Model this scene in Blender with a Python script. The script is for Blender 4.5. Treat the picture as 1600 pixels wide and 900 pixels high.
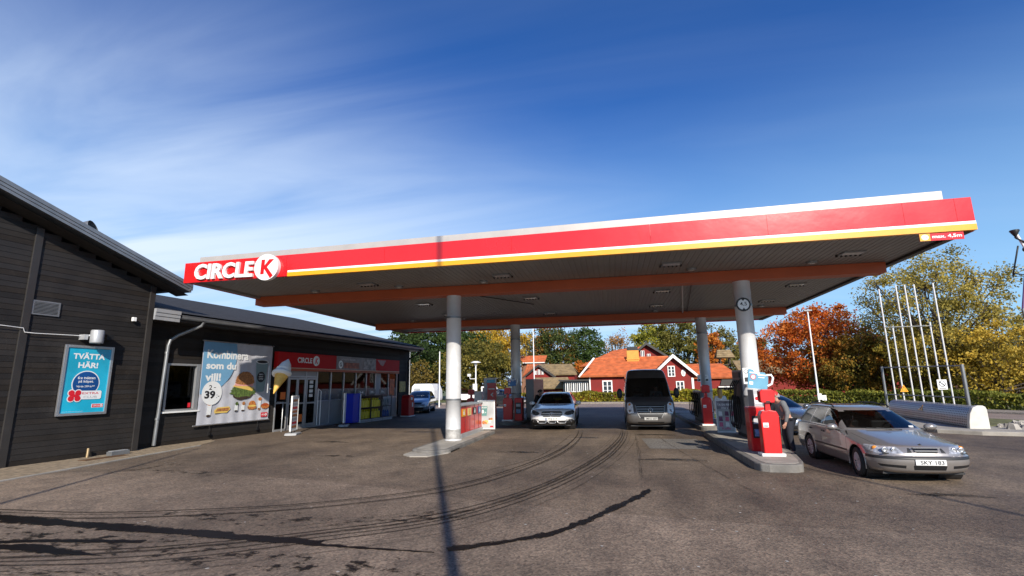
import bpy, bmesh, math, random
import numpy as np
from mathutils import Vector, Matrix
random.seed(7); np.random.seed(7)
PI = math.pi
scene = bpy.context.scene
for o in list(bpy.data.objects): bpy.data.objects.remove(o)
COL = scene.collection

# ---------------------------------------------------------------- camera
YAW, PITCH, ROLL, EYE = .1965, .1904, -.0163, 1.78
fw = Vector((-math.sin(YAW)*math.cos(PITCH), math.cos(YAW)*math.cos(PITCH), math.sin(PITCH)))
rt = Vector((math.cos(YAW), math.sin(YAW), 0)); up = rt.cross(fw)
r2 = rt*math.cos(ROLL)+up*math.sin(ROLL); u2 = -rt*math.sin(ROLL)+up*math.cos(ROLL)
cam = bpy.data.cameras.new('camera'); camo = bpy.data.objects.new('camera', cam); COL.objects.link(camo)
camo.matrix_world = Matrix(((r2.x,u2.x,-fw.x,0),(r2.y,u2.y,-fw.y,0),(r2.z,u2.z,-fw.z,EYE),(0,0,0,1)))
cam.sensor_width = 36; cam.lens = 36*779/1600; cam.clip_start = .05; cam.clip_end = 2000
scene.camera = camo

# ---------------------------------------------------------------- world, sun, exposure
SUN_EL = math.radians(28.0)
SUN_TO = Vector((.359, -.933, 0)).normalized()          # towards the sun, horizontally
w = bpy.data.worlds.new('World'); scene.world = w; w.use_nodes = True
nt = w.node_tree; nt.nodes.clear()
def N(t, **k):
    n = nt.nodes.new(t)
    for a, b in k.items(): setattr(n, a, b)
    return n
out = N('ShaderNodeOutputWorld'); bg = N('ShaderNodeBackground'); bg.inputs['Strength'].default_value = .092
sky = N('ShaderNodeTexSky', sky_type='NISHITA'); sky.sun_disc = False
sky.sun_elevation = SUN_EL; sky.sun_rotation = math.atan2(SUN_TO.x, SUN_TO.y)
sky.air_density = 1.0; sky.dust_density = .6; sky.ozone_density = 3.0
tc = N('ShaderNodeTexCoord')
# thin cirrus: direction projected on a high flat layer, stretched along one way
sep = N('ShaderNodeSeparateXYZ'); nt.links.new(tc.outputs['Generated'], sep.inputs[0])
zz = N('ShaderNodeMath', operation='MAXIMUM'); zz.inputs[1].default_value = .04; nt.links.new(sep.outputs['Z'], zz.inputs[0])
zp = N('ShaderNodeMath', operation='ADD'); zp.inputs[1].default_value = .12; nt.links.new(zz.outputs[0], zp.inputs[0])
dx = N('ShaderNodeMath', operation='DIVIDE'); nt.links.new(sep.outputs['X'], dx.inputs[0]); nt.links.new(zp.outputs[0], dx.inputs[1])
dy = N('ShaderNodeMath', operation='DIVIDE'); nt.links.new(sep.outputs['Y'], dy.inputs[0]); nt.links.new(zp.outputs[0], dy.inputs[1])
cmb = N('ShaderNodeCombineXYZ'); nt.links.new(dx.outputs[0], cmb.inputs[0]); nt.links.new(dy.outputs[0], cmb.inputs[1])
mp = N('ShaderNodeMapping'); mp.inputs['Rotation'].default_value = (0,0,math.radians(-40)); mp.inputs['Scale'].default_value = (.40,1.7,1)
nt.links.new(cmb.outputs[0], mp.inputs[0])
n1 = N('ShaderNodeTexNoise'); n1.inputs['Scale'].default_value = 1.0; n1.inputs['Detail'].default_value = 9; n1.inputs['Roughness'].default_value = .50; n1.inputs['Distortion'].default_value = 1.3
nt.links.new(mp.outputs[0], n1.inputs['Vector'])
cr = N('ShaderNodeValToRGB'); cr.color_ramp.elements[0].position = .30; cr.color_ramp.elements[1].position = .66
nt.links.new(n1.outputs['Fac'], cr.inputs[0])
# more cloud towards the left of the view, clear deep blue to the right
mk = N('ShaderNodeMath', operation='MULTIPLY_ADD'); mk.inputs[1].default_value = 1.95; nt.links.new(sep.outputs['Z'], mk.inputs[0]); nt.links.new(sep.outputs['X'], mk.inputs[2])
mz = N('ShaderNodeMapRange', interpolation_type='SMOOTHSTEP'); mz.inputs['From Min'].default_value = -.55; mz.inputs['From Max'].default_value = .98; mz.inputs['To Min'].default_value = 1.0; mz.inputs['To Max'].default_value = .06
nt.links.new(mk.outputs[0], mz.inputs['Value'])
cf = N('ShaderNodeMath', operation='MULTIPLY_ADD'); cf.inputs[1].default_value = .85; cf.inputs[2].default_value = .22; nt.links.new(cr.outputs[0], cf.inputs[0])
m2 = N('ShaderNodeMath', operation='MULTIPLY'); nt.links.new(cf.outputs[0], m2.inputs[0]); nt.links.new(mz.outputs[0], m2.inputs[1])
m3 = N('ShaderNodeMath', operation='MULTIPLY'); m3.inputs[1].default_value = .95; nt.links.new(m2.outputs[0], m3.inputs[0])
tint = N('ShaderNodeMix', data_type='RGBA', blend_type='MULTIPLY'); tint.inputs[0].default_value = 1.0; tint.inputs[7].default_value = (.16,.62,1.26,1)
nt.links.new(sky.outputs[0], tint.inputs[6])
# pale low air towards the horizon
hz = N('ShaderNodeMapRange'); hz.inputs['From Min'].default_value = 0; hz.inputs['From Max'].default_value = .55; hz.inputs['To Min'].default_value = .8; hz.inputs['To Max'].default_value = 0
hz.interpolation_type = 'SMOOTHSTEP'
nt.links.new(sep.outputs['Z'], hz.inputs['Value'])
mh = N('ShaderNodeMix', data_type='RGBA'); mh.inputs[7].default_value = (4.0,6.9,9.4,1)
nt.links.new(hz.outputs[0], mh.inputs[0]); nt.links.new(tint.outputs[2], mh.inputs[6])
mx = N('ShaderNodeMix', data_type='RGBA'); mx.inputs[7].default_value = (7.0,8.2,9.9,1)
nt.links.new(m3.outputs[0], mx.inputs[0]); nt.links.new(mh.outputs[2], mx.inputs[6])
nt.links.new(mx.outputs[2], bg.inputs[0]); nt.links.new(bg.outputs[0], out.inputs[0])
sl = bpy.data.lights.new('sun', 'SUN'); sl.energy = 5.0; sl.angle = math.radians(.53); sl.color = (1.0,.91,.79)
so = bpy.data.objects.new('sun', sl); COL.objects.link(so)
so.rotation_euler = Vector((SUN_TO.x*math.cos(SUN_EL), SUN_TO.y*math.cos(SUN_EL), math.sin(SUN_EL))).to_track_quat('Z','Y').to_euler()
so.location = (5,-10,20)
scene.view_settings.view_transform = 'Standard'; scene.view_settings.look = 'None'
scene.view_settings.exposure = 0.32; scene.view_settings.gamma = 1; scene.view_settings.use_curve_mapping = False
scene.render.engine = 'CYCLES'

# ---------------------------------------------------------------- materials
MATS = {}
def mat(name, col, rough=.6, metal=0., var=.12, vscale=3., bump=0., bscale=40., coat=0., spec=.5, dirt=0.):
    if name in MATS: return MATS[name]
    m = bpy.data.materials.new(name); m.use_nodes = True; t = m.node_tree; b = t.nodes['Principled BSDF']
    b.inputs['Roughness'].default_value = rough; b.inputs['Metallic'].default_value = metal
    b.inputs['Coat Weight'].default_value = coat; b.inputs['Coat Roughness'].default_value = .04
    b.inputs['Specular IOR Level'].default_value = spec
    c = t.nodes.new('ShaderNodeTexCoord'); n = t.nodes.new('ShaderNodeTexNoise'); n.inputs['Scale'].default_value = vscale; n.inputs['Detail'].default_value = 6
    t.links.new(c.outputs['Object'], n.inputs['Vector'])
    r = t.nodes.new('ShaderNodeValToRGB'); e = r.color_ramp.elements; e[0].position = .32; e[1].position = .68
    e[0].color = tuple(x*(1-var) for x in col)+(1,); e[1].color = tuple(min(1,x*(1+var)) for x in col)+(1,)
    t.links.new(n.outputs['Fac'], r.inputs[0])
    last = r.outputs[0]
    if dirt:
        n3 = t.nodes.new('ShaderNodeTexNoise'); n3.inputs['Scale'].default_value = vscale*3.3; n3.inputs['Detail'].default_value = 8; n3.inputs['Roughness'].default_value = .7
        t.links.new(c.outputs['Object'], n3.inputs['Vector'])
        r3 = t.nodes.new('ShaderNodeValToRGB'); r3.color_ramp.elements[0].position = .55; r3.color_ramp.elements[1].position = .75
        mm = t.nodes.new('ShaderNodeMath'); mm.operation = 'MULTIPLY'; mm.inputs[1].default_value = dirt
        x = t.nodes.new('ShaderNodeMix'); x.data_type = 'RGBA'; x.inputs[7].default_value = (.09,.075,.06,1)
        t.links.new(n3.outputs['Fac'], r3.inputs[0]); t.links.new(r3.outputs[0], mm.inputs[0]); t.links.new(mm.outputs[0], x.inputs[0]); t.links.new(last, x.inputs[6]); last = x.outputs[2]
    t.links.new(last, b.inputs['Base Color'])
    rr = t.nodes.new('ShaderNodeMapRange'); rr.inputs['To Min'].default_value = max(.02,rough-.06); rr.inputs['To Max'].default_value = min(1,rough+.08)
    t.links.new(n.outputs['Fac'], rr.inputs['Value']); t.links.new(rr.outputs[0], b.inputs['Roughness'])
    if bump:
        n2 = t.nodes.new('ShaderNodeTexNoise'); n2.inputs['Scale'].default_value = bscale; n2.inputs['Detail'].default_value = 5
        t.links.new(c.outputs['Object'], n2.inputs['Vector'])
        bp = t.nodes.new('ShaderNodeBump'); bp.inputs['Strength'].default_value = bump; bp.inputs['Distance'].default_value = .01
        t.links.new(n2.outputs['Fac'], bp.inputs['Height']); t.links.new(bp.outputs[0], b.inputs['Normal'])
    MATS[name] = m; return m
def glass(name, tint=(.3,.32,.34), base=.04, gain=1.3):
    if name in MATS: return MATS[name]
    m = bpy.data.materials.new(name); m.use_nodes = True; t = m.node_tree; t.nodes.clear()
    o = t.nodes.new('ShaderNodeOutputMaterial'); tr = t.nodes.new('ShaderNodeBsdfTransparent'); tr.inputs[0].default_value = tint+(1,)
    g = t.nodes.new('ShaderNodeBsdfGlossy'); g.inputs['Roughness'].default_value = .03
    f = t.nodes.new('ShaderNodeFresnel'); f.inputs[0].default_value = 1.5
    a = t.nodes.new('ShaderNodeMath'); a.operation = 'MULTIPLY_ADD'; a.inputs[1].default_value = gain; a.inputs[2].default_value = base
    t.links.new(f.outputs[0], a.inputs[0])
    n = t.nodes.new('ShaderNodeTexNoise'); n.inputs['Scale'].default_value = 1.2
    bp = t.nodes.new('ShaderNodeBump'); bp.inputs['Strength'].default_value = .04; t.links.new(n.outputs['Fac'], bp.inputs['Height']); t.links.new(bp.outputs[0], g.inputs['Normal'])
    x = t.nodes.new('ShaderNodeMixShader'); t.links.new(a.outputs[0], x.inputs[0]); t.links.new(tr.outputs[0], x.inputs[1]); t.links.new(g.outputs[0], x.inputs[2])
    t.links.new(x.outputs[0], o.inputs[0]); MATS[name] = m; return m
def leafmat(name, cols, trans=.35):
    m = bpy.data.materials.new(name); m.use_nodes = True; t = m.node_tree; t.nodes.clear()
    o = t.nodes.new('ShaderNodeOutputMaterial'); g = t.nodes.new('ShaderNodeNewGeometry')
    c = t.nodes.new('ShaderNodeTexCoord'); n = t.nodes.new('ShaderNodeTexNoise'); n.inputs['Scale'].default_value = .45; n.inputs['Detail'].default_value = 3
    t.links.new(c.outputs['Object'], n.inputs['Vector'])
    a = t.nodes.new('ShaderNodeMapRange'); a.inputs['From Min'].default_value = .3; a.inputs['From Max'].default_value = .7; t.links.new(n.outputs['Fac'], a.inputs[0])
    b = t.nodes.new('ShaderNodeMix'); b.inputs[0].default_value = .42; t.links.new(a.outputs[0], b.inputs[2]); t.links.new(g.outputs['Random Per Island'], b.inputs[3])
    r = t.nodes.new('ShaderNodeValToRGB'); el = r.color_ramp.elements
    for i, cc in enumerate(cols):
        p = .15+.7*i/max(1,len(cols)-1)
        e = el[i] if i < 2 else el.new(p)
        e.position = p; e.color = tuple(cc)+(1,)
    t.links.new(b.outputs[0], r.inputs[0])
    d = t.nodes.new('ShaderNodeBsdfPrincipled'); d.inputs['Roughness'].default_value = .6; d.inputs['Specular IOR Level'].default_value = .25
    tl = t.nodes.new('ShaderNodeBsdfTranslucent'); x = t.nodes.new('ShaderNodeMixShader'); x.inputs[0].default_value = trans
    t.links.new(r.outputs[0], d.inputs['Base Color']); t.links.new(r.outputs[0], tl.inputs[0]); t.links.new(d.outputs[0], x.inputs[1]); t.links.new(tl.outputs[0], x.inputs[2]); t.links.new(x.outputs[0], o.inputs[0])
    return m
def asphalt(name, c0, c1, patch=1.):
    m = bpy.data.materials.new(name); m.use_nodes = True; t = m.node_tree; b = t.nodes['Principled BSDF']
    c = t.nodes.new('ShaderNodeTexCoord')
    def noise(s, d=6, r=.6):
        n = t.nodes.new('ShaderNodeTexNoise'); n.inputs['Scale'].default_value = s; n.inputs['Detail'].default_value = d; n.inputs['Roughness'].default_value = r
        t.links.new(c.outputs['Object'], n.inputs['Vector']); return n.outputs['Fac']
    def ramp(f, p0, p1, a=(0,0,0,1), z=(1,1,1,1)):
        r = t.nodes.new('ShaderNodeValToRGB'); r.color_ramp.elements[0].position = p0; r.color_ramp.elements[1].position = p1
        r.color_ramp.elements[0].color = a; r.color_ramp.elements[1].color = z; t.links.new(f, r.inputs[0]); return r.outputs[0]
    def mul(a, b2, f=1.):
        x = t.nodes.new('ShaderNodeMix'); x.data_type = 'RGBA'; x.blend_type = 'MULTIPLY'; x.inputs[0].default_value = f
        t.links.new(a, x.inputs[6]); t.links.new(b2, x.inputs[7]); return x.outputs[2]
    base = ramp(noise(.22,8,.60), .38, .62, c0+(1,), c1+(1,))
    v = t.nodes.new('ShaderNodeTexVoronoi'); v.inputs['Scale'].default_value = 42; t.links.new(c.outputs['Object'], v.inputs['Vector'])
    stone = ramp(v.outputs['Color'], .15, .9, (.35,.34,.33,1), (1.75,1.68,1.58,1))
    base = mul(base, stone, .62)
    base = mul(base, ramp(noise(1.7,7,.7), .34, .55, (.62,.62,.63,1), (1.05,1.04,1.03,1)), .8*patch)
    base = mul(base, ramp(noise(9,4,.7), .25, .5, (.72,.71,.70,1), (1.03,1.03,1.03,1)), .7)
    mpn = t.nodes.new('ShaderNodeMapping'); mpn.inputs['Scale'].default_value = (.9,.10,1); mpn.inputs['Rotation'].default_value = (0,0,.15); t.links.new(c.outputs['Object'], mpn.inputs[0])
    nn = t.nodes.new('ShaderNodeTexNoise'); nn.inputs['Scale'].default_value = 1.6; nn.inputs['Detail'].default_value = 5; t.links.new(mpn.outputs[0], nn.inputs['Vector'])
    base = mul(base, ramp(nn.outputs['Fac'], .36, .56, (.8,.79,.78,1), (1.04,1.04,1.03,1)), .8*patch)
    # cracks
    vc = t.nodes.new('ShaderNodeTexVoronoi'); vc.feature = 'DISTANCE_TO_EDGE'; vc.inputs['Scale'].default_value = .22
    dn = t.nodes.new('ShaderNodeTexNoise'); dn.inputs['Scale'].default_value = 1.3; dn.inputs['Detail'].default_value = 6
    t.links.new(c.outputs['Object'], dn.inputs['Vector'])
    ad = t.nodes.new('ShaderNodeMix'); ad.data_type = 'RGBA'; ad.blend_type = 'LINEAR_LIGHT'; ad.inputs[0].default_value = .5
    t.links.new(c.outputs['Object'], ad.inputs[6]); t.links.new(dn.outputs['Color'], ad.inputs[7]); t.links.new(ad.outputs[2], vc.inputs['Vector'])
    base = mul(base, ramp(vc.outputs['Distance'], .0005, .0035, (.6,.6,.6,1), (1,1,1,1)), .6*patch)
    t.links.new(base, b.inputs['Base Color'])
    rg = t.nodes.new('ShaderNodeMapRange'); rg.inputs['To Min'].default_value = .62; rg.inputs['To Max'].default_value = .9; t.links.new(nn.outputs['Fac'], rg.inputs[0]); t.links.new(rg.outputs[0], b.inputs['Roughness'])
    bp = t.nodes.new('ShaderNodeBump'); bp.inputs['Strength'].default_value = .55; bp.inputs['Distance'].default_value = .006
    t.links.new(v.outputs['Distance'], bp.inputs['Height']); t.links.new(bp.outputs[0], b.inputs['Normal'])
    return m
def stainmat(name, col, lo, hi, scale=(6,1.2), rough=.5, soft=.25):
    # broken strip: u along in metres, v across 0..1
    m = bpy.data.materials.new(name); m.use_nodes = True; t = m.node_tree; b = t.nodes['Principled BSDF']
    b.inputs['Base Color'].default_value = col+(1,); b.inputs['Roughness'].default_value = rough; b.inputs['Specular IOR Level'].default_value = .12
    uv = t.nodes.new('ShaderNodeTexCoord'); s = t.nodes.new('ShaderNodeSeparateXYZ'); t.links.new(uv.outputs['UV'], s.inputs[0])
    mp = t.nodes.new('ShaderNodeMapping'); mp.inputs['Scale'].default_value = (scale[0],scale[1]*6,1); t.links.new(uv.outputs['UV'], mp.inputs[0])
    n = t.nodes.new('ShaderNodeTexNoise'); n.inputs['Scale'].default_value = 1; n.inputs['Detail'].default_value = 8; n.inputs['Roughness'].default_value = .7; t.links.new(mp.outputs[0], n.inputs['Vector'])
    # across falloff 4v(1-v)
    a = t.nodes.new('ShaderNodeMath'); a.operation = 'SUBTRACT'; a.inputs[0].default_value = 1; t.links.new(s.outputs['Y'], a.inputs[1])
    c = t.nodes.new('ShaderNodeMath'); c.operation = 'MULTIPLY'; t.links.new(a.outputs[0], c.inputs[0]); t.links.new(s.outputs['Y'], c.inputs[1])
    d = t.nodes.new('ShaderNodeMath'); d.operation = 'MULTIPLY_ADD'; d.inputs[1].default_value = 4*soft; d.inputs[2].default_value = -soft; t.links.new(c.outputs[0], d.inputs[0])
    e = t.nodes.new('ShaderNodeMath'); e.operation = 'ADD'; t.links.new(n.outputs['Fac'], e.inputs[0]); t.links.new(d.outputs[0], e.inputs[1])
    r = t.nodes.new('ShaderNodeMapRange'); r.inputs['From Min'].default_value = lo; r.inputs['From Max'].default_value = hi; r.inputs['To Max'].default_value = .92; t.links.new(e.outputs[0], r.inputs[0])
    t.links.new(r.outputs[0], b.inputs['Alpha'])
    return m

M_sid = mat('dark_siding', (.016,.0135,.012), .68, var=.22, vscale=1.6, bump=.3, bscale=30, dirt=.12)
M_sids = [M_sid]+[mat('dark_siding_%s'%n, c, .68, spec=.3, var=.25, vscale=1.6, bump=.3, bscale=30, dirt=.2) for n, c in (('brown',(.019,.015,.012)),('grey',(.015,.0135,.013)),('worn',(.022,.0185,.016)))]
M_sid2 = mat('dark_trim', (.030,.027,.025), .5, var=.1)
M_gal = mat('galvanised_grey', (.22,.23,.24), .42, .5, var=.12)
M_lg = mat('light_grey_metal', (.42,.43,.44), .38, .3, var=.08)
M_felt = mat('roof_felt', (.022,.022,.024), .85, var=.25, vscale=5, bump=.5, bscale=80)
M_red = mat('sign_red', (.64,.010,.013), .24, var=.04, vscale=.8, bump=1., bscale=.9, coat=.3, dirt=.05)
M_pred = mat('pump_red', (.60,.011,.012), .3, var=.05, coat=.3, dirt=.10)
M_white = mat('white_plastic', (.80,.80,.78), .4, var=.03)
M_yel = mat('stripe_yellow', (.80,.36,.01), .35, var=.03)
M_orange = mat('beam_orange', (.44,.090,.026), .5, var=.08, vscale=1.5, dirt=.2)
M_par = mat('parapet_grey', (.44,.42,.39), .45, .2, var=.05)
M_col = mat('column_silver', (.66,.66,.66), .42, .2, var=.05, vscale=4, dirt=.06)
M_sof = mat('soffit_grey', (.235,.224,.212), .5, .1, var=.1, vscale=.9, dirt=.12)
M_black = mat('black_plastic', (.012,.012,.013), .45, var=.2)
M_rub = mat('rubber', (.018,.018,.018), .8, var=.2)
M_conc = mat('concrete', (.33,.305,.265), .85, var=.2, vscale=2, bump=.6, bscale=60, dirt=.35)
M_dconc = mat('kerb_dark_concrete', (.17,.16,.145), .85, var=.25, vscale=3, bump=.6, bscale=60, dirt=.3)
M_frame = mat('aluminium', (.46,.47,.48), .35, .6, var=.06)
M_blue = mat('bright_blue', (.015,.035,.55), .4, var=.05)
M_ltgrey = mat('light_grey_panel', (.34,.35,.37), .5, var=.06)
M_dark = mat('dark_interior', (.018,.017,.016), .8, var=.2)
M_glass = glass('shop_glass', (.12,.125,.13), .01, .45)
M_tile = mat('clay_tiles', (.52,.14,.045), .8, var=.25, vscale=2.2, bump=.8, bscale=14)
M_otile = mat('mossy_tiles', (.26,.19,.10), .85, var=.3, vscale=2.5, bump=.8, bscale=14)
M_falu = mat('falu_red_boards', (.20,.014,.010), .8, var=.15, vscale=1.5, bump=.4)
M_wood = mat('white_paint', (.78,.77,.74), .55, var=.04)
M_ochre = mat('ochre_plaster', (.65,.30,.06), .8, var=.08)
M_grass = mat('grass', (.07,.12,.025), .9, var=.4, vscale=6, bump=1, bscale=60)
M_steel = mat('stainless', (.55,.55,.56), .28, .8, var=.06)

# ---------------------------------------------------------------- mesh builder
OFF = {}
class MB:
    def __init__(s, M=None): s.v = []; s.f = []; s.mi = []; s.mats = []; s.sm = []; s.M = M or Matrix.Identity(4); s.uv = None
    def mt(s, m):
        if m not in s.mats: s.mats.append(m)
        return s.mats.index(m)
    def add(s, vs, fs, m, smooth=False):
        k = len(s.v); i = s.mt(m)
        s.v += [s.M @ Vector(p) for p in vs]
        for f in fs: s.f.append([k+j for j in f]); s.mi.append(i); s.sm.append(smooth)
    def box(s, x0,x1,y0,y1,z0,z1, m):
        s.add([(x0,y0,z0),(x1,y0,z0),(x1,y1,z0),(x0,y1,z0),(x0,y0,z1),(x1,y0,z1),(x1,y1,z1),(x0,y1,z1)],
              [(0,3,2,1),(4,5,6,7),(0,1,5,4),(1,2,6,5),(2,3,7,6),(3,0,4,7)], m); return s
    def quad(s, a,b,c,d, m): s.add([a,b,c,d],[(0,1,2,3)],m); return s
    def prism(s, poly, z0, z1, m, smooth=False):      # poly in xy (CCW), extruded along local z
        n = len(poly); s.add([(p[0],p[1],z0) for p in poly]+[(p[0],p[1],z1) for p in poly],
              [tuple(range(n-1,-1,-1)), tuple(range(n,2*n))]+[(i,(i+1)%n,n+(i+1)%n,n+i) for i in range(n)], m, False)
        if smooth:
            for k in range(len(s.sm)-n, len(s.sm)): s.sm[k] = True
        return s
    def tube(s, pts, r, m, n=10, caps=True):
        pts = [Vector(p) for p in pts]; R = r if isinstance(r,(list,tuple)) else [r]*len(pts)
        vs = []; up0 = None
        for i, p in enumerate(pts):
            d = (pts[min(i+1,len(pts)-1)]-pts[max(i-1,0)]).normalized()
            if up0 is None: up0 = Vector((0,0,1)) if abs(d.z) < .9 else Vector((1,0,0))
            a = d.cross(up0)
            if a.length < 1e-4: a = d.cross(Vector((1,0,0)))
            a.normalize(); b = d.cross(a).normalized(); up0 = -b if False else up0
            vs += [p+(a*math.cos(2*PI*k/n)+b*math.sin(2*PI*k/n))*R[i] for k in range(n)]
        fs = [(i*n+k, i*n+(k+1)%n, (i+1)*n+(k+1)%n, (i+1)*n+k) for i in range(len(pts)-1) for k in range(n)]
        s.add(vs, fs, m, True)
        if caps: s.add(vs[:n], [tuple(range(n-1,-1,-1))], m); s.add(vs[-n:], [tuple(range(n))], m)
        return s
    def lathe(s, prof, m, c=(0,0,0), axis='z', n=24, smooth=True):   # prof [(r,h)]
        vs = []
        for r, h in prof:
            for k in range(n):
                a = 2*PI*k/n; x, y = r*math.cos(a), r*math.sin(a)
                p = (x,y,h) if axis == 'z' else ((x,h,y) if axis == 'y' else (h,x,y))
                vs.append((c[0]+p[0], c[1]+p[1], c[2]+p[2]))
        fs = [(i*n+k, i*n+(k+1)%n, (i+1)*n+(k+1)%n, (i+1)*n+k) for i in range(len(prof)-1) for k in range(n)]
        s.add(vs, fs, m, smooth); return s
    def disc(s, cx, cy, z, r, m, n=28, ry=None, a0=0, a1=2*PI):
        s.add([(cx+r*math.cos(a0+(a1-a0)*k/n), cy+(ry or r)*math.sin(a0+(a1-a0)*k/n), z) for k in range(n)], [tuple(range(n))], m); return s
    def text(s, string, x, y, z, m, h=None, w=None, bold=0., depth=0., align='CENTER', shear=0.):
        cu = bpy.data.curves.new('t','FONT'); cu.body = string; cu.align_x = 'LEFT'; cu.offset = bold; cu.extrude = depth/2; cu.resolution_u = 3; cu.shear = shear
        ob = bpy.data.objects.new('t', cu); COL.objects.link(ob)
        me = bpy.data.meshes.new_from_object(ob.evaluated_get(bpy.context.evaluated_depsgraph_get()))
        P = [v.co.copy() for v in me.vertices]; F = [tuple(p.vertices) for p in me.polygons]
        bpy.data.objects.remove(ob); bpy.data.curves.remove(cu); bpy.data.meshes.remove(me)
        if not P: return s
        x0, x1 = min(p.x for p in P), max(p.x for p in P); y0, y1 = min(p.y for p in P), max(p.y for p in P)
        sy = (h/(y1-y0)) if h else None; sx = (w/(x1-x0)) if w else None
        if sy is None: sy = sx
        if sx is None: sx = sy
        ax = {'CENTER':-(x1-x0)/2,'LEFT':0,'RIGHT':-(x1-x0)}[align]
        s.add([((p.x-x0+ax)*sx+x, (p.y-y0)*sy+y, p.z+z+depth/2) for p in P], F, m); return s
    def build(s, name, parent=None, bevel=0, smooth=None, kind=None, world=True):
        me = bpy.data.meshes.new(name)
        off = OFF.get(parent.name, Vector((0,0,0))) if parent else Vector((0,0,0))
        me.from_pydata([tuple(v-off) for v in s.v], [], s.f)
        for m in s.mats: me.materials.append(m)
        me.polygons.foreach_set('material_index', s.mi); me.polygons.foreach_set('use_smooth', s.sm)
        me.update()
        ob = bpy.data.objects.new(name, me); COL.objects.link(ob)
        if parent: ob.parent = parent
        OFF[ob.name] = off
        if bevel:
            b = ob.modifiers.new('bevel','BEVEL'); b.width = bevel; b.segments = 2; b.limit_method = 'ANGLE'; b.angle_limit = .6
        if kind: ob['kind'] = kind
        return ob
def tag(o, label, cat, group=None):
    o['label'] = label; o['category'] = cat
    if group: o['group'] = group
    return o
def thing(name, loc, label, cat, group=None, rz=0, sc=None, local=False):
    o = bpy.data.objects.new(name, None); COL.objects.link(o); o.location = loc; o.empty_display_size = .2
    if rz: o.rotation_euler = (0,0,rz)
    if sc: o.scale = (sc,sc,sc) if not isinstance(sc,tuple) else sc
    OFF[o.name] = Vector((0,0,0)) if local else Vector(loc)
    return tag(o, label, cat, group)
def dup(root, loc=None, rz=None, label=None, sc=None):
    def cp(o, par):
        c = o.copy(); COL.objects.link(c)
        if par: c.parent = par
        for ch in list(o.children): cp(ch, c)
        return c
    c = cp(root, None)
    if loc is not None: c.location = loc
    if rz is not None: c.rotation_euler = (0,0,rz)
    if sc is not None: c.scale = (sc,sc,sc)
    if label: c['label'] = label
    return c
def frame(o, right, normal):
    r = Vector(right).normalized(); n = Vector(normal).normalized(); u = n.cross(r).normalized()
    return Matrix(((r.x,u.x,n.x,o[0]),(r.y,u.y,n.y,o[1]),(r.z,u.z,n.z,o[2]),(0,0,0,1)))
A_ = .1
SV = Vector((math.sin(A_), math.cos(A_), 0)); SN = Vector((math.cos(A_), -math.sin(A_), 0)); SO = Vector((-14.3,15,0))
def sp(v, n, z): return SO+SV*v+SN*n+Vector((0,0,z))
SH = Matrix(((SV.x,SN.x,0,SO.x),(SV.y,SN.y,0,SO.y),(0,0,1,0),(0,0,0,1)))       # local (v, n, z) -- left handed, used for boxes only
def SF(v, n, z): return frame(sp(v,n,z), SV, SN)                                 # sign frame on the shop wall
def FF(x, y, z): return frame((x,y,z), (1,0,0), (0,-1,0))                        # faces the camera side
def structure(mb, name, **k): o = mb.build(name, kind='structure', **k); return o

# ---------------------------------------------------------------- ground
M_asph = asphalt('forecourt_asphalt', (.098,.072,.052), (.195,.150,.108))
M_road = asphalt('road_asphalt', (.23,.18,.155), (.28,.225,.195), .4)
M_pave = asphalt('pavement', (.26,.23,.20), (.32,.285,.25), .3)
g = MB()
xs = [-400,-60,-30,-15,0,15,30,60,400]; ys = [-400,-60,-20,0,20,40,60,100,600]
g.add([(x,y,0) for y in ys for x in xs], [(j*9+i,j*9+i+1,(j+1)*9+i+1,(j+1)*9+i) for j in range(8) for i in range(8)], M_asph)
structure(g, 'ground')
def sheet(name, poly, z, m):
    b = MB(); b.add([(p[0],p[1],z) for p in poly], [tuple(range(len(poly)))], m); return structure(b, name)
sheet('road', [(-60,38.5),(-22,37.5),(-4,37),(4,35.5),(9,32),(13,24.5),(17,14),(20,4),(30,4),(24.5,16),(19.5,26.5),(14,35.5),(9,41.5),(0,44.5),(-30,47),(-60,48)], .004, M_road)
def slab(name, poly, z0, z1, m, bevel=.02): b = MB(); b.prism(poly, z0, z1, m); return structure(b, name, bevel=bevel)
slab('pavement', [(-60,48.2),(-30,47.2),(0,44.7),(9.1,41.7),(14.1,35.7),(19.6,26.7),(24.6,16.1),(26,16.8),(21,27.5),(15.3,37),(10,43.3),(0,46.3),(-30,48.8),(-60,49.8)], -.1, .1, M_pave)
slab('lawn', [(-120,49.9),(-30,48.9),(0,46.4),(10,43.4),(15.4,37.1),(21.1,27.6),(26.1,16.9),(120,10),(160,300),(-160,300)], -.1, .06, mat('dry_grass', (.10,.12,.04), .9, var=.35, vscale=2, bump=1))
slab('pavement', [(2.9,29.2),(9.5,27.3),(13.0,23.5),(13.6,24.0),(10.2,29.4),(3.0,31.8),(2.2,30.5)], -.05, .10, M_pave)
slab('grass_verge', [(3.0,27.0),(9,25.2),(9.4,27.2),(2.95,29.1)], -.05, .09, M_grass)
slab('grass_verge', [(12.3,20.2),(13.6,21.0),(15.2,22.8),(14.0,25),(12.6,24.2)], -.05, .135, mat('worn_grass',(.12,.12,.045),.9,var=.4,vscale=5,bump=1))
slab('kerb', [(10.2,19.2),(11.0,18.45),(12.0,18.15),(14.5,18.2),(16.6,18.6),(17.7,19.4),(16.6,19.5),(14.4,19.3),(12.6,19.9),(12.6,24),(13.9,24.3),(11,28.6),(8.6,28.2),(8.9,24)], -.05, .12, M_conc)
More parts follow.
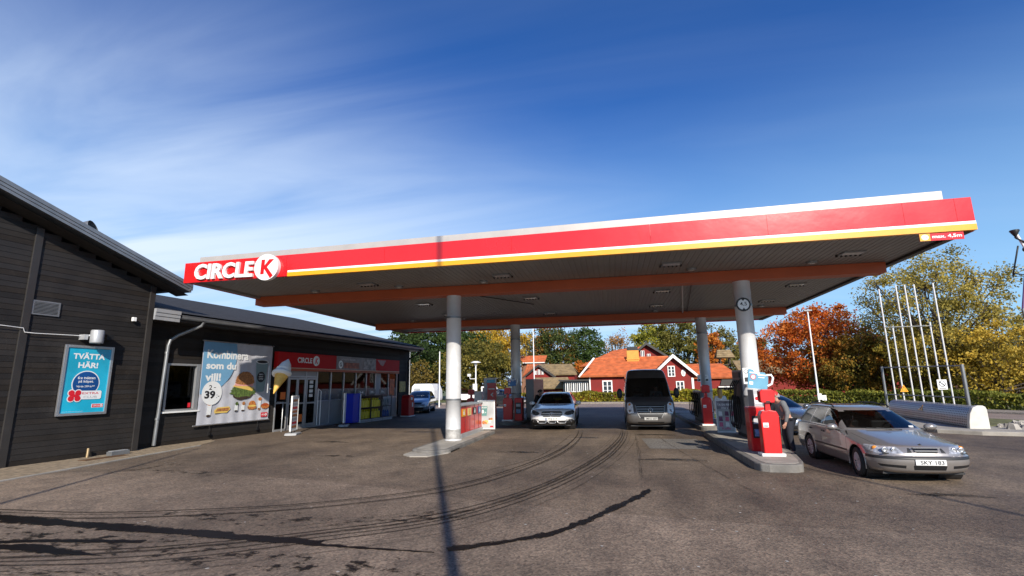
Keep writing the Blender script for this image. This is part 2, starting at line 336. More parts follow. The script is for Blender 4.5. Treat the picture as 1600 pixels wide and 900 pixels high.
# gravel strip beside the wall
M_grav = mat('gravel', (.27,.21,.14), .95, var=.35, vscale=7, bump=1, bscale=90, dirt=.3)
def shv(v, n): p = sp(v,n,0); return (p.x,p.y)
slab('gravel_strip', [shv(-12,.35),shv(-12,3.3),shv(-9,2.9),shv(-6.6,2.6),shv(-5.5,2.35),shv(-4,2.0),shv(-2.2,1.55),shv(-.6,1.2),shv(.6,.6),shv(1.0,-.02),shv(-2,-.02),shv(-2,.35)], -.05, .012, M_grav, 0)
slab('kerb', [shv(-12,3.31),shv(-12,3.42),shv(-9,3.02),shv(-6.6,2.72),shv(-5.5,2.47),shv(-4,2.12),shv(-2.2,1.67),shv(-.6,1.32),shv(-.6,1.21),shv(-2.2,1.56),shv(-4,2.01),shv(-5.5,2.36),shv(-6.6,2.61),shv(-9,2.91)], -.05, .022, M_conc, 0)
b = MB(SH); b.box(-3.9,-2.8,.95,1.25,.012,.022, mat('rusty_grate', (.10,.05,.02), .8, var=.4, vscale=9)); structure(b, 'drain')

M_old = asphalt('older_coarse_asphalt', (.130,.099,.072), (.245,.190,.142))
sheet('older_asphalt', [(-60,-60),(60,-60),(60,8.0),(6.2,6.6),(4.2,6.95),(1.9,7.15),(-.2,7.5),(-2.2,8.0),(-3.9,8.7),(-6.0,9.3),(-9.2,9.95),(-11.9,9.6),(-13,8.6),(-14.5,3),(-60,3)], .002, M_old)
# stains, tyre marks
def strip(name, pts, wd, m, z=.006, seg=6):
    P = [Vector((p[0],p[1],0)) for p in pts]; Q = []
    for i in range(len(P)-1):
        p0, p1, p2, p3 = P[max(i-1,0)], P[i], P[i+1], P[min(i+2,len(P)-1)]
        for k in range(seg):
            t = k/seg; Q.append(.5*((2*p1)+(p2-p0)*t+(2*p0-5*p1+4*p2-p3)*t*t+(3*p1-p0-3*p2+p3)*t**3))
    Q.append(P[-1]); vs = []; us = []; L = random.uniform(0,50)
    for i, q in enumerate(Q):
        d = (Q[min(i+1,len(Q)-1)]-Q[max(i-1,0)]).normalized(); nrm = Vector((-d.y,d.x,0))
        if i: L += (q-Q[i-1]).length
        W = wd(i/(len(Q)-1)) if callable(wd) else wd
        vs += [tuple(q-nrm*W/2+Vector((0,0,z))), tuple(q+nrm*W/2+Vector((0,0,z)))]; us += [(L,0),(L,1)]
    fs = [(2*i,2*i+2,2*i+3,2*i+1) for i in range(len(Q)-1)]
    me = bpy.data.meshes.new(name); me.from_pydata(vs, [], fs); me.materials.append(m)
    u = me.uv_layers.new(name='UVMap')
    for l in me.loops: u.data[l.index].uv = us[l.vertex_index]
    o = bpy.data.objects.new(name, me); COL.objects.link(o); o['kind'] = 'structure'; return o
M_skid = stainmat('tyre_rubber', (.026,.021,.017), .34, .60, (3.2,1.4), .7, .20)
M_skid2 = stainmat('tyre_rubber_faint', (.062,.050,.041), .44, .72, (1.0,1.2), .75, .16)
M_wet = stainmat('wet_asphalt', (.009,.0065,.005), .27, .36, (7.0,.55), .5, .42)
M_wet2 = stainmat('damp_spots', (.018,.014,.011), .52, .60, (3.5,.8), .55, .12)
SKA = [(-10.5,6.4),(-9.39,6.46),(-7.8,6.5),(-6.32,6.86),(-4.65,7.57),(-3.1,8.95),(-2.24,10.94),(-1.6,14.0),(-1.4,17.5),(-1.5,20.5)]
SKB = [(-8.4,4.6),(-6.96,4.80),(-5.23,5.27),(-3.74,6.13),(-2.43,7.26),(-1.36,9.5),(-.5,13.0),(.0,17.0),(.15,20.5)]
def shift(p, d):
    rs = random.Random(int(d*1000)); return [(x+(d+rs.uniform(-.05,.05))*.6,y-(d+rs.uniform(-.05,.05))) for x, y in p]
tap = lambda wd: (lambda t: wd*min(1,(1-t)*5+.02)*min(1,t*8+.05))
for d, wd in ((0,.085),(.10,.05),(.28,.08),(.36,.04)): strip('tyre_marks', shift(SKA,d), tap(wd), M_skid, .005)
for i, (d, wd) in enumerate(((0,.08),(.13,.12),(.27,.07),(-.17,.06),(.42,.07),(.60,.06),(-.33,.05),(.78,.08))): strip('tyre_marks', shift(SKB,d), tap(wd), M_skid if i in (0,1,2,4) else M_skid2, .0052+.00025*i)
strip('tyre_marks', [(-3.3,9.6),(-2.1,12.2),(-1.75,15),(-1.6,18.5)], tap(.12), M_skid2, .0048)
strip('tyre_marks', [(.4,10),(.5,13),(.6,18)], tap(.14), M_skid2, .0049)
strip('tyre_marks', [(2.2,8.5),(1.9,11),(1.5,15),(1.3,18)], tap(.10), M_skid2, .0051)
strip('wet_streak', [(-9.6,6.3),(-8.69,6.05),(-6.92,5.92),(-5.32,5.82),(-4.33,5.72),(-3.44,5.68)], lambda t: (.46-.16*t)*(1+.18*math.sin(t*31)), M_wet, .0075)
strip('wet_streak', [(-9.9,5.05),(-8.2,4.95),(-6.9,5.25),(-5.6,5.4)], .18, M_wet, .0085)
strip('wet_streak', [(-3.6,5.62),(-2.9,5.58),(-2.01,5.55)], lambda t: .17*(1-t*.8)*(1+.3*math.sin(t*40)), M_wet, .0077)
strip('wet_streak', [(-1.9,5.66),(-.92,6.34),(-.48,7.02),(.05,8.1),(.35,8.75),(.48,9.2)], lambda t: (.20+.05*math.sin(t*37)+.03*math.sin(t*71))*min(1,(1-t)*6+.15), M_wet, .0079)
strip('wet_streak', [(-8,4.75),(-7.0,5.0),(-6.2,4.95),(-5.6,4.9)], lambda t: .34*math.sin(PI*min(.98,t+.05)), M_wet, .0081)
strip('wet_streak', [(-6.2,4.35),(-5.2,4.45),(-4.2,4.3),(-3.2,4.5)], .30, M_wet2, .0083)
strip('damp_spots', [(-9,5.5),(-6,5.3),(-3,4.9),(0,4.4)], 1.1, M_wet2, .0071)
strip('damp_spots', [(-8,4.0),(-5,4.1),(-2,3.9),(0.5,3.8)], 1.0, M_wet2, .0091)
strip('damp_spots', [(-6.5,6.6),(-4,6.6),(-2,7.2)], .8, M_wet2, .0093)
strip('damp_spots', [(-10.3,9.9),(-9.3,9.8),(-8.2,9.7)], .5, M_wet2, .0073)
strip('damp_spots', [(-11.3,9.2),(-10.8,10.0),(-10.5,11)], .5, M_wet2, .0073)
M_oil = stainmat('oil_stain', (.030,.026,.022), .42, .60, (2.5,.5), .5, .35)
for (x,y,L,wd) in ((-2.6,13.5,1.2,.7),(1.2,12.5,1.6,.9),(-1.0,17.2,1.0,.7),(-7.2,12.4,1.1,.6),(-9.2,15.5,1.4,.7),(4.9,9.2,1.2,.6),(6.6,13.5,1.6,.7),(1.3,18.2,1.5,1.0),(-7.5,19,1.8,.9)): strip('oil_stain', [(x-L/2,y),(x,y+.1),(x+L/2,y-.05)], (lambda w_: lambda t: w_*math.sin(PI*min(.99,max(.01,t)))) (wd), M_oil, .0065)
M_patch = asphalt('repair_patch', (.15,.14,.13), (.20,.19,.175), .5)
sheet('asphalt_patch', [(.85,14.6),(2.45,14.5),(2.4,17.0),(.75,17.1)], .0035, M_patch)
# paint flecks and grit
gm = MB(); M_fleck = mat('pale_grit', (.42,.40,.36), .9)
for i in range(420):
    x = random.uniform(-13,7); y = random.uniform(3.2,19); r = random.uniform(.006,.022)
    if x < -12.4: continue
    gm.add([(x+r*random.uniform(.6,1.3)*math.cos(a), y+r*random.uniform(.6,1.3)*math.sin(a), .0045) for a in (0,1.2,2.5,3.8,5.1)], [(0,1,2,3,4)], M_fleck)
o = gm.build('scattered_grit', kind='stuff')

# ---------------------------------------------------------------- car wash building (left)
def siding(mb, rects, pitch=.14, n0=0., topfn=None):
    for v0, v1, z0, z1 in rects:
        k = math.floor(z0/pitch)
        while k*pitch < z1-1e-4:
            a, c = max(z0,k*pitch), min(z1,(k+1)*pitch); k += 1
            w1 = v1 if topfn is None else min(v1, topfn(c))
            if w1 <= v0: continue
            random.seed(k*7+int(z0*10)); smat = M_sids[random.choice((0,0,1,2,3))]
            mb.add([(v0,n0+.011,a),(w1,n0+.011,a),(w1,n0+.002,c),(v0,n0+.002,c),(v0,n0,a),(w1,n0,a)], [(0,1,2,3),(4,5,1,0)], smat)
cw = thing('car_wash_building', tuple(sp(-7,-5,0)), 'dark brown weatherboarded gabled building at the left edge, poster on its wall', 'building')
roofz = lambda v: 5.0-.312*(v+1.95) if v > -9.5 else 5.0-.312*(-9.5+1.95)+.312*(v+9.5)
mb = MB(SH); siding(mb, [(-9.5,-2.0,0,7.3)], n0=.38, topfn=lambda z: min(-2.0, -1.95-(z-5.02)/.312))
siding(mb, [(-17,-9.5,0,5.0)], n0=.38)
mb.add([(-2,.40,0),(-2,-12,0),(-2,-12,5.0),(-2,.40,5.0)], [(0,1,2,3)], M_sid); mb.add([(-17,.38,0),(-17,-12,0),(-17,-12,5),(-17,.38,5)], [(0,1,2,3)], M_sid)
mb.add([(-17,-12,0),(-2,-12,0),(-2,-12,5),(-9.5,-12,7.3),(-17,-12,5)], [(0,1,2,3,4)], M_sid)
mb.build('wall', cw)
mb = MB(SH)
for a, c in ((-2.14,-1.97),(-5.29,-5.12),(-8.4,-8.23)):
    mb.box(a,c,.36,.43,0,(4.98 if c > -3 else roofz(c)-.03), M_sid2)
mb.build('corner_board', cw, bevel=.006)
# roof: slabs, stepped verge
mb = MB(SH)
for (va, vb) in ((-9.5,-1.2),(-9.5,-17.8)):
    za, zb = 7.72, (5.13 if vb > -9 else 5.13)
    for n0, n1, m, dz in ((-12.4,.9,M_felt,0),):
        mb.add([(va,n0,za),(vb,n0,zb),(vb,n1,zb),(va,n1,za),(va,n0,za-.12),(vb,n0,zb-.12),(vb,n1,zb-.12),(va,n1,za-.12)],
           [(0,1,2,3),(4,7,6,5),(0,4,5,1),(1,5,6,2),(2,6,7,3)], m)
rf = mb.build('roof', cw)
mb = MB(SH)
for k, (d0, d1, n0) in enumerate(((.06,-.045,.955),(-.05,-.125,.935),(-.13,-.21,.915))):
    mb.add([(-9.5,n0,7.72+d0),(-1.17,n0,5.12+d0),(-1.17,n0,5.12+d1),(-9.5,n0,7.72+d1),(-9.5,.5,7.72+d0),(-1.17,.5,5.12+d0),(-1.17,.5,5.12+d1),(-9.5,.5,7.72+d1)],
       [(0,3,2,1),(4,5,6,7),(0,1,5,4),(3,7,6,2),(1,2,6,5)], M_gal)
    mb.add([(-9.5,n0,7.72+d0),(-17.8,n0,5.13+d0),(-17.8,n0,5.13+d1),(-9.5,n0,7.72+d1)], [(0,3,2,1)], M_gal)
mb.build('verge_trim', rf)
mb = MB(SH); mb.box(-1.24,-1.14,-12.3,.94,4.98,5.16, M_gal); mb.build('eave_trim', rf)
mb = MB(SH); mb.add([(-9.5,.37,7.35),(-1.25,.37,4.80),(-1.25,.91,4.80),(-9.5,.91,7.35)], [(0,1,2,3)], M_sid2); mb.build('soffit', cw)
# louvre grille
mb = MB(SH)
mb.box(-5.12,-4.5,.395,.42,3.72,3.76,M_gal); mb.box(-5.12,-4.5,.395,.42,4.05,4.09,M_gal); mb.box(-5.12,-5.08,.395,.42,3.76,4.05,M_gal); mb.box(-4.54,-4.5,.395,.42,3.76,4.05,M_gal)
mb.box(-5.1,-4.52,.39,.398,3.74,4.07,M_dark)
for k in range(8):
    z = 3.775+k*.035; mb.add([(-5.08,.425,z),(-4.54,.425,z),(-4.54,.40,z+.03),(-5.08,.40,z+.03)], [(0,1,2,3)], M_gal)
mb.build('ventilation_grille', cw)
mb = MB(SH); mb.box(-3.55,-2.45,-2.4,-1.3,5.5,6.35,M_gal); fl = mb.build('roof_vent', cw, bevel=.02)
mb = MB(); c0 = sp(-2.75,-2.0,0)
mb.tube([sp(-3.0,-1.9,6.1),sp(-3.0,-1.9,6.55),sp(-2.95,-1.75,6.75),sp(-2.8,-1.5,6.84)], [.28,.28,.3,.31], M_gal, 18, False)
mb.build('vent_hood', fl)
# things on that wall
mb = MB(SH); P = SF(-4.24,.43,1.16)
pt = thing('wash_poster', tuple(sp(-3.64,.43,1.16)), 'turquoise car wash poster in a silver frame on the dark left wall', 'poster')
mb.box(-4.26,-4.19,.41,.47,1.14,3.01,M_steel); mb.box(-3.09,-3.02,.41,.47,1.14,3.01,M_steel); mb.box(-4.19,-3.09,.41,.47,2.94,3.01,M_steel); mb.box(-4.19,-3.09,.41,.47,1.14,1.21,M_steel)
mb.build('frame', pt, bevel=.006)
M_turq = mat('turquoise_print', (.012,.42,.62), .25, var=.22, vscale=1.0, coat=.4)
M_pblue = mat('print_dark_blue', (.006,.07,.26), .3, var=.15, vscale=2); M_pw = mat('print_white', (.78,.80,.80), .35, var=.02); M_pred2 = mat('print_red', (.65,.015,.03), .35, var=.05); M_pgrey = mat('print_grey', (.45,.46,.47), .4)
mb = MB(P); mb.quad((.05,.05,.012),(1.17,.05,.012),(1.17,1.80,.012),(.05,1.80,.012), M_turq); pn = mb.build('printed_sheet', pt)
mb = MB(P)
mb.text('TVÄTTA',.60,1.48,.016,M_pw,h=.185,w=.80,bold=.035); mb.text('HÄR!',.60,1.24,.016,M_pw,h=.185,w=.50,bold=.035)
mb.disc(.60,.82,.015,.35,M_pw,40); mb.disc(.60,.82,.018,.325,M_pblue,40)
mb.text('6:e tvätten',.60,.94,.021,M_pw,h=.075,w=.44,bold=.02); mb.text('på köpet.',.60,.83,.021,M_pw,h=.085,w=.38,bold=.02); mb.text('Värde 299 kr**',.60,.72,.021,M_pw,h=.055,w=.46,bold=.015)
mb.prism([(.42,.40),(1.0,.40),(1.03,.43),(1.03,.60),(1.0,.63),(.42,.63)],.019,.022,M_pw)
mb.text('EXTRA',.75,.535,.024,M_pred2,h=.055,w=.42,bold=.01); mb.text('CLUB',.75,.435,.024,M_pgrey,h=.055,w=.34)
for sx in (-1,1):
    for sy in (-1,1): mb.disc(.36+sx*.082,.50+sy*.075,.023,.095,M_pw,20)
for sx in (-1,1):
    for sy in (-1,1): mb.disc(.36+sx*.08,.50+sy*.073,.026,.075,M_pred2,20)
mb.prism([(.30,.46),(.42,.46),(.42,.54),(.30,.54)],.0265,.0275,M_pred2)
mb.prism([(.82,.17),(1.12,.17),(1.12,.27),(.82,.27)],.013,.016,M_pw); mb.prism([(.83,.18),(1.11,.18),(1.11,.26),(.83,.26)],.017,.019,M_pred2)
mb.text('CIRCLE',.935,.20,.021,M_pw,h=.04,w=.17,bold=.02); mb.disc(1.065,.22,.021,.034,M_pw,16); mb.text('K',1.065,.203,.0235,M_pred2,h=.034,w=.03,bold=.02)
mb.text('Gäller alla medlemmar i vårt program',.12,.075,.016,M_pw,h=.018,w=.5,align='LEFT')
mb.build('lettering', pn)
lp = thing('wall_lamp', tuple(sp(-3.72,.42,3.2)), 'white drum shaped wall lamp above the turquoise poster', 'wall lamp')
mb = MB(SH); mb.lathe([(0,3.07),(.15,3.07),(.155,3.1),(.155,3.40),(.14,3.43),(0,3.43)], M_lg, c=(-3.70,.72,0)); mb.build('lamp_housing', lp)
mb = MB(SH); mb.box(-3.95,-3.86,.40,.62,3.16,3.30,M_lg); mb.tube([(-3.9,.5,3.25),(-3.75,.7,3.3)],.03,M_lg); mb.build('bracket', lp)
mb = MB(SH); mb.tube([(-3.62,.7,3.3),(-3.4,.62,3.32),(-3.32,.6,3.25)],.035,M_black); mb.box(-3.4,-3.22,.42,.66,3.2,3.34,M_black); mb.build('sensor', lp)
mb = MB(SH); mb.tube([(-17,.46,3.5),(-5.66,.46,3.37),(-5.25,.46,3.35),(-5.22,.47,3.25),(-5.0,.46,3.24),(-3.85,.46,3.27)],.010,M_white,6); tag(mb.build('cable'),'thin white cable running along the dark wall to the lamp','cable')
mb = MB(SH); mb.box(-2.63,-2.52,.42,.50,3.82,3.94,M_white); tag(mb.build('outdoor_sensor',bevel=.01),'small white sensor box high on the dark wall corner','sensor')
mb = MB(SH); mb.box(-3.05,-2.55,.72,.92,.012,.12,M_gal); mb.box(-3.02,-2.58,.74,.90,.12,.135,M_lg); tag(mb.build('cable_box',bevel=.01),'flat grey metal box on the gravel at the wall foot','box')
mb = MB(SH); mb.tube([(-3.42,.55,.01),(-3.40,.53,.14),(-3.38,.50,.24)],.035,mat('old_brass',(.30,.22,.12),.5,.5)); tag(mb.build('pipe_stub'),'short upright pipe stub on the gravel by the dark wall','pipe')

# ---------------------------------------------------------------- shop building
sb = thing('shop_building', tuple(sp(6,-4,0)), 'long low dark shop building with glazed front and felt roof', 'shop building')
mb = MB(SH)
siding(mb, [(-2,-1.0,0,3.95),(-1.0,.25,0,1.08),(-1.0,.25,2.64,3.95),(.25,3.9,0,3.95),(3.9,14.0,2.6,3.95),(14.0,15.3,0,3.95)])
mb.add([(15.3,.02,0),(15.3,-9,0),(15.3,-9,3.95),(15.3,.02,3.95)], [(0,1,2,3)], M_sid); mb.add([(-2,-9,0),(15.3,-9,0),(15.3,-9,3.95),(-2,-9,3.95)], [(0,1,2,3)], M_sid)
mb.add([(3.9,.012,0),(3.9,-.25,0),(3.9,-.25,2.6),(3.9,.012,2.6)], [(0,1,2,3)], M_sid2)
mb.build('wall', sb)
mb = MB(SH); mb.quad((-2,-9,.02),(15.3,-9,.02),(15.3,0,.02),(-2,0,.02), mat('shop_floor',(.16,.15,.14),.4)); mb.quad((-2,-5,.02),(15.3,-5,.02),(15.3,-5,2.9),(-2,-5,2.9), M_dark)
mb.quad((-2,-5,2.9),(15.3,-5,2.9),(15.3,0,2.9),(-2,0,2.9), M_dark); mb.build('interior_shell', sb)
mb = MB(SH)
random.seed(3)
pc = [mat('goods_%d'%i, c, .5, var=.2, vscale=14) for i, c in enumerate([(.5,.08,.02),(.45,.12,.03),(.5,.3,.05),(.08,.15,.4),(.5,.5,.5),(.3,.03,.03)])]
for k in range(7):
    v = 4.6+k*1.35
    mb.box(v,v+.9,-2.2,-1.7,.02,1.5,M_ltgrey)
    for z in (.3,.65,1.0,1.35):
        for q in range(5): mb.box(v+.02+q*.18,v+.16+q*.18,-1.72,-1.55,z,z+random.uniform(.12,.25),random.choice(pc))
mb.build('shelves', sb)
# roof: hip at the far end
mb = MB(SH); E0, E1, RZ, EZ = .85, -9.8, 5.68, 4.20
def slabf(pts, m, t=.10): 
    mb.add(list(pts)+[(p[0],p[1],p[2]-t) for p in pts], [tuple(range(len(pts))), tuple(range(2*len(pts)-1,len(pts)-1,-1))], m)
slabf([(-1.99,E0,EZ),(15.5,E0,EZ),(9.9,-4.4,RZ),(-1.99,-4.4,RZ)], M_felt); slabf([(15.5,E0,EZ),(15.5,E1,EZ),(9.9,-4.4,RZ)], M_felt); slabf([(15.5,E1,EZ),(-1.99,E1,EZ),(-1.99,-4.4,RZ),(9.9,-4.4,RZ)], M_felt)
rf = mb.build('roof', sb)
mb = MB(SH); mb.box(-1.98,15.5,.72,.80,3.92,4.14,M_sid2); mb.box(15.4,15.48,-9.7,.80,3.92,4.14,M_sid2); mb.quad((-2,0,3.93),(15.5,0,3.93),(15.5,.8,3.93),(-2,.8,3.93),M_sid2); mb.build('eave_board', rf)
mb = MB(SH)
for z0, z1, n in ((3.90,4.02,.86),(4.02,4.13,.88),(4.13,4.24,.90)): mb.box(-2.25,-1.42,.80,n,z0,z1,M_lg)
mb.build('end_board', rf)
mb = MB(SH)
prof = [(.80,4.12),(.805,4.03),(.86,4.0),(.92,4.03),(.935,4.12)]
for i in range(4):
    (a,z0),(c,z1) = prof[i],prof[i+1]; mb.add([(-1.4,a,z0),(15.5,a,z0),(15.5,c,z1),(-1.4,c,z1)], [(0,1,2,3)], M_gal, True)
mb.tube([(-1.4,.935,4.12),(15.5,.935,4.12)],.010,M_gal,6); gt = mb.build('gutter', sb)
mb = MB(SH); mb.tube([(-.55,.86,4.0),(-.56,.80,3.88),(-.95,.30,3.55),(-1.08,.14,3.38),(-1.12,.11,3.2),(-1.22,.10,0.06)],.055,M_gal,12); mb.tube([(-1.12,.1,3.0),(-1.13,.1,2.93)],.066,M_gal); mb.tube([(-1.2,.1,.9),(-1.203,.1,.83)],.066,M_gal); mb.build('downspout', sb)
mb = MB(SH); mb.tube([(15.2,.86,4.0),(15.2,.80,3.85),(14.95,.2,3.45),(14.93,.12,3.3),(14.93,.12,.1)],.05,M_black,12); mb.build('downspout', sb)
# small window
mb = MB(SH); W0,W1,Z0,Z1 = -1.0,.25,1.08,2.64
mb.box(W0,W0+.07,-.10,.04,Z0,Z1,M_frame); mb.box(W1-.16,W1,-.10,.04,Z0,Z1,M_frame); mb.box(W0+.07,W1-.16,-.10,.04,Z1-.07,Z1,M_frame); mb.box(W0+.07,W1-.16,-.10,.04,Z0,Z0+.06,M_frame)
wn = mb.build('window', sb, bevel=.005)
mb = MB(SH); mb.quad((W0+.06,-.05,Z0+.05),(W1-.15,-.05,Z0+.05),(W1-.15,-.05,Z1-.06),(W0+.06,-.05,Z1-.06),M_glass); mb.build('pane', wn)
mb = MB(SH); mb.box(W0-.04,W1+.04,-.02,.12,Z0-.05,Z0-.002,M_white); mb.build('sill', wn)
mb = MB(SH); mb.box(-.06,.04,-.045,-.04,1.18,1.33,M_pred2); mb.build('sticker', wn)
# shop front
VS = [3.92,4.62,5.72,6.48,7.50,8.52,9.56,10.52,11.42,12.8,13.75]
mb = MB(SH)
for i, v in enumerate(VS): mb.box(v-.03,v+.03,-.06,.035,.08,2.52,M_frame)
mb.box(11.46,11.95,-.05,.03,.08,2.52,M_ltgrey)
mb.box(3.89,13.78,-.06,.034,2.50,2.60,M_frame); mb.box(6.51,13.72,-.05,.03,1.12,1.18,M_frame); mb.box(3.95,4.59,-.05,.03,1.12,1.18,M_frame); mb.box(3.89,13.78,-.06,.04,0,.08,M_frame)
fr = mb.build('shopfront_frame', sb, bevel=.004)
for i in range(len(VS)-1):
    a, c = VS[i]+.03, VS[i+1]-.03
    if i in (1,2): continue
    if i == 8: a = 11.95
    mb = MB(SH)
    if i == 0: mb.quad((a,-.02,.08),(c,-.02,.08),(c,-.02,2.5),(a,-.02,2.5),M_glass)
    else:
        mb.quad((a,-.02,1.7),(c,-.02,1.7),(c,-.02,2.5),(a,-.02,2.5),M_glass)
        mb.quad((a,-.018,1.18),(c,-.018,1.18),(c,-.018,1.7),(a,-.018,1.7),mat('pane_reflection',(.13,.14,.16),.25,var=.1))  # paler reflection low in the glass, painted as an opaque grey-blue band
    mb.build('pane', fr)
    if i > 0:
        mb = MB(SH); mb.box(a,c,-.03,-.005,.08,1.12,M_ltgrey); mb.build('lower_panel', fr)
for v0, v1, nn in ((4.66,5.18,.0),(5.20,5.70,.0),(5.78,6.44,.0)):
    mb = MB(SH); mb.box(v0,v0+.06,-.04,.03,.09,2.2,M_frame); mb.box(v1-.06,v1,-.04,.03,.09,2.2,M_frame); mb.box(v0+.06,v1-.06,-.04,.03,2.13,2.2,M_frame); mb.box(v0+.06,v1-.06,-.04,.03,.09,.2,M_frame); mb.box(v0+.06,v1-.06,-.035,.025,1.06,1.13,M_frame)
    dr = mb.build('sliding_door', sb, bevel=.004)
    mb = MB(SH); mb.quad((v0+.05,0,.15),(v1-.05,0,.15),(v1-.05,0,2.15),(v0+.05,0,2.15),M_glass); mb.build('pane', dr)
mb = MB(SH); mb.box(4.66,6.44,-.04,.03,2.22,2.29,M_frame); mb.box(4.66,6.44,-.03,.0,2.29,2.5,M_ltgrey); mb.build('door_header', sb)
mb = MB(SH)
for z in (1.35,1.55,1.75,1.95): mb.box(5.98,6.22,.012,.018,z,z+.14,M_pw)
mb.build('opening_hours_stickers', sb); mb = MB(SH)
mb.box(5.25,5.6,.012,.018,.30,.62,mat('pumpkin_orange',(.75,.17,.02),.5)); mb.build('door_sticker', sb); mb = MB(SH); mb.box(4.2,4.5,.0,.006,1.3,1.6,mat('pumpkin_orange',(.7,.2,.02),.5))
mb.build('door_sticker', sb)
mb = MB(SH); mb.box(13.0,13.55,-.012,-.008,1.25,2.2,mat('shop_poster_orange',(.55,.12,.04),.5,var=.5,vscale=5)); mb.build('window_poster', sb)
mb = MB(SH); mb.tube([(6.5,.10,.08),(6.5,.10,1.7)],.02,M_white); mb.tube([(6.45,.30,.08),(6.45,.30,1.6),(6.5,.1,1.7)],.018,M_white); mb.build('door_rail', sb); mb = MB(SH); mb.tube([(4.0,.35,.0),(4.0,.35,1.2),(4.0,.05,1.2)],.018,M_frame); mb.build('door_rail', sb)
# fascia signs over the shop front
def band(name, v0, v1, m, label, letter=None):
    t = thing(name, tuple(sp((v0+v1)/2,.02,2.6)), label, 'sign')
    mb = MB(SH); mb.box(v0,v1,.03,.25,2.63,3.28,m); mb.build('sign_box', t, bevel=.006)
    mb = MB(SH); mb.box(v0,v1,.03,.255,2.50,2.625,M_orange); mb.build('orange_strip', t)
    mb = MB(SH); mb.box(v0,v1,.256,.262,2.60,2.63,mat('thin_cream',(.6,.4,.3),.5)); mb.build('pale_line', t)
    return t
M_sred = mat('shop_sign_red', (.50,.010,.012), .55, var=.04, spec=.2)
t = band('shop_sign', 3.67,7.53, M_sred, 'red shop sign above the entrance doors with white logo')
mb = MB(SF(3.67,.256,2.6)); mb.text('CIRCLE',1.62,.25,0,M_pw,h=.24,w=.95,bold=.03); mb.disc(2.38,.37,.002,.23,M_pw,30); mb.text('K',2.40,.24,.006,M_red,h=.26,w=.22,bold=.05,shear=.15); mb.build('lettering', t)
t = band('shop_sign', 7.55,11.06, mat('photo_sign_grey',(.17,.14,.14),.35,var=.35,vscale=2.5), 'grey brown picture sign in the middle above the shop windows')
mb = MB(SF(7.55,.256,2.6)); mb.text('AUTHENTIC BURGERS',.95,.48,0,M_pgrey,h=.09,w=1.2,bold=.02); mb.disc(.33,.27,0,.17,M_pw,20,ry=.2); mb.text('G',.33,.17,.003,M_black,h=.2,w=.17,bold=.03); mb.prism([(.6,.1),(1.9,.1),(1.9,.38),(.6,.38)],0,.002,mat('burger_photo',(.35,.09,.04),.5,var=.6,vscale=6))
mb.prism([(2.3,.08),(3.4,.08),(3.4,.6),(2.3,.6)],0,.002,mat('photo_pale',(.28,.26,.26),.5,var=.6,vscale=5)); mb.build('picture', t)
t = band('shop_sign', 11.08,13.6, M_sred, 'short red sign at the far end above the shop windows')
mb = MB(SF(11.08,.256,2.6)); mb.prism([(.1,.62),(.45,.35),(.7,.3),(1.0,.62)],0,.002,mat('photo_pale2',(.38,.2,.2),.5,var=.3)); mb.build('picture', t)
# yellow notice
mb = MB(SH); mb.box(14.05,14.75,.03,.06,1.42,2.05,mat('notice_yellow',(.45,.36,.12),.5,var=.4,vscale=8)); tag(mb.build('notice_board'),'small yellowish notice board on the dark wall beyond the shop windows','notice board')

# banner
bn = thing('food_banner', tuple(sp(1.9,.08,.55)), 'large grey blue food banner stretched on the dark shop wall', 'banner')
P = SF(.22,.09,.56); BW, BH = 3.28, 2.90
M_ban = mat('banner_cloth', (.50,.51,.56), .6, var=.12, vscale=2.5); M_bblue = mat('banner_blue', (.16,.36,.56), .6, var=.08, vscale=1.5)
mb = MB(P); nx = 40; vs = []; 
for j in range(9):
    for i in range(nx+1): vs.append((BW*i/nx, BH*j/8, .008*math.sin(i*1.1)+.006*math.sin(i*.47+j*.6)))
mb.add(vs, [(j*(nx+1)+i,j*(nx+1)+i+1,(j+1)*(nx+1)+i+1,(j+1)*(nx+1)+i) for j in range(8) for i in range(nx)], M_ban, True); bc = mb.build('banner_cloth', bn)
mb = MB(P); Z = .026
arc = [(1.42*math.cos(a)+.05, 1.95*math.sin(a)*.72+2.45) for a in [(-90+i*5)*PI/180 for i in range(0,37)]]
poly = [(0.01,1.06)]+[(min(BW,x),min(BH-.01,y)) for x, y in arc if y < BH-.01]+[(1.42,BH-.01),(.01,BH-.01)]
mb.prism(poly, Z-.002, Z, M_bblue)
mb.text('Kombinera',.16,2.30,Z+.002,M_pw,h=.31,w=1.85,bold=.03,align='LEFT'); mb.text('som du',.16,1.92,Z+.002,M_pw,h=.26,w=1.30,bold=.04,align='LEFT'); mb.text('vill!',.16,1.50,Z+.002,M_pw,h=.28,w=.66,bold=.04,align='LEFT')
mb.disc(.50,1.08,Z+.004,.42,M_pw,36); M_ink = mat('print_black',(.015,.015,.017),.5)
mb.text('2',.42,1.19,Z+.006,M_ink,h=.17,w=.13,bold=.01); mb.text('39',.42,.88,Z+.006,M_ink,h=.28,w=.44,bold=.045); mb.text(':-',.76,.90,Z+.006,M_ink,h=.12,w=.12); mb.text('-',.60,1.26,Z+.006,M_ink,w=.09,h=.02)
bun = mat('bun_brown',(.36,.15,.05),.7,var=.5,vscale=22); ham = mat('ham_pink',(.72,.34,.30),.6,var=.15,vscale=9); let_ = mat('lettuce',(.09,.14,.03),.7,var=.6,vscale=16); chz = mat('cheese',(.72,.50,.12),.6,var=.1); bot = mat('dark_bread',(.05,.03,.02),.8,var=.4)
random.seed(5)
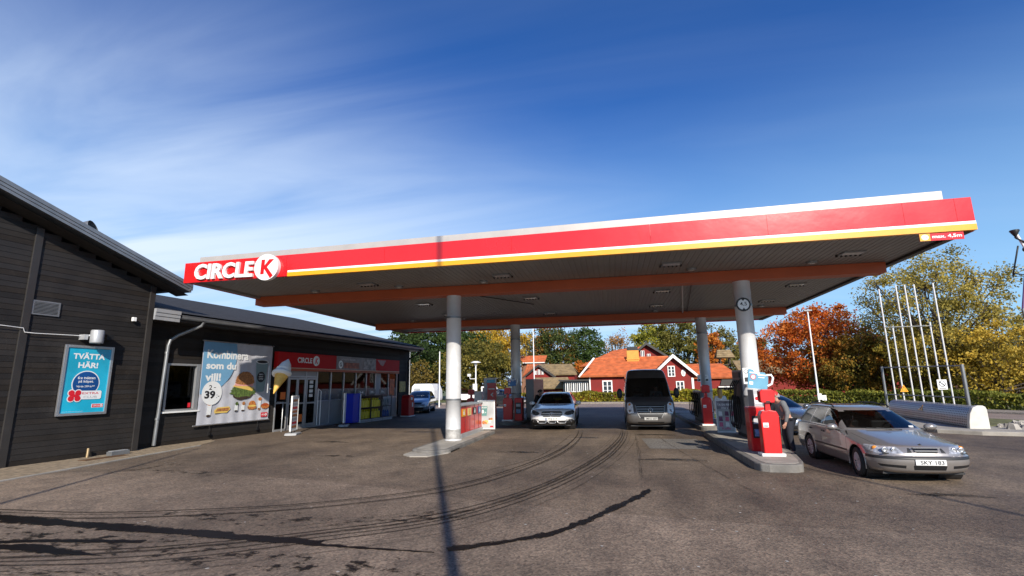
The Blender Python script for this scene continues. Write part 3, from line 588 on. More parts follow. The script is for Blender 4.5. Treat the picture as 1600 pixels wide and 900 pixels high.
def blob(cx,cy,rx,ry,z,m,j=.06,a0=0,a1=2*PI,n=26): mb.add([(cx+rx*(1+random.uniform(-j,j))*math.cos(a0+(a1-a0)*k/n), cy+ry*(1+random.uniform(-j,j))*math.sin(a0+(a1-a0)*k/n), z) for k in range(n)], [tuple(range(n))], m)
blob(1.90,1.02,.50,.22,Z+.002,bot); blob(1.88,1.10,.60,.20,Z+.003,let_,.16); mb.prism([(1.38,1.30),(2.32,1.12),(2.40,1.24),(1.6,1.44)],Z+.003,Z+.004,chz); mb.prism([(1.46,1.32),(2.34,1.30),(2.36,1.42),(1.52,1.50)],Z+.004,Z+.005,ham)
blob(1.94,1.44,.46,.42,Z+.006,bun,.04,0,PI); blob(1.94,1.45,.46,.09,Z+.0065,bun,.04)
cupm = mat('cup_grey_green',(.20,.29,.30),.4,var=.08)
mb.prism([(2.52,1.10),(2.92,1.10),(3.06,2.25),(2.42,2.25)],Z+.002,Z+.003,cupm); blob(2.74,2.26,.33,.085,Z+.004,M_pw,0); blob(2.74,2.26,.28,.06,Z+.0045,M_ink,0); mb.disc(2.72,1.66,Z+.0045,.21,M_ink,24); blob(2.72,1.11,.2,.04,Z+.0045,cupm,0)
mb.text('SIMPLY',2.72,1.74,Z+.006,M_pw,h=.045,w=.22,bold=.02); mb.text('GREAT',2.72,1.65,Z+.006,M_pw,h=.045,w=.22,bold=.02); mb.text('COFFEE',2.72,1.56,Z+.006,M_pw,h=.045,w=.22,bold=.02)
hot = mat('roll_orange',(.50,.17,.04),.6,var=.4,vscale=18)
mb.prism([(.36,.30),(.52,.30),(.55,.72),(.36,.72)],Z+.002,Z+.003,M_pw); blob(.45,.70,.11,.06,Z+.0035,hot); blob(.43,.29,.09,.04,Z+.0035,bot)
mb.prism([(.68,.36),(1.22,.36),(1.36,.48),(1.30,.58),(.80,.56),(.66,.46)],Z+.002,Z+.003,chz); mb.prism([(.72,.42),(1.26,.42),(1.32,.54),(.80,.52)],Z+.004,Z+.005,bun)
for cx, mm in ((1.62,M_pw),(1.94,M_pw)):
    mb.prism([(cx-.08,.40),(cx+.08,.40),(cx+.07,.62),(cx-.07,.62)],Z+.002,Z+.003,mm); blob(cx+.02,.66,.07,.07,Z+.004,bun if cx > 1.7 else let_); blob(cx,.40,.08,.025,Z+.0035,bot)
blob(2.38,.50,.22,.10,Z+.002,bun); blob(2.38,.60,.18,.15,Z+.003,hot); blob(2.38,.55,.20,.04,Z+.004,chz)
mb.prism([(2.68,.40),(2.80,.40),(2.83,.80),(2.70,.80)],Z+.002,Z+.003,M_pw); blob(2.76,.80,.09,.07,Z+.0035,hot); blob(2.74,.42,.07,.04,Z+.0035,bun)
blob(3.05,.52,.22,.11,Z+.002,hot); blob(3.04,.57,.20,.05,Z+.003,mat('sausage',(.42,.08,.02),.4))
mb.prism([(2.86,.10),(3.20,.10),(3.20,.27),(2.86,.27)],Z+.002,Z+.003,M_pred2); mb.text('CIRCLE',2.98,.155,Z+.005,M_pw,h=.06,w=.18,bold=.03); mb.disc(3.12,.185,Z+.005,.05,M_pw,16); mb.text('K',3.12,.16,Z+.007,M_pred2,h=.05,w=.045,bold=.03)
mb.build('print', bc)
mb = MB(P); mb.tube([(-.05,BH+.02,.0),(BW+.05,BH+.02,.0)],.025,M_steel); mb.build('rod', bn); mb = MB(P); mb.tube([(-.12,-.02,.0),(BW+.05,-.02,.0)],.025,M_steel); mb.build('rod', bn)
mb = MB(P)
for x in (.55,2.75): mb.tube([(x,-.02,0),(x,-.28,.0)],.008,M_black,6); mb.box(x-.035,x+.035,-.38,-.26,-.03,.03,M_black)
mb.build('tensioner', bn)

# ice cream cone sign
ic = thing('ice_cream_sign', tuple(sp(2.75,.05,1.5)), 'oversized soft ice cream cone model on the wall beside the door', 'ice cream sign')
M_ice = mat('whipped_white',(.85,.84,.80),.5,var=.04,bump=.3,bscale=20); M_cone = mat('waffle_yellow',(.75,.45,.10),.6,var=.12,vscale=12,bump=.5,bscale=60)
q0 = sp(2.38,1.3,1.56); q1 = sp(2.73,1.3,2.26); axis = (q1-q0).normalized()
mb = MB(); mb.tube([q0+(q1-q0)*t for t in (0,.02,.5,1)], [.005,.02,.13,.25], M_cone, 24); mb.build('cone', ic)
mb = MB(); side = axis.cross(Vector((0,1,0))).normalized(); s2 = axis.cross(side).normalized()
mb.tube([q1+axis*t for t in (-.02,.12,.30,.50,.62,.72)], [.24,.29,.25,.18,.09,.01], M_ice, 24)
pts = []; rr = []
for k in range(90):
    t = k/89; a = t*2*PI*3.4; R = .27*(1-t)**.75+.01; pts.append(q1+axis*(.02+.66*t)+(side*math.cos(a)+s2*math.sin(a))*R); rr.append(.085*(1-t)+.02)
mb.tube(pts, rr, M_ice, 12); mb.build('whipped_cream', ic)
mb = MB(); mb.tube([sp(3.75,.0,2.45),sp(2.75,1.15,2.45)],.02,M_steel); mb.tube([sp(3.75,.0,1.75),sp(2.4,1.1,1.75)],.015,M_steel); mb.tube([sp(2.3,1.08,1.6),sp(2.3,1.08,2.62)],.022,M_lg); mb.build('bracket', ic)

# ---------------------------------------------------------------- canopy
X0,X1,Y0,Y1 = -12.2,7.83,12.1,28.2
cn = thing('fuel_canopy', (-2.2,20,0), 'large flat forecourt canopy with red, white and yellow fascia on four silver columns', 'canopy')
bz = lambda x: 4.83+(x-X0)/(X1-X0)*.07
tz = lambda x: 5.42+(x-X0)/(X1-X0)*.21
mb = MB()
px = .15; x = X0+.1
while x < X1-.1:                      # ribbed soffit running front to back
    a, c = x, min(x+px, X1-.1)
    mb.add([(a,Y0+.08,4.93),(a,Y1-.08,4.93),(a+(c-a)*.72,Y1-.08,4.93),(a+(c-a)*.72,Y0+.08,4.93)], [(0,1,2,3)], M_sof)
    mb.add([(a+(c-a)*.72,Y0+.08,4.93),(a+(c-a)*.72,Y1-.08,4.93),(a+(c-a)*.78,Y1-.08,4.940),(a+(c-a)*.78,Y0+.08,4.940),(a+(c-a)*.94,Y1-.08,4.940),(a+(c-a)*.94,Y0+.08,4.940),(c,Y1-.08,4.93),(c,Y0+.08,4.93)],
           [(0,1,2,3),(3,2,4,5),(5,4,6,7)], M_sof); x += px
mb.build('soffit', cn)
mb = MB()
def fas(xa, xb, f0, f1, yo, m):
    def zz(x, f): return bz(x)+(tz(x)-bz(x))*f
    mb.add([(xa,yo,zz(xa,f0)),(xb,yo,zz(xb,f0)),(xb,yo,zz(xb,f1)),(xa,yo,zz(xa,f1)),(xa,Y0+.10,zz(xa,f0)),(xb,Y0+.10,zz(xb,f0)),(xb,Y0+.10,zz(xb,f1)),(xa,Y0+.10,zz(xa,f1))],
           [(0,1,2,3),(5,4,7,6),(0,4,5,1),(3,2,6,7),(0,3,7,4),(1,5,6,2)], m)
sm_ = [X0,-8.85,-5.9,-2.4,1.04,3.68,6.49,7.5,X1]
for a, c in zip(sm_[:-1], sm_[1:]): fas(a+.003, c-.003, 0, 1, Y0, M_red)
fc = mb.build('front_fascia', cn)
mb = MB(); fas(-8.8,X1+.004,.175,.262,Y0-.006,M_white); mb.build('white_stripe', fc)
mb = MB(); fas(-8.8,X1+.004,-.012,.172,Y0-.010,M_yel); mb.build('yellow_stripe', fc)
mb = MB()
mb.box(X1-.06,X1,Y0+.102,Y1,4.88,5.62,M_red); mb.box(X0,X0+.06,Y0+.102,Y1,4.85,5.42,M_red); mb.box(X0+.06,X1-.06,Y1-.06,Y1,4.88,5.5,M_red); mb.build('side_fascia', cn)
mb = MB(); mb.box(X1-.22,X1-.062,Y0+.11,Y1-.1,4.86,4.925,M_sid2); mb.build('edge_lip', cn)
mb = MB(); mb.box(X0+.062,X0+.2,Y0+.11,Y1-.1,4.86,4.925,M_sof); mb.build('edge_lip', cn)
mb = MB(); mb.add([(X0+.1,12.5,5.3),(7.55,12.5,5.3),(7.55,12.5,5.96),(X0+.1,12.5,5.70),(X0+.1,27.9,5.3),(7.55,27.9,5.3),(7.55,27.9,5.96),(X0+.1,27.9,5.70)], [(0,1,2,3),(5,4,7,6),(3,2,6,7),(0,3,7,4),(1,5,6,2)], M_par); mb.build('parapet', cn, bevel=.01)
for y, a, c in ((15.14,X0,7.49),(23.75,X0+.25,7.6)):
    mb = MB(); mb.box(a,c,y,y+.46,4.63,4.928,M_orange); mb.build('beam', cn, bevel=.008)
mb = MB(); mb.tube([(2.2,15.7,4.86),(3.2,23.6,4.86)],.03,M_lg); mb.tube([(2.5,15.7,4.88),(3.4,23.6,4.88)],.02,M_black); mb.tube([(-4.6,17,4.9),(-3.0,19.5,4.9)],.015,M_black); mb.build('conduit', cn)
M_scuff = mat('scuffed_silver', (.38,.37,.35), .6, .1, var=.35, vscale=6, dirt=.5)
COLS = [(-5.0,15.38),(3.8,15.45),(-4.65,24.0),(4.03,24.1)]
for (x, y) in COLS:
    mb = MB(); mb.lathe([(.26,.10),(.26,.13),(.235,.15),(.235,1.32),(.245,1.322),(.245,1.36),(.235,1.362),(.235,3.9),(.243,3.902),(.243,3.94),(.235,3.942),(.235,4.64)], M_col, c=(x,y,0), n=40); cl = mb.build('column', cn)
    mb = MB(); mb.lathe([(.2355,.15),(.2362,.16),(.2362,.42),(.2355,.44)], M_scuff, c=(x,y,0), n=40); mb.build('scuffed_foot', cl)
    mb = MB(); mb.lathe([(.247,1.315),(.249,1.365)], M_gal, c=(x,y,0), n=40); mb.lathe([(.245,3.89),(.247,3.95)], M_gal, c=(x,y,0), n=40); mb.build('joint_ring', cl)
# lights in the soffit
M_lens = mat('lamp_lens', (.45,.45,.43), .2, var=.02)
for (x, y) in [(-6.65,15.0-.25),(-3.82,14.7),(2.31,14.6),(5.44,14.6),(-6.98,23.0),(-6.31,24.6),(-3.44,24.6),(2.65,24.6),(1.95,23.1),(6.35,22.9),(-9.6,14.7),(-9.6,23.0)]:
    mb = MB(); mb.lathe([(.13,4.96),(.15,4.91),(.13,4.885),(.09,4.88)], M_gal, c=(x,y,0), n=20); dl = mb.build('downlight', cn)
    mb = MB(); mb.lathe([(.09,4.883),(.07,4.87),(0.0,4.862)], M_lens, c=(x,y,0), n=20); mb.build('lens', dl)
for (x, y) in [(-7.42,14.06),(-3.08,13.95),(1.68,13.76),(6.09,13.75),(-7.17,18.25),(-2.89,18.04),(1.81,17.94),(6.17,17.99),(-2.73,22.4),(1.9,21.4),(6.2,21.4),(-7.2,21.4)]:
    mb = MB(); mb.box(x-.26,x+.26,y-.17,y+.17,4.895,4.95,M_gal)
    for k in range(6): mb.box(x-.30+k*.11,x-.26+k*.11,y+.18,y+.25,4.87,4.93,M_black)
    fl = mb.build('floodlight', cn, bevel=.01)
    mb = MB(); mb.quad((x-.22,y-.13,4.892),(x+.22,y-.13,4.892),(x+.22,y+.13,4.892),(x-.22,y+.13,4.892),M_lens); mb.build('lens', fl)
# channel letters
mb = MB(FF(0,Y0,0)); mb.text('CIRCLE',-10.82,4.89,.005,M_white,h=.46,w=1.94,bold=.030,depth=.07,shear=.06)
for i in range(len(mb.v)):
    p = mb.v[i]; mb.v[i] = Vector((p.x,p.y,p.z+.00+(p.x+11.8)*-.010))
mb.build('channel_letters', fc)
mb = MB(FF(-9.40,Y0,5.11))
mb.prism([(.375*math.cos(2*PI*k/48),.375*math.sin(2*PI*k/48)) for k in range(48)],.0,.12,M_white); rd = mb.build('round_logo', fc)
mb = MB(FF(-9.40,Y0,5.11))
mb.prism([(-.17,-.20),(-.06,-.20),(-.045,.22),(-.155,.22)],.121,.126,M_red)
mb.prism([(-.075,.02),(.09,.22),(.24,.22),(.03,.0),(.235,-.25),(.15,-.33),(-.075,-.02)],.121,.127,M_red); mb.build('letter', rd)
t = thing('height_limit_board', (7.1,12.08,4.75), 'small red clearance board reading max. 4,5m hanging under the canopy edge', 'sign')
mb = MB(FF(7.12,Y0-.02,4.77)); mb.prism([(-.42,-.075),(.42,-.075),(.42,.085),(-.42,.085)],0,.02,M_red); mb.build('board', t)
mb = MB(FF(7.12,Y0-.042,4.77)); mb.prism([(-.42,-.075),(-.22,-.075),(-.22,.085),(-.42,.085)],0,.004,M_yel); mb.disc(-.32,.005,.006,.07,M_pw,20,ry=.06); mb.text('4,5',-.32,-.018,.008,M_ink,h=.04,w=.085); mb.text('max. 4,5m',.10,-.035,.003,M_pw,h=.085,w=.56,bold=.03); mb.build('lettering', t)
t = thing('clearance_sign', (3.72,15.2,3.9), 'round white 4,5 height limit sign near the top of the right front column', 'sign')
mb = MB(frame((3.74,15.195,3.92),(1,.05,0),(.05,-1,0))); n = 40
mb.prism([(.20*math.cos(2*PI*k/n),.20*math.sin(2*PI*k/n)) for k in range(n)],0,.012,M_ink); mb.build('plate', t)
mb = MB(frame((3.74,15.18,3.92),(1,.05,0),(.05,-1,0)))
mb.prism([(.155*math.cos(2*PI*k/n),.155*math.sin(2*PI*k/n)) for k in range(n)],0,.004,M_pw); mb.prism([(-.06,.17),(0,.10),(.06,.17)],.005,.008,M_ink); mb.prism([(-.06,-.17),(.06,-.17),(0,-.10)],.005,.008,M_ink); mb.text('4,5',0,-.05,.006,M_ink,h=.12,w=.19,bold=.01); mb.build('lettering', t)

# ---------------------------------------------------------------- pump islands
def rr_poly(x0,x1,y0,y1,r=.4,front=True):
    P = []; cx = (x0+x1)/2; hw = (x1-x0)/2
    for k in range(13): a = PI+PI*k/12; P.append((cx+hw*math.cos(a), y0+r+r*math.sin(a)))
    for k in range(13): a = PI*k/12; P.append((cx+hw*math.cos(a), y1-r+r*math.sin(a)))
    return P
I4 = [(2.72,14),(2.70,11.4),(2.76,11.18),(2.90,11.08),(3.38,11.06),(3.54,11.18),(3.68,11.6),(3.90,12.7),(4.06,14),(4.10,18),(3.9,18.3),(3.0,18.3),(2.8,18)]
for (x0,x1,y0,y1,h) in ((-5.5,-4.42,13.0,18.9,.10),(-5.2,-4.1,22.1,29.0,.14),(3.0,4.25,19.6,28.0,.14),(2.74,3.88,11.0,18.0,.15)):
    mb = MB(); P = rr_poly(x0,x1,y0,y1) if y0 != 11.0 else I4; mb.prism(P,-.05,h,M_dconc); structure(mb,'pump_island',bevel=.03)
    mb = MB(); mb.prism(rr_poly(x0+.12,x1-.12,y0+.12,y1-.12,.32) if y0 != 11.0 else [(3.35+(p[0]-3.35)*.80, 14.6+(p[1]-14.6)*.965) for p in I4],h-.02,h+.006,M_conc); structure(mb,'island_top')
slab('island_apron', [(-5.5,12.75),(-5.2,12.45),(-4.75,12.5),(-4.42,13.2),(-4.42,14.2),(-5.5,14.2)], -.02, .03, M_conc, 0)
# red cabinet with pictograms behind the left front column
t = thing('red_cabinet', (-5.15,17.2,.1), 'long waist high red cabinet with four small pictogram tiles behind the left front column', 'cabinet')
mb = MB(); mb.box(-5.34,-4.93,15.85,18.7,.24,1.10,M_pred)
for k in range(1,5): mb.box(-4.93,-4.922,15.85+k*.57-.006,15.85+k*.57+.006,.24,1.10,M_black)
mb.build('body', t, bevel=.01)
mb = MB(); mb.box(-5.38,-4.88,15.80,18.75,1.10,1.15,M_lg); mb.build('top', t, bevel=.01)
mb = MB(); mb.box(-5.36,-4.88,15.82,18.72,.10,.235,M_lg); mb.build('plinth', t, bevel=.01)
P = frame((-4.92,15.9,.76),(0,1,0),(1,0,0))
for k, (bgc, fgc) in enumerate(((M_yel,M_pw),(mat('tile_cream',(.75,.6,.25),.5),M_yel),(M_ink,M_pw),(M_pblue,M_pw))):
    mb = MB(P); xx = .12+k*.66; mb.prism([(xx,-.0),(xx+.42,0),(xx+.42,.24),(xx,.24)],.002,.012,bgc); mb.prism([(xx+.15,.05),(xx+.27,.05),(xx+.27,.15),(xx+.15,.15)],.013,.016,fgc); mb.disc(xx+.21,.18,.014,.04,fgc,12); mb.build('pictogram_tile', t)

def service_post(x, y, z0, label, w=.36, h=1.05, tilt=0, group='red service posts on the pump islands'):
    t = thing('service_post', (x,y,z0), label, 'service post', group)
    mb = MB(); hw = w/2
    mb.prism([], 0, 0, M_pred) if False else None
    F = FF(x,y,z0)
    mb = MB(F); mb.prism([(-hw-.05,0),(hw+.05,0),(hw+.05,.06),(-hw-.05,.06)],-.32,.03,M_white); mb.build('base_plate', t, bevel=.01)
    mb = MB(F); mb.prism([(-hw+.01,.06),(hw-.01,.06),(hw,h-.12),(hw-.04,h-.03),(.0,h),(-hw+.04,h-.03),(-hw,h-.12)],-.26,.0,M_pred); mb.build('body', t, bevel=.02)
    mb = MB(F); mb.prism([(-.06,h-.03),(.06,h-.03),(.045,h+.16),(-.045,h+.16)],-.18,-.07,M_pred); mb.build('neck', t, bevel=.01)
    mb = MB(F); mb.prism([(-.13,h+.15),(.13,h+.15),(.15,h+.20),(.15,h+.40),(.10,h+.44),(-.10,h+.44),(-.15,h+.40),(-.15,h+.20)],-.25,-.01,M_pred); hd = mb.build('head', t, bevel=.015)
    mb = MB(F); mb.prism([(-.06,h+.155),(.06,h+.155),(.03,h+.19),(-.03,h+.19)],-.01,.004,M_black); mb.build('slot', hd)
    mb = MB(F); mb.prism([(-hw+.04,h*.62),(-hw+.15,h*.62),(-hw+.15,h*.72),(-hw+.04,h*.72)],.001,.003,M_pw); mb.prism([(-hw+.05,h*.64),(-hw+.14,h*.64),(-hw+.14,h*.66),(-hw+.05,h*.66)],.0035,.005,M_ink); mb.build('sticker', t)
    mb = MB(F); mb.tube([(hw+.01,h*.85,-.13),(hw+.05,h*.85,-.13),(hw+.05,h*.45,-.13),(hw+.01,h*.45,-.13)],.012,M_black,6); mb.build('handle', t)
    return t
def dispenser(x0, x1, y0, y1, z0, z1, label):
    t = thing('fuel_dispenser', ((x0+x1)/2,(y0+y1)/2,z0), label, 'fuel pump', 'fuel dispensers on the pump islands')
    mb = MB(); mb.box(x0,x1,y0,y1,z0+.1,z1,mat('dispenser_grey',(.14,.14,.145),.4,.3,var=.1,dirt=.1)); mb.build('cabinet', t, bevel=.015)
    mb = MB(); mb.box(x0+.02,x1-.02,y0+.02,y1-.02,z0,z0+.1,M_black); mb.build('plinth', t)
    mb = MB(); mb.box(x0-.02,x0-.001,y0+.15,y1-.15,z0+.35,z1-.25,mat('pump_panel_dark',(.05,.05,.055),.4)); mb.box(x0-.02,x0-.002,y0+.2,y1-.2,z1-.22,z1-.06,M_black); mb.build('side_panel', t)
    n = 4
    for k in range(n):
        y = y0+.25+(y1-y0-.5)*k/(n-1)
        mb = MB(); mb.tube([(x0-.03,y,z1-.3),(x0-.12,y,z1-.45),(x0-.20,y+.02,z0+.85),(x0-.19,y+.05,z0+.35),(x0-.11,y+.1,z0+.22),(x0-.05,y+.12,z0+.45),(x0-.05,y+.1,z0+.95)],.018,M_rub,8); hs = mb.build('hose', t)
        mb = MB(); mb.tube([(x0-.05,y+.1,z0+.93),(x0-.06,y+.08,z0+1.08),(x0-.10,y+.04,z0+1.16)],.028,M_black,8); mb.build('nozzle', hs)
    return t
def terminal(x0, x1, y0, y1, z0, z1, label):
    t = thing('payment_terminal', ((x0+x1)/2,(y0+y1)/2,z0), label, 'payment terminal', 'red payment terminals on the pump islands')
    mb = MB(); mb.box(x0,x1,y0,y1,z0,z1,M_pred); mb.build('housing', t, bevel=.02)
    F = FF((x0+x1)/2,y0,z0); h = z1-z0; w = (x1-x0)/2
    mb = MB(F); mb.prism([(-w+.05,h*.30),(w-.04,h*.30),(w-.04,h*.80),(-w+.05,h*.80)],.001,.02,M_black); mb.build('keypad_panel', t)
    mb = MB(F); mb.prism([(-w+.08,h*.62),(w-.07,h*.62),(w-.07,h*.74),(-w+.08,h*.74)],.021,.025,M_pgrey); mb.prism([(-w+.08,h*.34),(w-.07,h*.34),(w-.07,h*.50),(-w+.08,h*.50)],.021,.025,mat('sticker_blue',(.12,.2,.35),.4,var=.5,vscale=20)); mb.build('display', t)
    return t
# island 4 (right front)
dispenser(3.62,4.05,15.74,16.95,.155,2.08,'grey fuel dispenser with black hoses beside the right front column')
terminal(3.06,3.42,12.95,13.35,.155,1.16,'red payment terminal with black keypad behind the nearest red service post')
mb = MB(); mb.box(3.30,3.62,13.36,13.9,.155,1.55,M_lg); t = tag(mb.build('equipment_box',bevel=.01),'light grey equipment box with stickers in front of the right front column','box')
mb = MB(FF(3.46,13.355,1.2)); mb.prism([(-.15,.02),(.15,.02),(.15,.24),(-.15,.24)],0,.006,M_pw); mb.disc(-.09,.14,.008,.045,M_pred2,14); mb.disc(.05,.14,.008,.045,M_pred2,14); mb.build('sticker', t)
service_post(3.29,12.15,.155,'tall red service post with a white base plate, nearest on the right island',w=.38,h=.98)
# stickers on column 4
mb = MB(frame((3.62,15.14,1.9),(1,.0,0),(-.3,-1,0))); mb.prism([(-.09,-.22),(.07,-.22),(.07,.22),(-.09,.22)],.0,.012,M_pw); mb.disc(-.01,.12,.014,.06,M_ink,16); mb.disc(-.01,.12,.016,.045,M_pw,16); mb.prism([(-.06,-.16),(.04,-.16),(.04,-.04),(-.06,-.04)],.013,.016,M_ink)
tag(mb.build('safety_notice'),'white no smoking and refuelling notice on the right front column','notice')
def jug(x, y, z, s, label, tilt=-.18, m=None):
    t = thing('jug_sign', (x,y,z), label, 'jug shaped sign')
    F = FF(x,y,z) @ Matrix.Rotation(tilt,4,'Z') @ Matrix.Scale(s,4)
    mb = MB(F); mb.prism([(-.25,-.18),(.16,-.18),(.18,-.05),(.18,.10),(.10,.20),(-.12,.20),(-.15,.25),(-.24,.25),(-.25,.18)],0,.03,m or mat('jug_blue',(.12,.33,.46),.4,var=.1)); mb.build('board', t)
    mb = MB(F); mb.tube([(.14,.14,.015),(.24,.16,.015),(.28,.10,.015),(.26,-.04,.015),(.17,-.10,.015)],.026,M_white,8); mb.build('handle', t)
    mb = MB(F); mb.disc(-.14,.08,.033,.06,M_pred2,18); mb.disc(-.14,.08,.035,.045,M_pw,18); mb.prism([(-.05,.12),(.13,.12),(.13,.15),(-.05,.15)],.032,.034,M_pw); mb.prism([(-.03,.07),(.10,.07),(.10,.09),(-.03,.09)],.032,.034,M_pw); mb.prism([(-.22,-.10),(-.14,-.10),(-.14,-.03),(-.22,-.03)],.032,.034,M_pw); mb.prism([(-.22,.16),(.0,.16),(.0,.19),(-.22,.19)],.032,.034,M_pw); mb.build('print', t)
    mb = MB(F); mb.tube([(.06,-.18,.01),(.12,-.55,-.1)],.012,M_white,6); mb.build('stem', t)
    return t
jug(3.26,12.55,1.76,1.0,'light blue jug shaped washer fluid sign above the nearest red service post',-.12)
# island 2 (left rear)
service_post(-4.83,22.75,.14,'red service post on the rear left island beside the poster stand',w=.42,h=1.04)
terminal(-4.55,-4.20,23.0,23.5,.14,1.15,'red payment terminal beside the rear left column')
dispenser(-4.10,-3.72,23.5,26.8,.145,2.0,'grey fuel dispenser by the rear left column, next to the white estate car')
jug(-4.62,23.0,1.85,.9,'dark blue jug shaped sign on the rear left island',.1,mat('jug_dark_blue',(.03,.14,.35),.4,var=.2))
# island 3 (right rear)
service_post(3.36,20.3,.14,'red service post on the rear right island beside the pink poster stand',w=.36,h=1.05)
dispenser(3.30,3.52,21.3,23.3,.145,1.38,'grey fuel dispenser with hose loops left of the rear right column')
mb = MB(); 
for x in (3.78-.08,4.03): mb.add([(x-.06,23.86,1.75),(x+.08,23.86,1.75),(x+.08,23.86,2.05),(x-.06,23.86,2.05)], [(0,1,2,3)], M_pw); mb.add([(x-.04,23.857,1.78),(x+.06,23.857,1.78),(x+.06,23.857,1.87),(x-.04,23.857,1.87)], [(0,1,2,3)], M_ink); mb.add([(x-.03+.04*math.cos(a),23.857,1.96+.04*math.sin(a)) for a in (0,1,2,3,4,5)], [(0,1,2,3,4,5)], M_pgrey)
tag(mb.build('safety_notice'),'pair of small white safety notices on the rear right column','notice')

# poster stands
def poster_stand(x, y, label, w=.66, h=1.05, rz=0, base=M_lg, z0=0, tilt=0., printfn=None):
    t = thing('poster_stand', (x,y,z0), label, 'poster stand', 'pavement poster stands')
    d = Matrix.Rotation(rz,4,'Z'); F = Matrix.Translation((x,y,z0)) @ d @ Matrix(((1,0,0,0),(0,0,-1,0),(0,1,0,0),(0,0,0,1)))
    mb = MB(F); mb.prism([(-w*.45,0),(w*.45,0),(w*.38,.08),(-w*.38,.08)],-.22,.22,base); mb.build('base', t, bevel=.02)
    mb = MB(F); mb.prism([(-.2,.07),(-.17,.07),(-.17,.16),(-.2,.16)],-.01,.01,M_black); mb.prism([(.17,.07),(.2,.07),(.2,.16),(.17,.16)],-.01,.01,M_black); mb.build('springs', t)
    mb = MB(F); hw = w/2; z = .15; f = .035
    for q in ([(-hw,z),(hw,z),(hw,z+f),(-hw,z+f)],[(-hw,z+h-f),(hw,z+h-f),(hw,z+h),(-hw,z+h)],[(-hw,z+f),(-hw+f,z+f),(-hw+f,z+h-f),(-hw,z+h-f)],[(hw-f,z+f),(hw,z+f),(hw,z+h-f),(hw-f,z+h-f)]): mb.prism(q,-.03,.03,M_white)
    mb.build('frame', t, bevel=.005)
    mb = MB(F); printfn(mb, hw-f, z+f, z+h-f); mb.build('poster', t)
    return t
M_pp = mat('poster_grey_print', (.42,.44,.44), .45, var=.25, vscale=2)
def pr_waffle(mb, hw, z0, z1):
    mb.prism([(-hw,z0),(hw,z0),(hw,z1),(-hw,z1)],-.02,.02,M_pp); gm = mat('print_green_grey',(.10,.24,.22),.5,var=.2)
    mb.prism([(-hw+.01,z0+.45),(.02,z0+.45),(.05,z0+.8),(-hw+.01,z0+.8)],.021,.023,gm)
    mb.text('FRUKOST',-.12,z0+.72,.024,M_pw,h=.05,w=.3,bold=.02); mb.text('18',-.15,z0+.54,.024,M_pw,h=.13,w=.12,bold=.03); mb.text(':-',-.03,z0+.54,.024,M_pw,h=.06,w=.05,bold=.03)
    random.seed(4)
    for k in range(16):
        a = random.random(); cx = -hw+.1+a*.42; cy = z0+.15+a*.25*random.random()+.02
        mb.add([(cx+random.uniform(.03,.07)*math.cos(q),cy+random.uniform(.03,.06)*math.sin(q),.0235+k*.0003) for q in (0,1,2,3,4,5)], [(0,1,2,3,4,5)], (hot,bun,chz,M_pw)[k%4])
    mb.prism([(hw-.15,z0+.04),(hw-.03,z0+.04),(hw-.03,z0+.09),(hw-.15,z0+.09)],.021,.024,M_pred2)
def pr_pink(mb, hw, z0, z1):
    mb.prism([(-hw,z0),(hw,z0),(hw,z1),(-hw,z1)],-.02,.02,M_pp); pk = mat('print_pink',(.55,.12,.22),.5,var=.3,vscale=10); dkp = mat('print_plum',(.18,.07,.14),.5,var=.4,vscale=10)
    mb.prism([(-hw,z1-.26),(hw,z1-.26),(hw,z1),(-hw,z1)],.021,.022,dkp if False else mat('print_dusk',(.25,.23,.26),.5,var=.5,vscale=6))
    mb.text('TA EN FIKA',0,z1-.15,.024,M_pw,h=.07,w=.44,bold=.03); mb.text('FÖR 2',0,z1-.25,.024,M_pw,h=.06,w=.2,bold=.03)
    random.seed(9)
    for k in range(9):
        cx = -hw+.1+(k%3)*.19; cy = z0+.22+(k//3)*.17; mb.prism([(cx-.06,cy-.07),(cx+.06,cy-.07),(cx+.05,cy+.06),(cx-.05,cy+.07)],.021,.023+.0005*k,(pk,dkp,M_pw)[(k*2+k//3)%3])
    mb.text('Kaffe',0,z0+.06,.024,pk,h=.07,w=.26,bold=.02)
poster_stand(-4.76,18.6,'white framed poster stand showing pastries, beside the red cabinet',w=.66,h=1.06,rz=.05,printfn=pr_waffle)
poster_stand(3.43,17.55,'white framed grey and pink poster stand between the two right islands',w=.56,h=1.02,rz=-.03,printfn=pr_pink)
def pr_menu(mb, hw, z0, z1):
    mb.prism([(-hw,z0),(hw,z0),(hw,z1),(-hw,z1)],-.02,.02,M_pw); random.seed(2)
    for k in range(8): mb.prism([(-hw+.05,z0+.08+k*.14),(hw-.06,z0+.08+k*.14),(hw-.1,z0+.17+k*.14),(-hw+.08,z0+.17+k*.14)],.021,.023,(hot,M_pred2,M_pgrey,bun)[k%4])
a = sp(3.05,1.75,0); poster_stand(a.x,a.y,'narrow white poster stand edge on before the entrance door',w=.80,h=1.32,rz=1.88,printfn=pr_menu)
a = sp(6.95,1.25,0); poster_stand(a.x,a.y,'white edge on poster stand before the blue display unit',w=.72,h=1.35,rz=2.0,printfn=lambda mb,hw,z0,z1: mb.prism([(-hw,z0),(hw,z0),(hw,z1),(-hw,z1)],-.02,.02,M_pw))
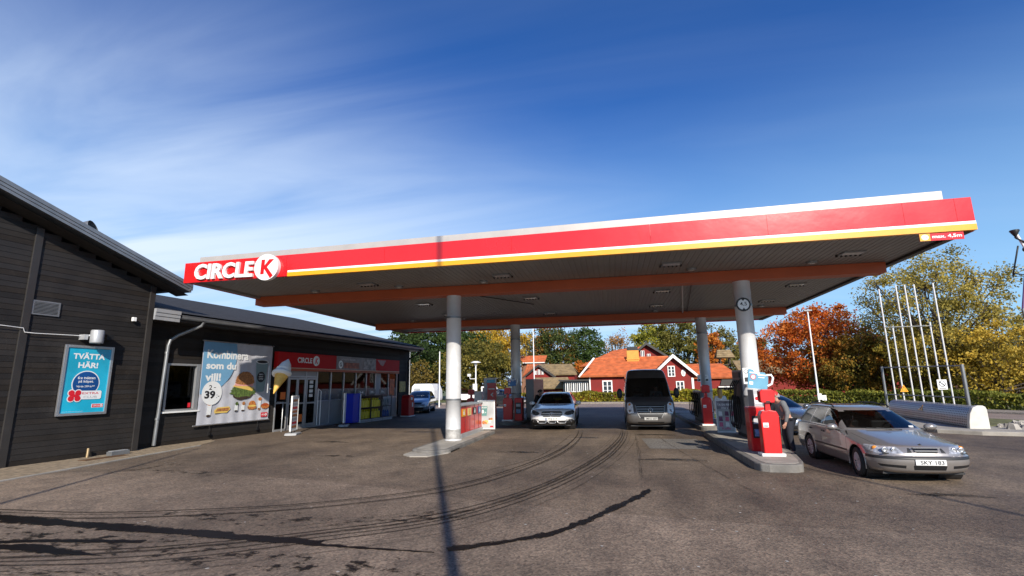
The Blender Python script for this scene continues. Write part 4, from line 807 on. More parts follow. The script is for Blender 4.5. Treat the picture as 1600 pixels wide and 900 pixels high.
# goods displays outside the shop
M_yb = mat('yellow_jug', (.72,.58,.02), .4, var=.1)
t = thing('display_unit', tuple(sp(8.4,.6,0)), 'bright blue display unit with open side, outside the shop windows', 'display unit', 'goods displays along the shop front')
mb = MB(SH); mb.box(8.05,8.6,.42,.44,.05,1.40,M_blue); mb.box(8.05,8.08,.44,.95,.05,1.40,M_blue); mb.box(8.57,8.6,.44,.95,.05,1.40,M_blue); mb.box(8.08,8.57,.44,.95,.05,.15,M_blue); mb.box(8.05,8.6,.42,.97,1.40,1.45,M_blue); mb.box(8.08,8.57,.91,.93,.15,1.40,M_blue); mb.build('cabinet', t, bevel=.01)
mb = MB(SH); mb.box(8.605,8.64,.86,1.0,.02,1.42,M_white); mb.build('white_edge', t)
def shelf_unit(v, label, what):
    t = thing('display_unit', tuple(sp(v+.5,.6,0)), label, 'display unit', 'goods displays along the shop front')
    mb = MB(SH)
    for a in (v,v+.97): 
        for n_ in (.3,.85): mb.box(a,a+.03,n_,n_+.03,.0,1.32,M_black)
    for z in (.14,.70,1.28): mb.box(v+.03,v+.97,.3,.88,z,z+.03,M_black)
    mb.box(v+.03,v+.97,.29,.30,.14,1.3,M_black); mb.build('rack', t)
    mb = MB(SH); mb.box(v+.02,v+.98,.32,.95,.0,.14,M_ltgrey); mb.build('plinth', t)
    mb = MB(SH); mb.box(v+.25,v+.85,.55,.57,1.36,1.62,M_pgrey if False else mat('price_sign_grey',(.16,.17,.18),.5)); mb.tube([(v+.55,.56,1.3),(v+.55,.56,1.37)],.01,M_black,6); ps = mb.build('price_sign', t)
    mb = MB(frame(sp(v+.55,.572,1.49),SV,SN)); mb.text(what[2],0,-.06,0,M_pw,h=.11,w=.36,bold=.02); mb.build('price', ps)
    for r_, z in enumerate((.17,.73)):
        for k in range(4):
            for q in range(2):
                a = v+.09+k*.225; n_ = .38+q*.24
                if what[0] == 'jug':
                    mb = MB(SH); mb.box(a,a+.19,n_,n_+.2,z,z+.34,M_yb); mb.box(a+.02,a+.09,n_+.05,n_+.14,z+.34,z+.44,M_yb); mb.tube([(a+.10,n_+.1,z+.34),(a+.15,n_+.1,z+.42),(a+.07,n_+.1,z+.43)],.02,M_yb,6)
                    b_ = mb.build('jug', t, bevel=.02)
                else:
                    mb = MB(SH); mb.lathe([(0,0),(.07,0),(.075,.02),(.075,.24),(.03,.31),(.03,.34),(0,.34)], what[1] if r_ else mat('blue_pack',(.03,.08,.3),.4,var=.3,vscale=10), c=(a+.1,n_+.1,z), n=12); mb.build('bottle', t)
    return t
shelf_unit(8.72,'display rack with few yellow jugs beside the bright blue unit',('jug',None,'34'))
shelf_unit(9.74,'display rack stacked with bright yellow fluid jugs in the middle of the row',('jug',None,'39:-'))
shelf_unit(10.76,'dark display rack with white and blue bottles at the far end of the row',('bottle',mat('grey_bottle',(.22,.24,.27),.4,var=.4,vscale=8),'79:-'))
t = thing('waste_bin', tuple(sp(13.85,.75,0)), 'tall dark red round topped bin at the far shop corner', 'bin')
F = SF(13.85,1.0,0)
mb = MB(F); mb.prism([(-.34,.05),(.34,.05),(.34,1.0)]+[(.34*math.cos(PI*k/10),1.0+.26*math.sin(PI*k/10)) for k in range(1,10)]+[(-.34,1.0)],-.5,0,mat('bin_dark_red',(.42,.010,.012),.35,var=.06)); mb.build('body', t, bevel=.02)
mb = MB(F); mb.prism([(-.38,0),(.38,0),(.38,.05),(-.38,.05)],-.53,.03,M_white); mb.build('base', t)
mb = MB(F); mb.prism([(.05,.55),(.2,.55),(.2,.8),(.05,.8)],.001,.006,M_pw); mb.prism([(-.1,.95),(.1,.95),(.1,1.1),(-.1,1.1)],.001,.006,M_pw); mb.build('sticker', t)

# ---------------------------------------------------------------- leaf helpers
def leaf_mesh(name, C, size, m, parent, kind=None, flat=0.):
    n = len(C); C = np.asarray(C, float)
    a = np.random.normal(size=(n,3)); a /= np.linalg.norm(a,axis=1)[:,None]
    b = np.random.normal(size=(n,3)); b -= (b*a).sum(1)[:,None]*a; b /= np.linalg.norm(b,axis=1)[:,None]
    s = size*np.random.uniform(.6,1.35,(n,1)); a *= s; b *= s*.7
    V = np.stack([C-a, C-b*.9+a*.1, C+a, C+b*.9+a*.1], 1).reshape(-1,3)
    off = OFF.get(parent.name, Vector((0,0,0))) if parent else Vector((0,0,0))
    V -= np.array(off)
    me = bpy.data.meshes.new(name); me.vertices.add(4*n); me.vertices.foreach_set('co', V.ravel())
    me.loops.add(4*n); me.loops.foreach_set('vertex_index', np.arange(4*n)); me.polygons.add(n)
    me.polygons.foreach_set('loop_start', np.arange(n)*4); me.polygons.foreach_set('loop_total', np.full(n,4))
    me.update(calc_edges=True); me.validate(); me.materials.append(m)
    o = bpy.data.objects.new(name, me); COL.objects.link(o)
    if parent: o.parent = parent
    if kind: o['kind'] = kind
    return o
M_bark = mat('bark', (.075,.060,.048), .9, var=.3, vscale=4, bump=.8, bscale=20)
M_birch = mat('pale_bark', (.20,.17,.14), .8, var=.4, vscale=4)
TREES = 'trees around the crossing beyond the forecourt'
def tree(x, y, h, zc0, rx, cols, label, n=7000, leaf=.2, clus=150, cr=.6, ry=None, lean=0, name='deciduous_tree', seed=1, sparse=False, limbs=26, shape=1., group=None):
    rs = np.random.RandomState(seed); random.seed(seed); ry = ry or rx*.8
    t = thing(name, (x,y,0), label, 'tree', group)
    cz = (zc0+h)/2; rz_ = (h-zc0)/2
    pts = []
    while len(pts) < clus:
        p = rs.uniform(-1,1,3); r = np.linalg.norm(p)
        if r > 1 or r < (.25 if sparse else .15): continue
        if rs.rand() > r**1.0+.1: continue
        ang = math.atan2(p[1],p[0]); k = 1+.17*math.sin(3*ang+seed)+.13*math.sin(5*p[2]*2+seed*2.)+rs.uniform(-.08,.08)
        sx = 1.0 if p[2] > -.2 else 1.0
        pts.append((x+p[0]*rx*k, y+p[1]*ry*k, cz+p[2]*rz_*(1 if p[2] < 0 else min(1.05,k))))
    pts = np.array(pts)
    wts = rs.uniform(.3,1.5,clus); wts /= wts.sum(); idx = rs.choice(clus, n, p=wts)
    crr = cr*rs.uniform(.55,1.4,clus)
    np.random.seed(seed)
    C = pts[idx]+rs.normal(size=(n,3))*crr[idx][:,None]*np.array([1,1,.75])*.55
    C = C[C[:,2] > zc0*.6]
    tr = MB(); top = Vector((x+lean,y,zc0+(h-zc0)*.55)); R = .02*h+.06
    tr.tube([(x,y,-.1),(x+lean*.2,y,zc0*.5),(x+lean*.5,y,zc0),tuple((Vector((x+lean*.5,y,zc0))+top)/2),tuple(top)], [R*1.25,R,R*.8,R*.5,R*.2], M_bark, 10)
    trk = tr.build('trunk', t)
    br = MB(); sel = rs.choice(clus, min(clus, limbs), replace=False)
    for i in sel:
        e = Vector(pts[i]); s0 = Vector((x+lean*.4,y,zc0*.75+(e.z-zc0)*.35 if e.z > zc0 else zc0*.7))
        mid = (s0+e)/2+Vector((rs.uniform(-.4,.4),rs.uniform(-.4,.4),-.25)); 
        g_ = .6 if sparse else 1.; br.tube([s0,s0.lerp(mid,.6),mid,mid.lerp(e,.6),e], [R*.42*g_,R*.3*g_,R*.2*g_,R*.12*g_,R*.05], M_bark, 6, False)
        for q in range(4 if sparse else 2):
            f = e+Vector((rs.uniform(-1,1),rs.uniform(-1,1),rs.uniform(-.3,1)))*cr*1.3; br.tube([mid.lerp(e,.3+.2*q),e.lerp(f,.4),f], [R*.12,R*.08,R*.03], M_bark, 5, False)
    br.build('branches', trk)
    lm = leafmat('leaves_'+name+str(seed), cols); leaf_mesh('crown', C, leaf, lm, t)
    return t
# colours
GR = [(.025,.050,.014),(.055,.095,.022),(.10,.14,.03)]
DG = [(.018,.036,.012),(.040,.070,.018),(.075,.11,.028)]
YE = [(.28,.17,.02),(.50,.32,.03),(.62,.42,.05)]
OL = [(.07,.075,.016),(.15,.13,.025),(.28,.22,.04)]
OR = [(.30,.07,.012),(.55,.16,.02),(.60,.28,.04)]
RE = [(.26,.040,.010),(.52,.100,.012),(.62,.20,.03),(.30,.10,.02)]
YG = [(.10,.12,.02),(.30,.30,.04),(.45,.40,.06)]
MX = [(.035,.060,.015),(.07,.10,.025),(.10,.12,.03),(.45,.17,.03)]
# beyond the houses, left to right
tree(-24.4,58,8.8,.8,4.3,DG,'tall dark green tree behind the white caravan',15000,.16,230,.75,seed=12)
tree(-21.3,54,4.3,.4,1.7,[(.10,.08,.02),(.22,.15,.03),(.06,.07,.02)],'low brownish bush in front of the dark green tree by the caravan',3000,.12,60,.45,seed=13,name='bush')
tree(-20.4,62,9.6,1.2,4.3,GR,'mid green tree left of the left front column',14000,.16,210,.75,seed=14)
tree(-16.8,68,10.3,3,4.3,YE,'golden yellow tree right of the left front column',14000,.15,220,.75,seed=15)
tree(-14.9,55,6.7,.3,4.2,OL,'rounded olive brown tree below the golden yellow one',17000,.13,260,.6,seed=16)
tree(-14.2,86,10.3,5,1.9,[(.10,.10,.03),(.25,.2,.05),(.05,.06,.02)],'thin see through tree behind the far brick house',1500,.15,50,.7,seed=17,sparse=True,limbs=36)
tree(-9.0,79,11.3,2,3.7,MX,'dark green tree with orange patches behind the small red barn',13000,.17,200,.8,seed=18)
tree(-4.6,82,10.6,1.5,3.0,GR,'dark green tree just left of the orange roofs',9000,.17,150,.8,seed=19)
tree(-4.2,70,4.8,.5,1.8,OR,'small orange tree between the red barn and the tiled house',4500,.14,90,.5,seed=20)
tree(.8,90,10.9,3,3.4,[(.30,.15,.04),(.5,.25,.07),(.10,.1,.03)],'sparse orange tree above the rear roof, sky showing through',2600,.15,90,.8,seed=21,sparse=True,limbs=60)
tree(6.3,86,12.5,3,3.4,YG,'yellow green tree behind the yellow chimney',9000,.17,140,.75,seed=22)
tree(11.6,84,12.5,1.5,4.2,[(.07,.075,.02),(.16,.15,.03),(.25,.22,.05)],'olive drooping birch behind the white gable',15000,.16,220,.75,seed=23)
tree(13.4,74,8.7,2,1.5,OR,'narrow orange tree right of the rear right column',4500,.15,80,.5,seed=24)
tree(15.6,76,9.4,1,2.0,[(.09,.09,.03),(.2,.18,.05),(.28,.24,.07)],'olive birch behind the little bell tower',5500,.15,110,.6,seed=25)
tree(20.5,80,8.4,1,3.8,[(.3,.15,.04),(.3,.22,.05),(.10,.09,.03)],'ochre tree half hidden behind the right front column',6000,.17,90,.7,seed=26)
# right side maples
tree(15.7,43.5,7.5,.8,4.4,RE,'bright red orange maple right of the right front column',27000,.095,300,.55,seed=31,name='maple_tree')
tree(17.0,40.5,4.9,.3,2.9,[(.08,.09,.016),(.24,.16,.025),(.55,.22,.025)],'green and rust coloured maple in front of the red orange one',18000,.095,230,.5,seed=32,name='maple_tree')
tree(20.4,36.5,9.8,1.8,4.2,[(.14,.13,.03),(.36,.29,.06),(.54,.42,.09)],'tall open yellow tree behind the row of steel masts',27000,.075,320,.60,seed=33,sparse=True,limbs=48)
tree(20.4,38.0,5.4,.5,2.7,[(.20,.18,.03),(.50,.38,.05),(.66,.47,.07)],'lower golden maple behind the tank cover',13000,.09,170,.5,seed=34,name='maple_tree')
tree(21.6,34,4.9,.4,2.4,[(.22,.17,.03),(.52,.36,.05),(.6,.42,.06)],'low golden maple right of the steel masts',9000,.085,130,.45,seed=35,name='maple_tree')
tree(25.4,37,3.4,.2,2.8,[(.06,.03,.02),(.13,.07,.04),(.07,.06,.03)],'dark brown bush at the right edge beyond the hedge',9000,.09,120,.5,seed=36,name='bush')
tree(30.5,45,5.8,.5,3.4,[(.13,.11,.05),(.2,.17,.07),(.1,.10,.05)],'grey brown tree at the far right behind the dark bush',8000,.11,120,.55,seed=37)
tree(36,50,7,.5,4.2,OL,'olive tree outside the right edge beyond the hedge',5000,.15,100,.8,seed=38)
# hedges
def hedge(path, hgt, wd, cols, label, n, leaf=.09, seed=5):
    rs = np.random.RandomState(seed); P = [np.array(p, float) for p in path]; L = [np.linalg.norm(P[i+1]-P[i]) for i in range(len(P)-1)]; T = sum(L)
    o = tag_ = thing('hedge', (path[0][0],path[0][1],0), label, 'hedge')
    pts = []
    nb = int(T/.55); bumps = rs.uniform(.78,1.08,nb+2)
    for _ in range(n):
        d = rs.uniform(0,T); k = 0; s = d
        while s > L[k] and k < len(L)-1: s -= L[k]; k += 1
        a, b = P[k], P[k+1]; dr = (b-a)/L[k]; nm = np.array([-dr[1],dr[0]]); q = a+dr*s
        H = hgt*(bumps[int(d/.55)]*.6+bumps[int(d/.55)+1]*.4)*(1+.10*math.sin(d*1.7)*math.sin(d*.43+seed)); side = rs.rand()
        if side < .4: off, z = -wd/2*(1+rs.uniform(-.3,.1)), rs.uniform(.05,H)
        elif side < .75: off, z = rs.uniform(-wd/2,wd/2), H*(1+rs.uniform(-.15,.06))
        else: off, z = rs.uniform(-wd/2,wd/2), rs.uniform(.05,H)
        if k >= 0: pts.append((q[0]+nm[0]*off*-1, q[1]+nm[1]*off*-1, z) if False else (q[0]+nm[0]*off, q[1]+nm[1]*off, z))
    np.random.seed(seed); leaf_mesh('foliage', pts, leaf, leafmat('hedge_leaves'+str(seed), cols), o)
    return o
hedge([(-14,49.6),(0,47.2),(1.5,47.0)],.95,1.2,[(.10,.10,.015),(.22,.20,.02),(.42,.34,.03)],'low yellow green hedge before the red houses, left of the van',9000,.11,seed=41)
hedge([(2.0,46.9),(10.3,44.0)],1.05,1.2,[(.09,.10,.015),(.20,.20,.02),(.40,.33,.03)],'low yellow green hedge between the van and the right columns',7000,.11,seed=42)
hedge([(10.8,43.7),(16.0,37.6),(21.6,28.2),(25,21)],1.0,1.1,[(.06,.08,.014),(.15,.17,.025),(.33,.31,.05)],'long clipped hedge in front of the autumn maples on the right',17000,.085,seed=43)
hedge([(-9.5,50.6),(-6.2,50.4)],.7,1.4,[(.10,.16,.02),(.22,.30,.03),(.3,.35,.04)],'bright green low shrubs behind the white estate car',2500,.10,seed=44)

# ---------------------------------------------------------------- houses
def window(mbM, x, z, w, h, parent, deep=.06, cross=True):
    mb = MB(mbM); f = .16*w if w < 1 else .12
    mb.prism([(x-w/2-f,z-f),(x+w/2+f,z-f),(x+w/2+f,z),(x-w/2-f,z)],0,deep,M_wood); mb.prism([(x-w/2-f,z+h),(x+w/2+f,z+h),(x+w/2+f,z+h+f),(x-w/2-f,z+h+f)],0,deep,M_wood)
    mb.prism([(x-w/2-f,z),(x-w/2,z),(x-w/2,z+h),(x-w/2-f,z+h)],0,deep,M_wood); mb.prism([(x+w/2,z),(x+w/2+f,z),(x+w/2+f,z+h),(x+w/2,z+h)],0,deep,M_wood)
    mb.prism([(x-.05,z),(x+.05,z),(x+.05,z+h),(x-.05,z+h)],0,deep*.8,M_wood)
    if cross:
        for k in (1,2): mb.prism([(x-w/2,z+h*k/3-.02),(x-.05,z+h*k/3-.02),(x-.05,z+h*k/3+.02),(x-w/2,z+h*k/3+.02)],0,deep*.7,M_wood); mb.prism([(x+.05,z+h*k/3-.02),(x+w/2,z+h*k/3-.02),(x+w/2,z+h*k/3+.02),(x+.05,z+h*k/3+.02)],0,deep*.7,M_wood)
    wn = mb.build('window', parent)
    mb = MB(mbM); mb.quad((x-w/2,z,.01),(x+w/2,z,.01),(x+w/2,z+h,.01),(x-w/2,z+h,.01),mat('house_glass',(.03,.04,.05),.08)); mb.build('pane', wn)
    return wn
def tiles(mb, a, b, c, d, m, rows=14, t=.12):
    # a-b eave, d-c ridge; pantile rows as real steps with wavy courses
    a,b,c,d = map(Vector,(a,b,c,d)); nrm = (b-a).cross(d-a).normalized()
    for k in range(rows):
        p0, p1 = a.lerp(d,k/rows), b.lerp(c,k/rows); q0, q1 = a.lerp(d,(k+1)/rows), b.lerp(c,(k+1)/rows)
        mb.add([p0+nrm*.06,p1+nrm*.06,q1+nrm*.01,q0+nrm*.01,p0,p1], [(0,1,2,3),(4,5,1,0)], m)
    mb.add([a-nrm*t,b-nrm*t,c-nrm*t,d-nrm*t,a,b,c,d], [(3,2,1,0),(0,1,5,4),(1,2,6,5),(3,0,4,7)], m)
# main cottage: ridge along x, gable with white bargeboards facing front right
h = thing('red_cottage', (1,52,0), 'red wooden cottage with orange tiled roof, yellow chimney and white gable boards behind the van', 'house')
GZ = .45
mb = MB(); mb.box(-2.4,5.0,50,56.5,0,2.55,M_falu)
mb.add([(3.6,49.6,0),(7.2,49.6,0),(7.2,49.6,2.3),(5.5,49.6,3.95),(3.6,49.6,2.3),(3.6,56,0),(7.2,56,0),(7.2,56,2.3),(5.5,56,3.95),(3.6,56,2.3)], [(0,1,2,3,4),(0,4,9,5),(1,6,7,2),(5,9,8,7,6)], M_falu)
mb.build('wall', h)
mb = MB(); tiles(mb,(-3.4,49.5,2.42),(3.6,49.5,2.42),(5.4,53.2,4.2),(-1.8,53.2,4.2),M_tile,12); tiles(mb,(5.0,57,2.4),(-3.4,57,2.4),(-1.8,53.2,4.2),(5.4,53.2,4.2),M_tile,6); mb.add([(-3.4,49.5,2.42),(-1.8,53.2,4.2),(-3.4,57,2.42)], [(0,1,2)], M_tile)
tiles(mb,(3.1,56,2.2),(3.1,49.2,2.2),(5.45,49.2,4.22),(5.45,56,4.22),M_tile,8); tiles(mb,(7.8,49.2,2.2),(7.8,56,2.2),(5.45,56,4.22),(5.45,49.2,4.22),M_tile,8)
mb.tube([(-1.8,53.2,4.24),(5.45,53.2,4.26)],.09,M_tile,8)
rf = mb.build('roof', h)
mb = MB(FF(0,49.15,0)); mb.prism([(3.0,2.05),(3.2,1.95),(5.47,3.98),(7.75,1.95),(7.95,2.05),(5.47,4.32)],0,.06,M_wood); mb.build('bargeboard', rf); mb = MB(FF(0,49.15,0)); mb.prism([(-3.45,2.40),(-3.3,2.32),(-1.75,4.12),(-1.9,4.2)],-.4,-.34,M_wood); mb.build('bargeboard', rf)
mb = MB(); mb.box(1.35,2.55,52.4,53.6,3.7,4.95,M_ochre); mb.box(1.28,2.62,52.33,53.67,4.0,4.12,M_ochre); ch = mb.build('chimney', h, bevel=.02)
mb = MB(); mb.box(1.42,2.48,52.45,53.55,4.95,5.32,M_black); mb.build('cowl', ch, bevel=.03)
mb = MB(); mb.box(-2.42,-2.30,49.93,50.0,0,2.4,M_wood); mb.box(7.02,7.22,49.52,49.59,0,2.1,M_wood); mb.build('corner_board', h)
mb = MB()
for k in range(7): mb.box(-3.0+k*.95,-2.88+k*.95,49.6,50,2.32,2.42,M_wood)
mb.build('rafter_end', h)
F = FF(0,49.98,0); window(F,-.70,.62,.72,1.25,h)
F = FF(0,49.58,0); window(F,5.98,.62,.55,1.1,h); window(F,5.28,2.3,.5,.85,h); window(F,4.4,.62,.5,1.1,h)
mb = MB(F); mb.prism([(4.0,1.95),(4.75,1.95),(4.5,2.2),(4.0,2.2)],0,.5,M_wood); mb.disc(6.35,2.55,.03,.2,M_wood,8,ry=.33); mb.disc(6.35,2.55,.05,.1,M_pgrey,8,ry=.2); mb.build('gable_ornament', h)
# glazed porch, left end
h2 = thing('glazed_porch', (-3.6,50.5,0), 'low glazed white framed veranda at the left end of the tiled cottage', 'veranda')
mb = MB(); mb.box(-4.9,-2.45,50.2,53,0,.88,M_falu); mb.build('wall', h2)
for k in range(4):
    window(FF(0,50.2,0),-4.55+k*.58,.98,.36,.82,h2,cross=False)
mb = MB(); mb.box(-5.4,-2.44,49.8,53.4,1.96,2.12,M_sid2); mb.box(-5.0,-2.5,50.3,52.9,.88,1.96,mat('house_glass',(.03,.04,.05),.08)); mb.build('roof', h2)
# rear large house
h = thing('red_house', (1,66,0), 'taller red house with orange roof rising behind the tiled cottage', 'house')
mb = MB(); mb.add([(-2.8,62.5,0),(6.8,62.5,0),(6.8,62.5,4.2),(6.8,68,4.2),(-2.8,62.5,3.7),(-2.8,68,3.7),(6.8,68,0),(-2.8,68,0)], [(0,1,2,4),(1,6,3,2),(6,7,5,3),(7,0,4,5)], M_falu)
mb.add([(1.2,61.8,0),(6.6,61.8,0),(6.6,61.8,4.3),(3.9,61.8,6.1),(1.2,61.8,4.3)], [(0,1,2,3,4)], M_falu); mb.build('wall', h)
mb = MB(); tiles(mb,(-4.0,61.6,3.8),(1.6,61.6,4.3),(3.9,66,6.3),(.2,66,5.85),M_tile,12); mb.add([(-4.0,61.6,3.8),(.2,66,5.85),(-4,70,3.8)], [(0,1,2)], M_tile); tiles(mb,(1.0,68,4.1),(1.0,61.3,4.1),(3.9,61.3,6.32),(3.9,68,6.32),M_tile,8); tiles(mb,(7.4,61.3,3.9),(7.4,68,3.9),(3.9,68,6.32),(3.9,61.3,6.32),M_sid2,8)
rf = mb.build('roof', h)
mb = MB(FF(0,61.25,0)); mb.prism([(.9,4.0),(1.1,3.9),(3.9,6.1),(7.3,3.8),(7.5,3.9),(3.9,6.42)],0,.05,M_sid2); mb.build('bargeboard', rf)
for x, hh in ((2.75,.75),(3.45,1.15),(4.15,.75)): window(FF(0,61.78,0),x,4.25,.32,hh,h,cross=False)
# right tiled barn
h = thing('red_barn', (10,58,0), 'long red barn with plain orange roof between the right columns', 'barn')
mb = MB(); mb.box(7.6,12.4,56,61,0,2.2,M_falu); mb.build('wall', h)
mb = MB(); tiles(mb,(7.3,55.6,2.1),(12.8,55.6,2.1),(11.5,58.5,3.62),(7.3,58.5,3.65),M_tile,10); tiles(mb,(12.8,61.4,2.1),(7.3,61.4,2.1),(7.3,58.5,3.65),(11.5,58.5,3.62),M_tile,5); mb.add([(12.8,55.6,2.1),(12.8,61.4,2.1),(11.5,58.5,3.62)], [(0,1,2)], M_tile); mb.build('roof', h)
mb = MB(FF(0,55.98,0)); mb.prism([(10.6,.2),(12.2,.2),(12.2,1.1),(10.6,1.1)],0,.04,M_dark); mb.prism([(10.5,1.1),(12.3,1.1),(12.3,1.22),(10.5,1.22)],0,.3,M_wood); mb.prism([(10.7,1.3),(12.3,1.3),(12.2,1.9),(10.9,1.9)],0,.2,M_sid2); mb.build('barn_door', h)
h = thing('bell_tower', (12.6,62,0), 'tiny open wooden bell tower above the barn roof', 'bell tower')
mb = MB()
for x in (12.1,13.1):
    for y in (61.6,62.4): mb.box(x-.06,x+.06,y-.06,y+.06,0,4.5,M_bark)
mb.box(12.0,13.2,61.5,62.5,3.5,3.62,M_bark); mb.build('frame', h)
mb = MB(); tiles(mb,(11.6,61.2,4.4),(13.6,61.2,4.4),(13.3,62,5.3),(11.9,62,5.3),M_otile,4); tiles(mb,(13.6,62.8,4.4),(11.6,62.8,4.4),(11.9,62,5.3),(13.3,62,5.3),M_otile,4); mb.build('roof', h)
# left barn
h = thing('red_barn', (-7.5,60,0), 'small red barn with mossy brown roof and arched gable window behind the white estate car', 'barn')
mb = MB(); mb.add([(-10.1,58,0),(-7.0,58,0),(-7.0,58,2.7),(-8.55,58,3.75),(-10.1,58,2.7)], [(0,1,2,3,4)], M_falu); mb.box(-10.1,-4.5,58.6,63,0,2.75,M_falu); mb.add([(-7.0,58,0),(-7.0,58.6,0),(-7.0,58.6,2.7),(-7.0,58,2.7)], [(0,1,2,3)], M_falu); mb.build('wall', h)
mb = MB(); tiles(mb,(-7.6,58.2,2.80),(-4.15,58.2,2.80),(-5.0,61,4.05),(-9.4,61,4.1),M_otile,10); tiles(mb,(-10.4,61,4.1),(-10.4,57.7,2.6),(-8.55,57.7,3.92),(-8.55,61,4.1),M_tile,6); tiles(mb,(-6.6,57.7,2.55),(-6.6,61,2.9),(-8.55,61,4.1),(-8.55,57.7,3.92),M_otile,6)
tiles(mb,(-4.15,63.5,2.8),(-10.4,63.5,2.8),(-9.4,61,4.1),(-5.0,61,4.05),M_otile,5)
rf = mb.build('roof', h)
mb = MB(FF(0,57.66,0)); mb.prism([(-10.45,2.5),(-10.3,2.42),(-8.55,3.72),(-6.7,2.40),(-6.5,2.5),(-8.55,3.95)],0,.05,M_sid2); mb.build('bargeboard', rf)
for x in (-8.9,-8.5,-8.1): window(FF(0,57.98,0),x,2.85,.22,.35 if x != -8.5 else .5,h,cross=False)
h = thing('garden_shed', (-6.5,53,0), 'low red shed with mossy saddle roof before the small red barn', 'shed')
mb = MB(); mb.box(-8.2,-4.6,52,54.4,0,1.45,M_falu); mb.build('wall', h)
mb = MB(); tiles(mb,(-7.6,51.4,1.32),(-4.3,51.4,1.32),(-4.8,53.2,2.40),(-8.3,53.2,2.40),M_otile,7); tiles(mb,(-4.3,55,1.32),(-8.6,55,1.32),(-8.3,53.2,2.4),(-4.8,53.2,2.4),M_otile,5); mb.add([(-7.6,51.4,1.32),(-8.3,53.2,2.4),(-8.8,54.9,1.32)], [(0,1,2)], M_sid2); mb.build('roof', h)
h = thing('brick_house', (-11.4,72,0), 'far house with brown orange roof between the golden tree and the rear left column', 'house')
mb = MB(); mb.box(-12.8,-9.8,70,75,0,4.7,mat('far_brick',(.20,.10,.06),.8,var=.3,vscale=3)); mb.build('wall', h)
mb = MB(); tiles(mb,(-13.2,69.6,4.7),(-9.4,69.6,4.7),(-9.4,72.5,5.8),(-13.2,72.5,5.8),M_tile,6); mb.box(-13.2,-9.4,69.5,69.6,4.6,4.72,M_wood); mb.build('roof', h)
h = thing('red_barn', (18,60,0), 'dark red barn wall glimpsed beneath the maples', 'barn')
mb = MB(); mb.box(13.5,30,58,64,0,2.6,M_falu); mb.build('wall', h); mb = MB(); tiles(mb,(13.2,57.6,2.5),(30.3,57.6,2.5),(30.3,61,4.0),(13.2,61,4.0),M_otile,8); mb.build('roof', h)
h = thing('dark_house', (30,46,0), 'dark house with dim tiled roof at the right edge behind the bushes', 'house')
mb = MB(); mb.box(25.5,36,47,52,0,2.5,mat('dark_boards',(.05,.02,.015),.8)); mb.build('wall', h); mb = MB(); tiles(mb,(25,46.6,2.4),(36.5,46.6,2.4),(36.5,49.5,4.1),(25.8,49.5,4.1),M_otile,8); mb.build('roof', h)

# ---------------------------------------------------------------- tank cover, masts, frame on the right
t = thing('tank_cover', (11.6,23,0), 'rounded perforated steel tank cover with a white end panel', 'tank cover')
pA = Vector((11.62,20.35,.12)); dT = Vector((-.03,6.6,0)).normalized(); pB = pA+Vector((.55,6.0,0)); pB = Vector((12.1,26.2,.12))
pA = Vector((11.30,19.55,.12)); dl = (pB-pA); dl.z = 0; Lt = dl.length; dl.normalize(); out_ = Vector((dl.y*-1,dl.x,0))   # out_: towards the forecourt (left)
back = -out_
def prof_pt(u): 
    a = u*PI/2; return (.58*(1-math.cos(a)) if False else .62*(1-math.sin(a)**1.0) , 0)
PR = [(-.0,0),(-.03,.10)]+[(.32-.34*math.cos(k*PI/2/10), .14+.56*math.sin(k*PI/2/10)) for k in range(0,11)]+[(.48,.70)]
M_perf = mat('perforated_steel', (.36,.36,.38), .38, .6, var=.08)
# perforation: holes as node pattern on the real sheet
_m = M_perf; _t = _m.node_tree; _b = _t.nodes['Principled BSDF']
_u = _t.nodes.new('ShaderNodeUVMap'); _s = _t.nodes.new('ShaderNodeVectorMath'); _s.operation = 'FRACTION'; _t.links.new(_u.outputs[0], _s.inputs[0])
_d = _t.nodes.new('ShaderNodeVectorMath'); _d.operation = 'DISTANCE'; _d.inputs[1].default_value = (.5,.5,0); _t.links.new(_s.outputs[0], _d.inputs[0])
_g = _t.nodes.new('ShaderNodeMath'); _g.operation = 'GREATER_THAN'; _g.inputs[1].default_value = .27; _t.links.new(_d.outputs['Value'], _g.inputs[0]); _t.links.new(_g.outputs[0], _b.inputs['Alpha'])
vs = []; us = []; K = 2
cum = [0]
for i in range(1,len(PR)): cum.append(cum[-1]+math.hypot(PR[i][0]-PR[i-1][0],PR[i][1]-PR[i-1][1]))
for j in range(K):
    q = pA.lerp(pB, j/(K-1))
    for i, (a, z) in enumerate(PR): vs.append(tuple(q+back*a+Vector((0,0,z))-Vector(t.location))); us.append((j*Lt/.11, cum[i]/.08))
me = bpy.data.meshes.new('perforated_shell'); me.from_pydata(vs, [], [(i,i+1,len(PR)+i+1,len(PR)+i) for i in range(len(PR)-1)]); me.materials.append(M_perf)
u = me.uv_layers.new(name='UVMap')
for l in me.loops: u.data[l.index].uv = us[l.vertex_index]
for p in me.polygons: p.use_smooth = True
o = bpy.data.objects.new('perforated_shell', me); COL.objects.link(o); o.parent = t
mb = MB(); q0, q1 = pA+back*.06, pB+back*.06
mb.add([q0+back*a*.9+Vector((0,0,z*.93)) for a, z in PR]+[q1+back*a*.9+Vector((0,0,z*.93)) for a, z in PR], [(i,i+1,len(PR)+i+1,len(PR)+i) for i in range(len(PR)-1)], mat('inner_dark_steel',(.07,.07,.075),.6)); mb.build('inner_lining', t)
Fm = frame(tuple(pA-dl*.16), tuple(back), tuple(-dl))
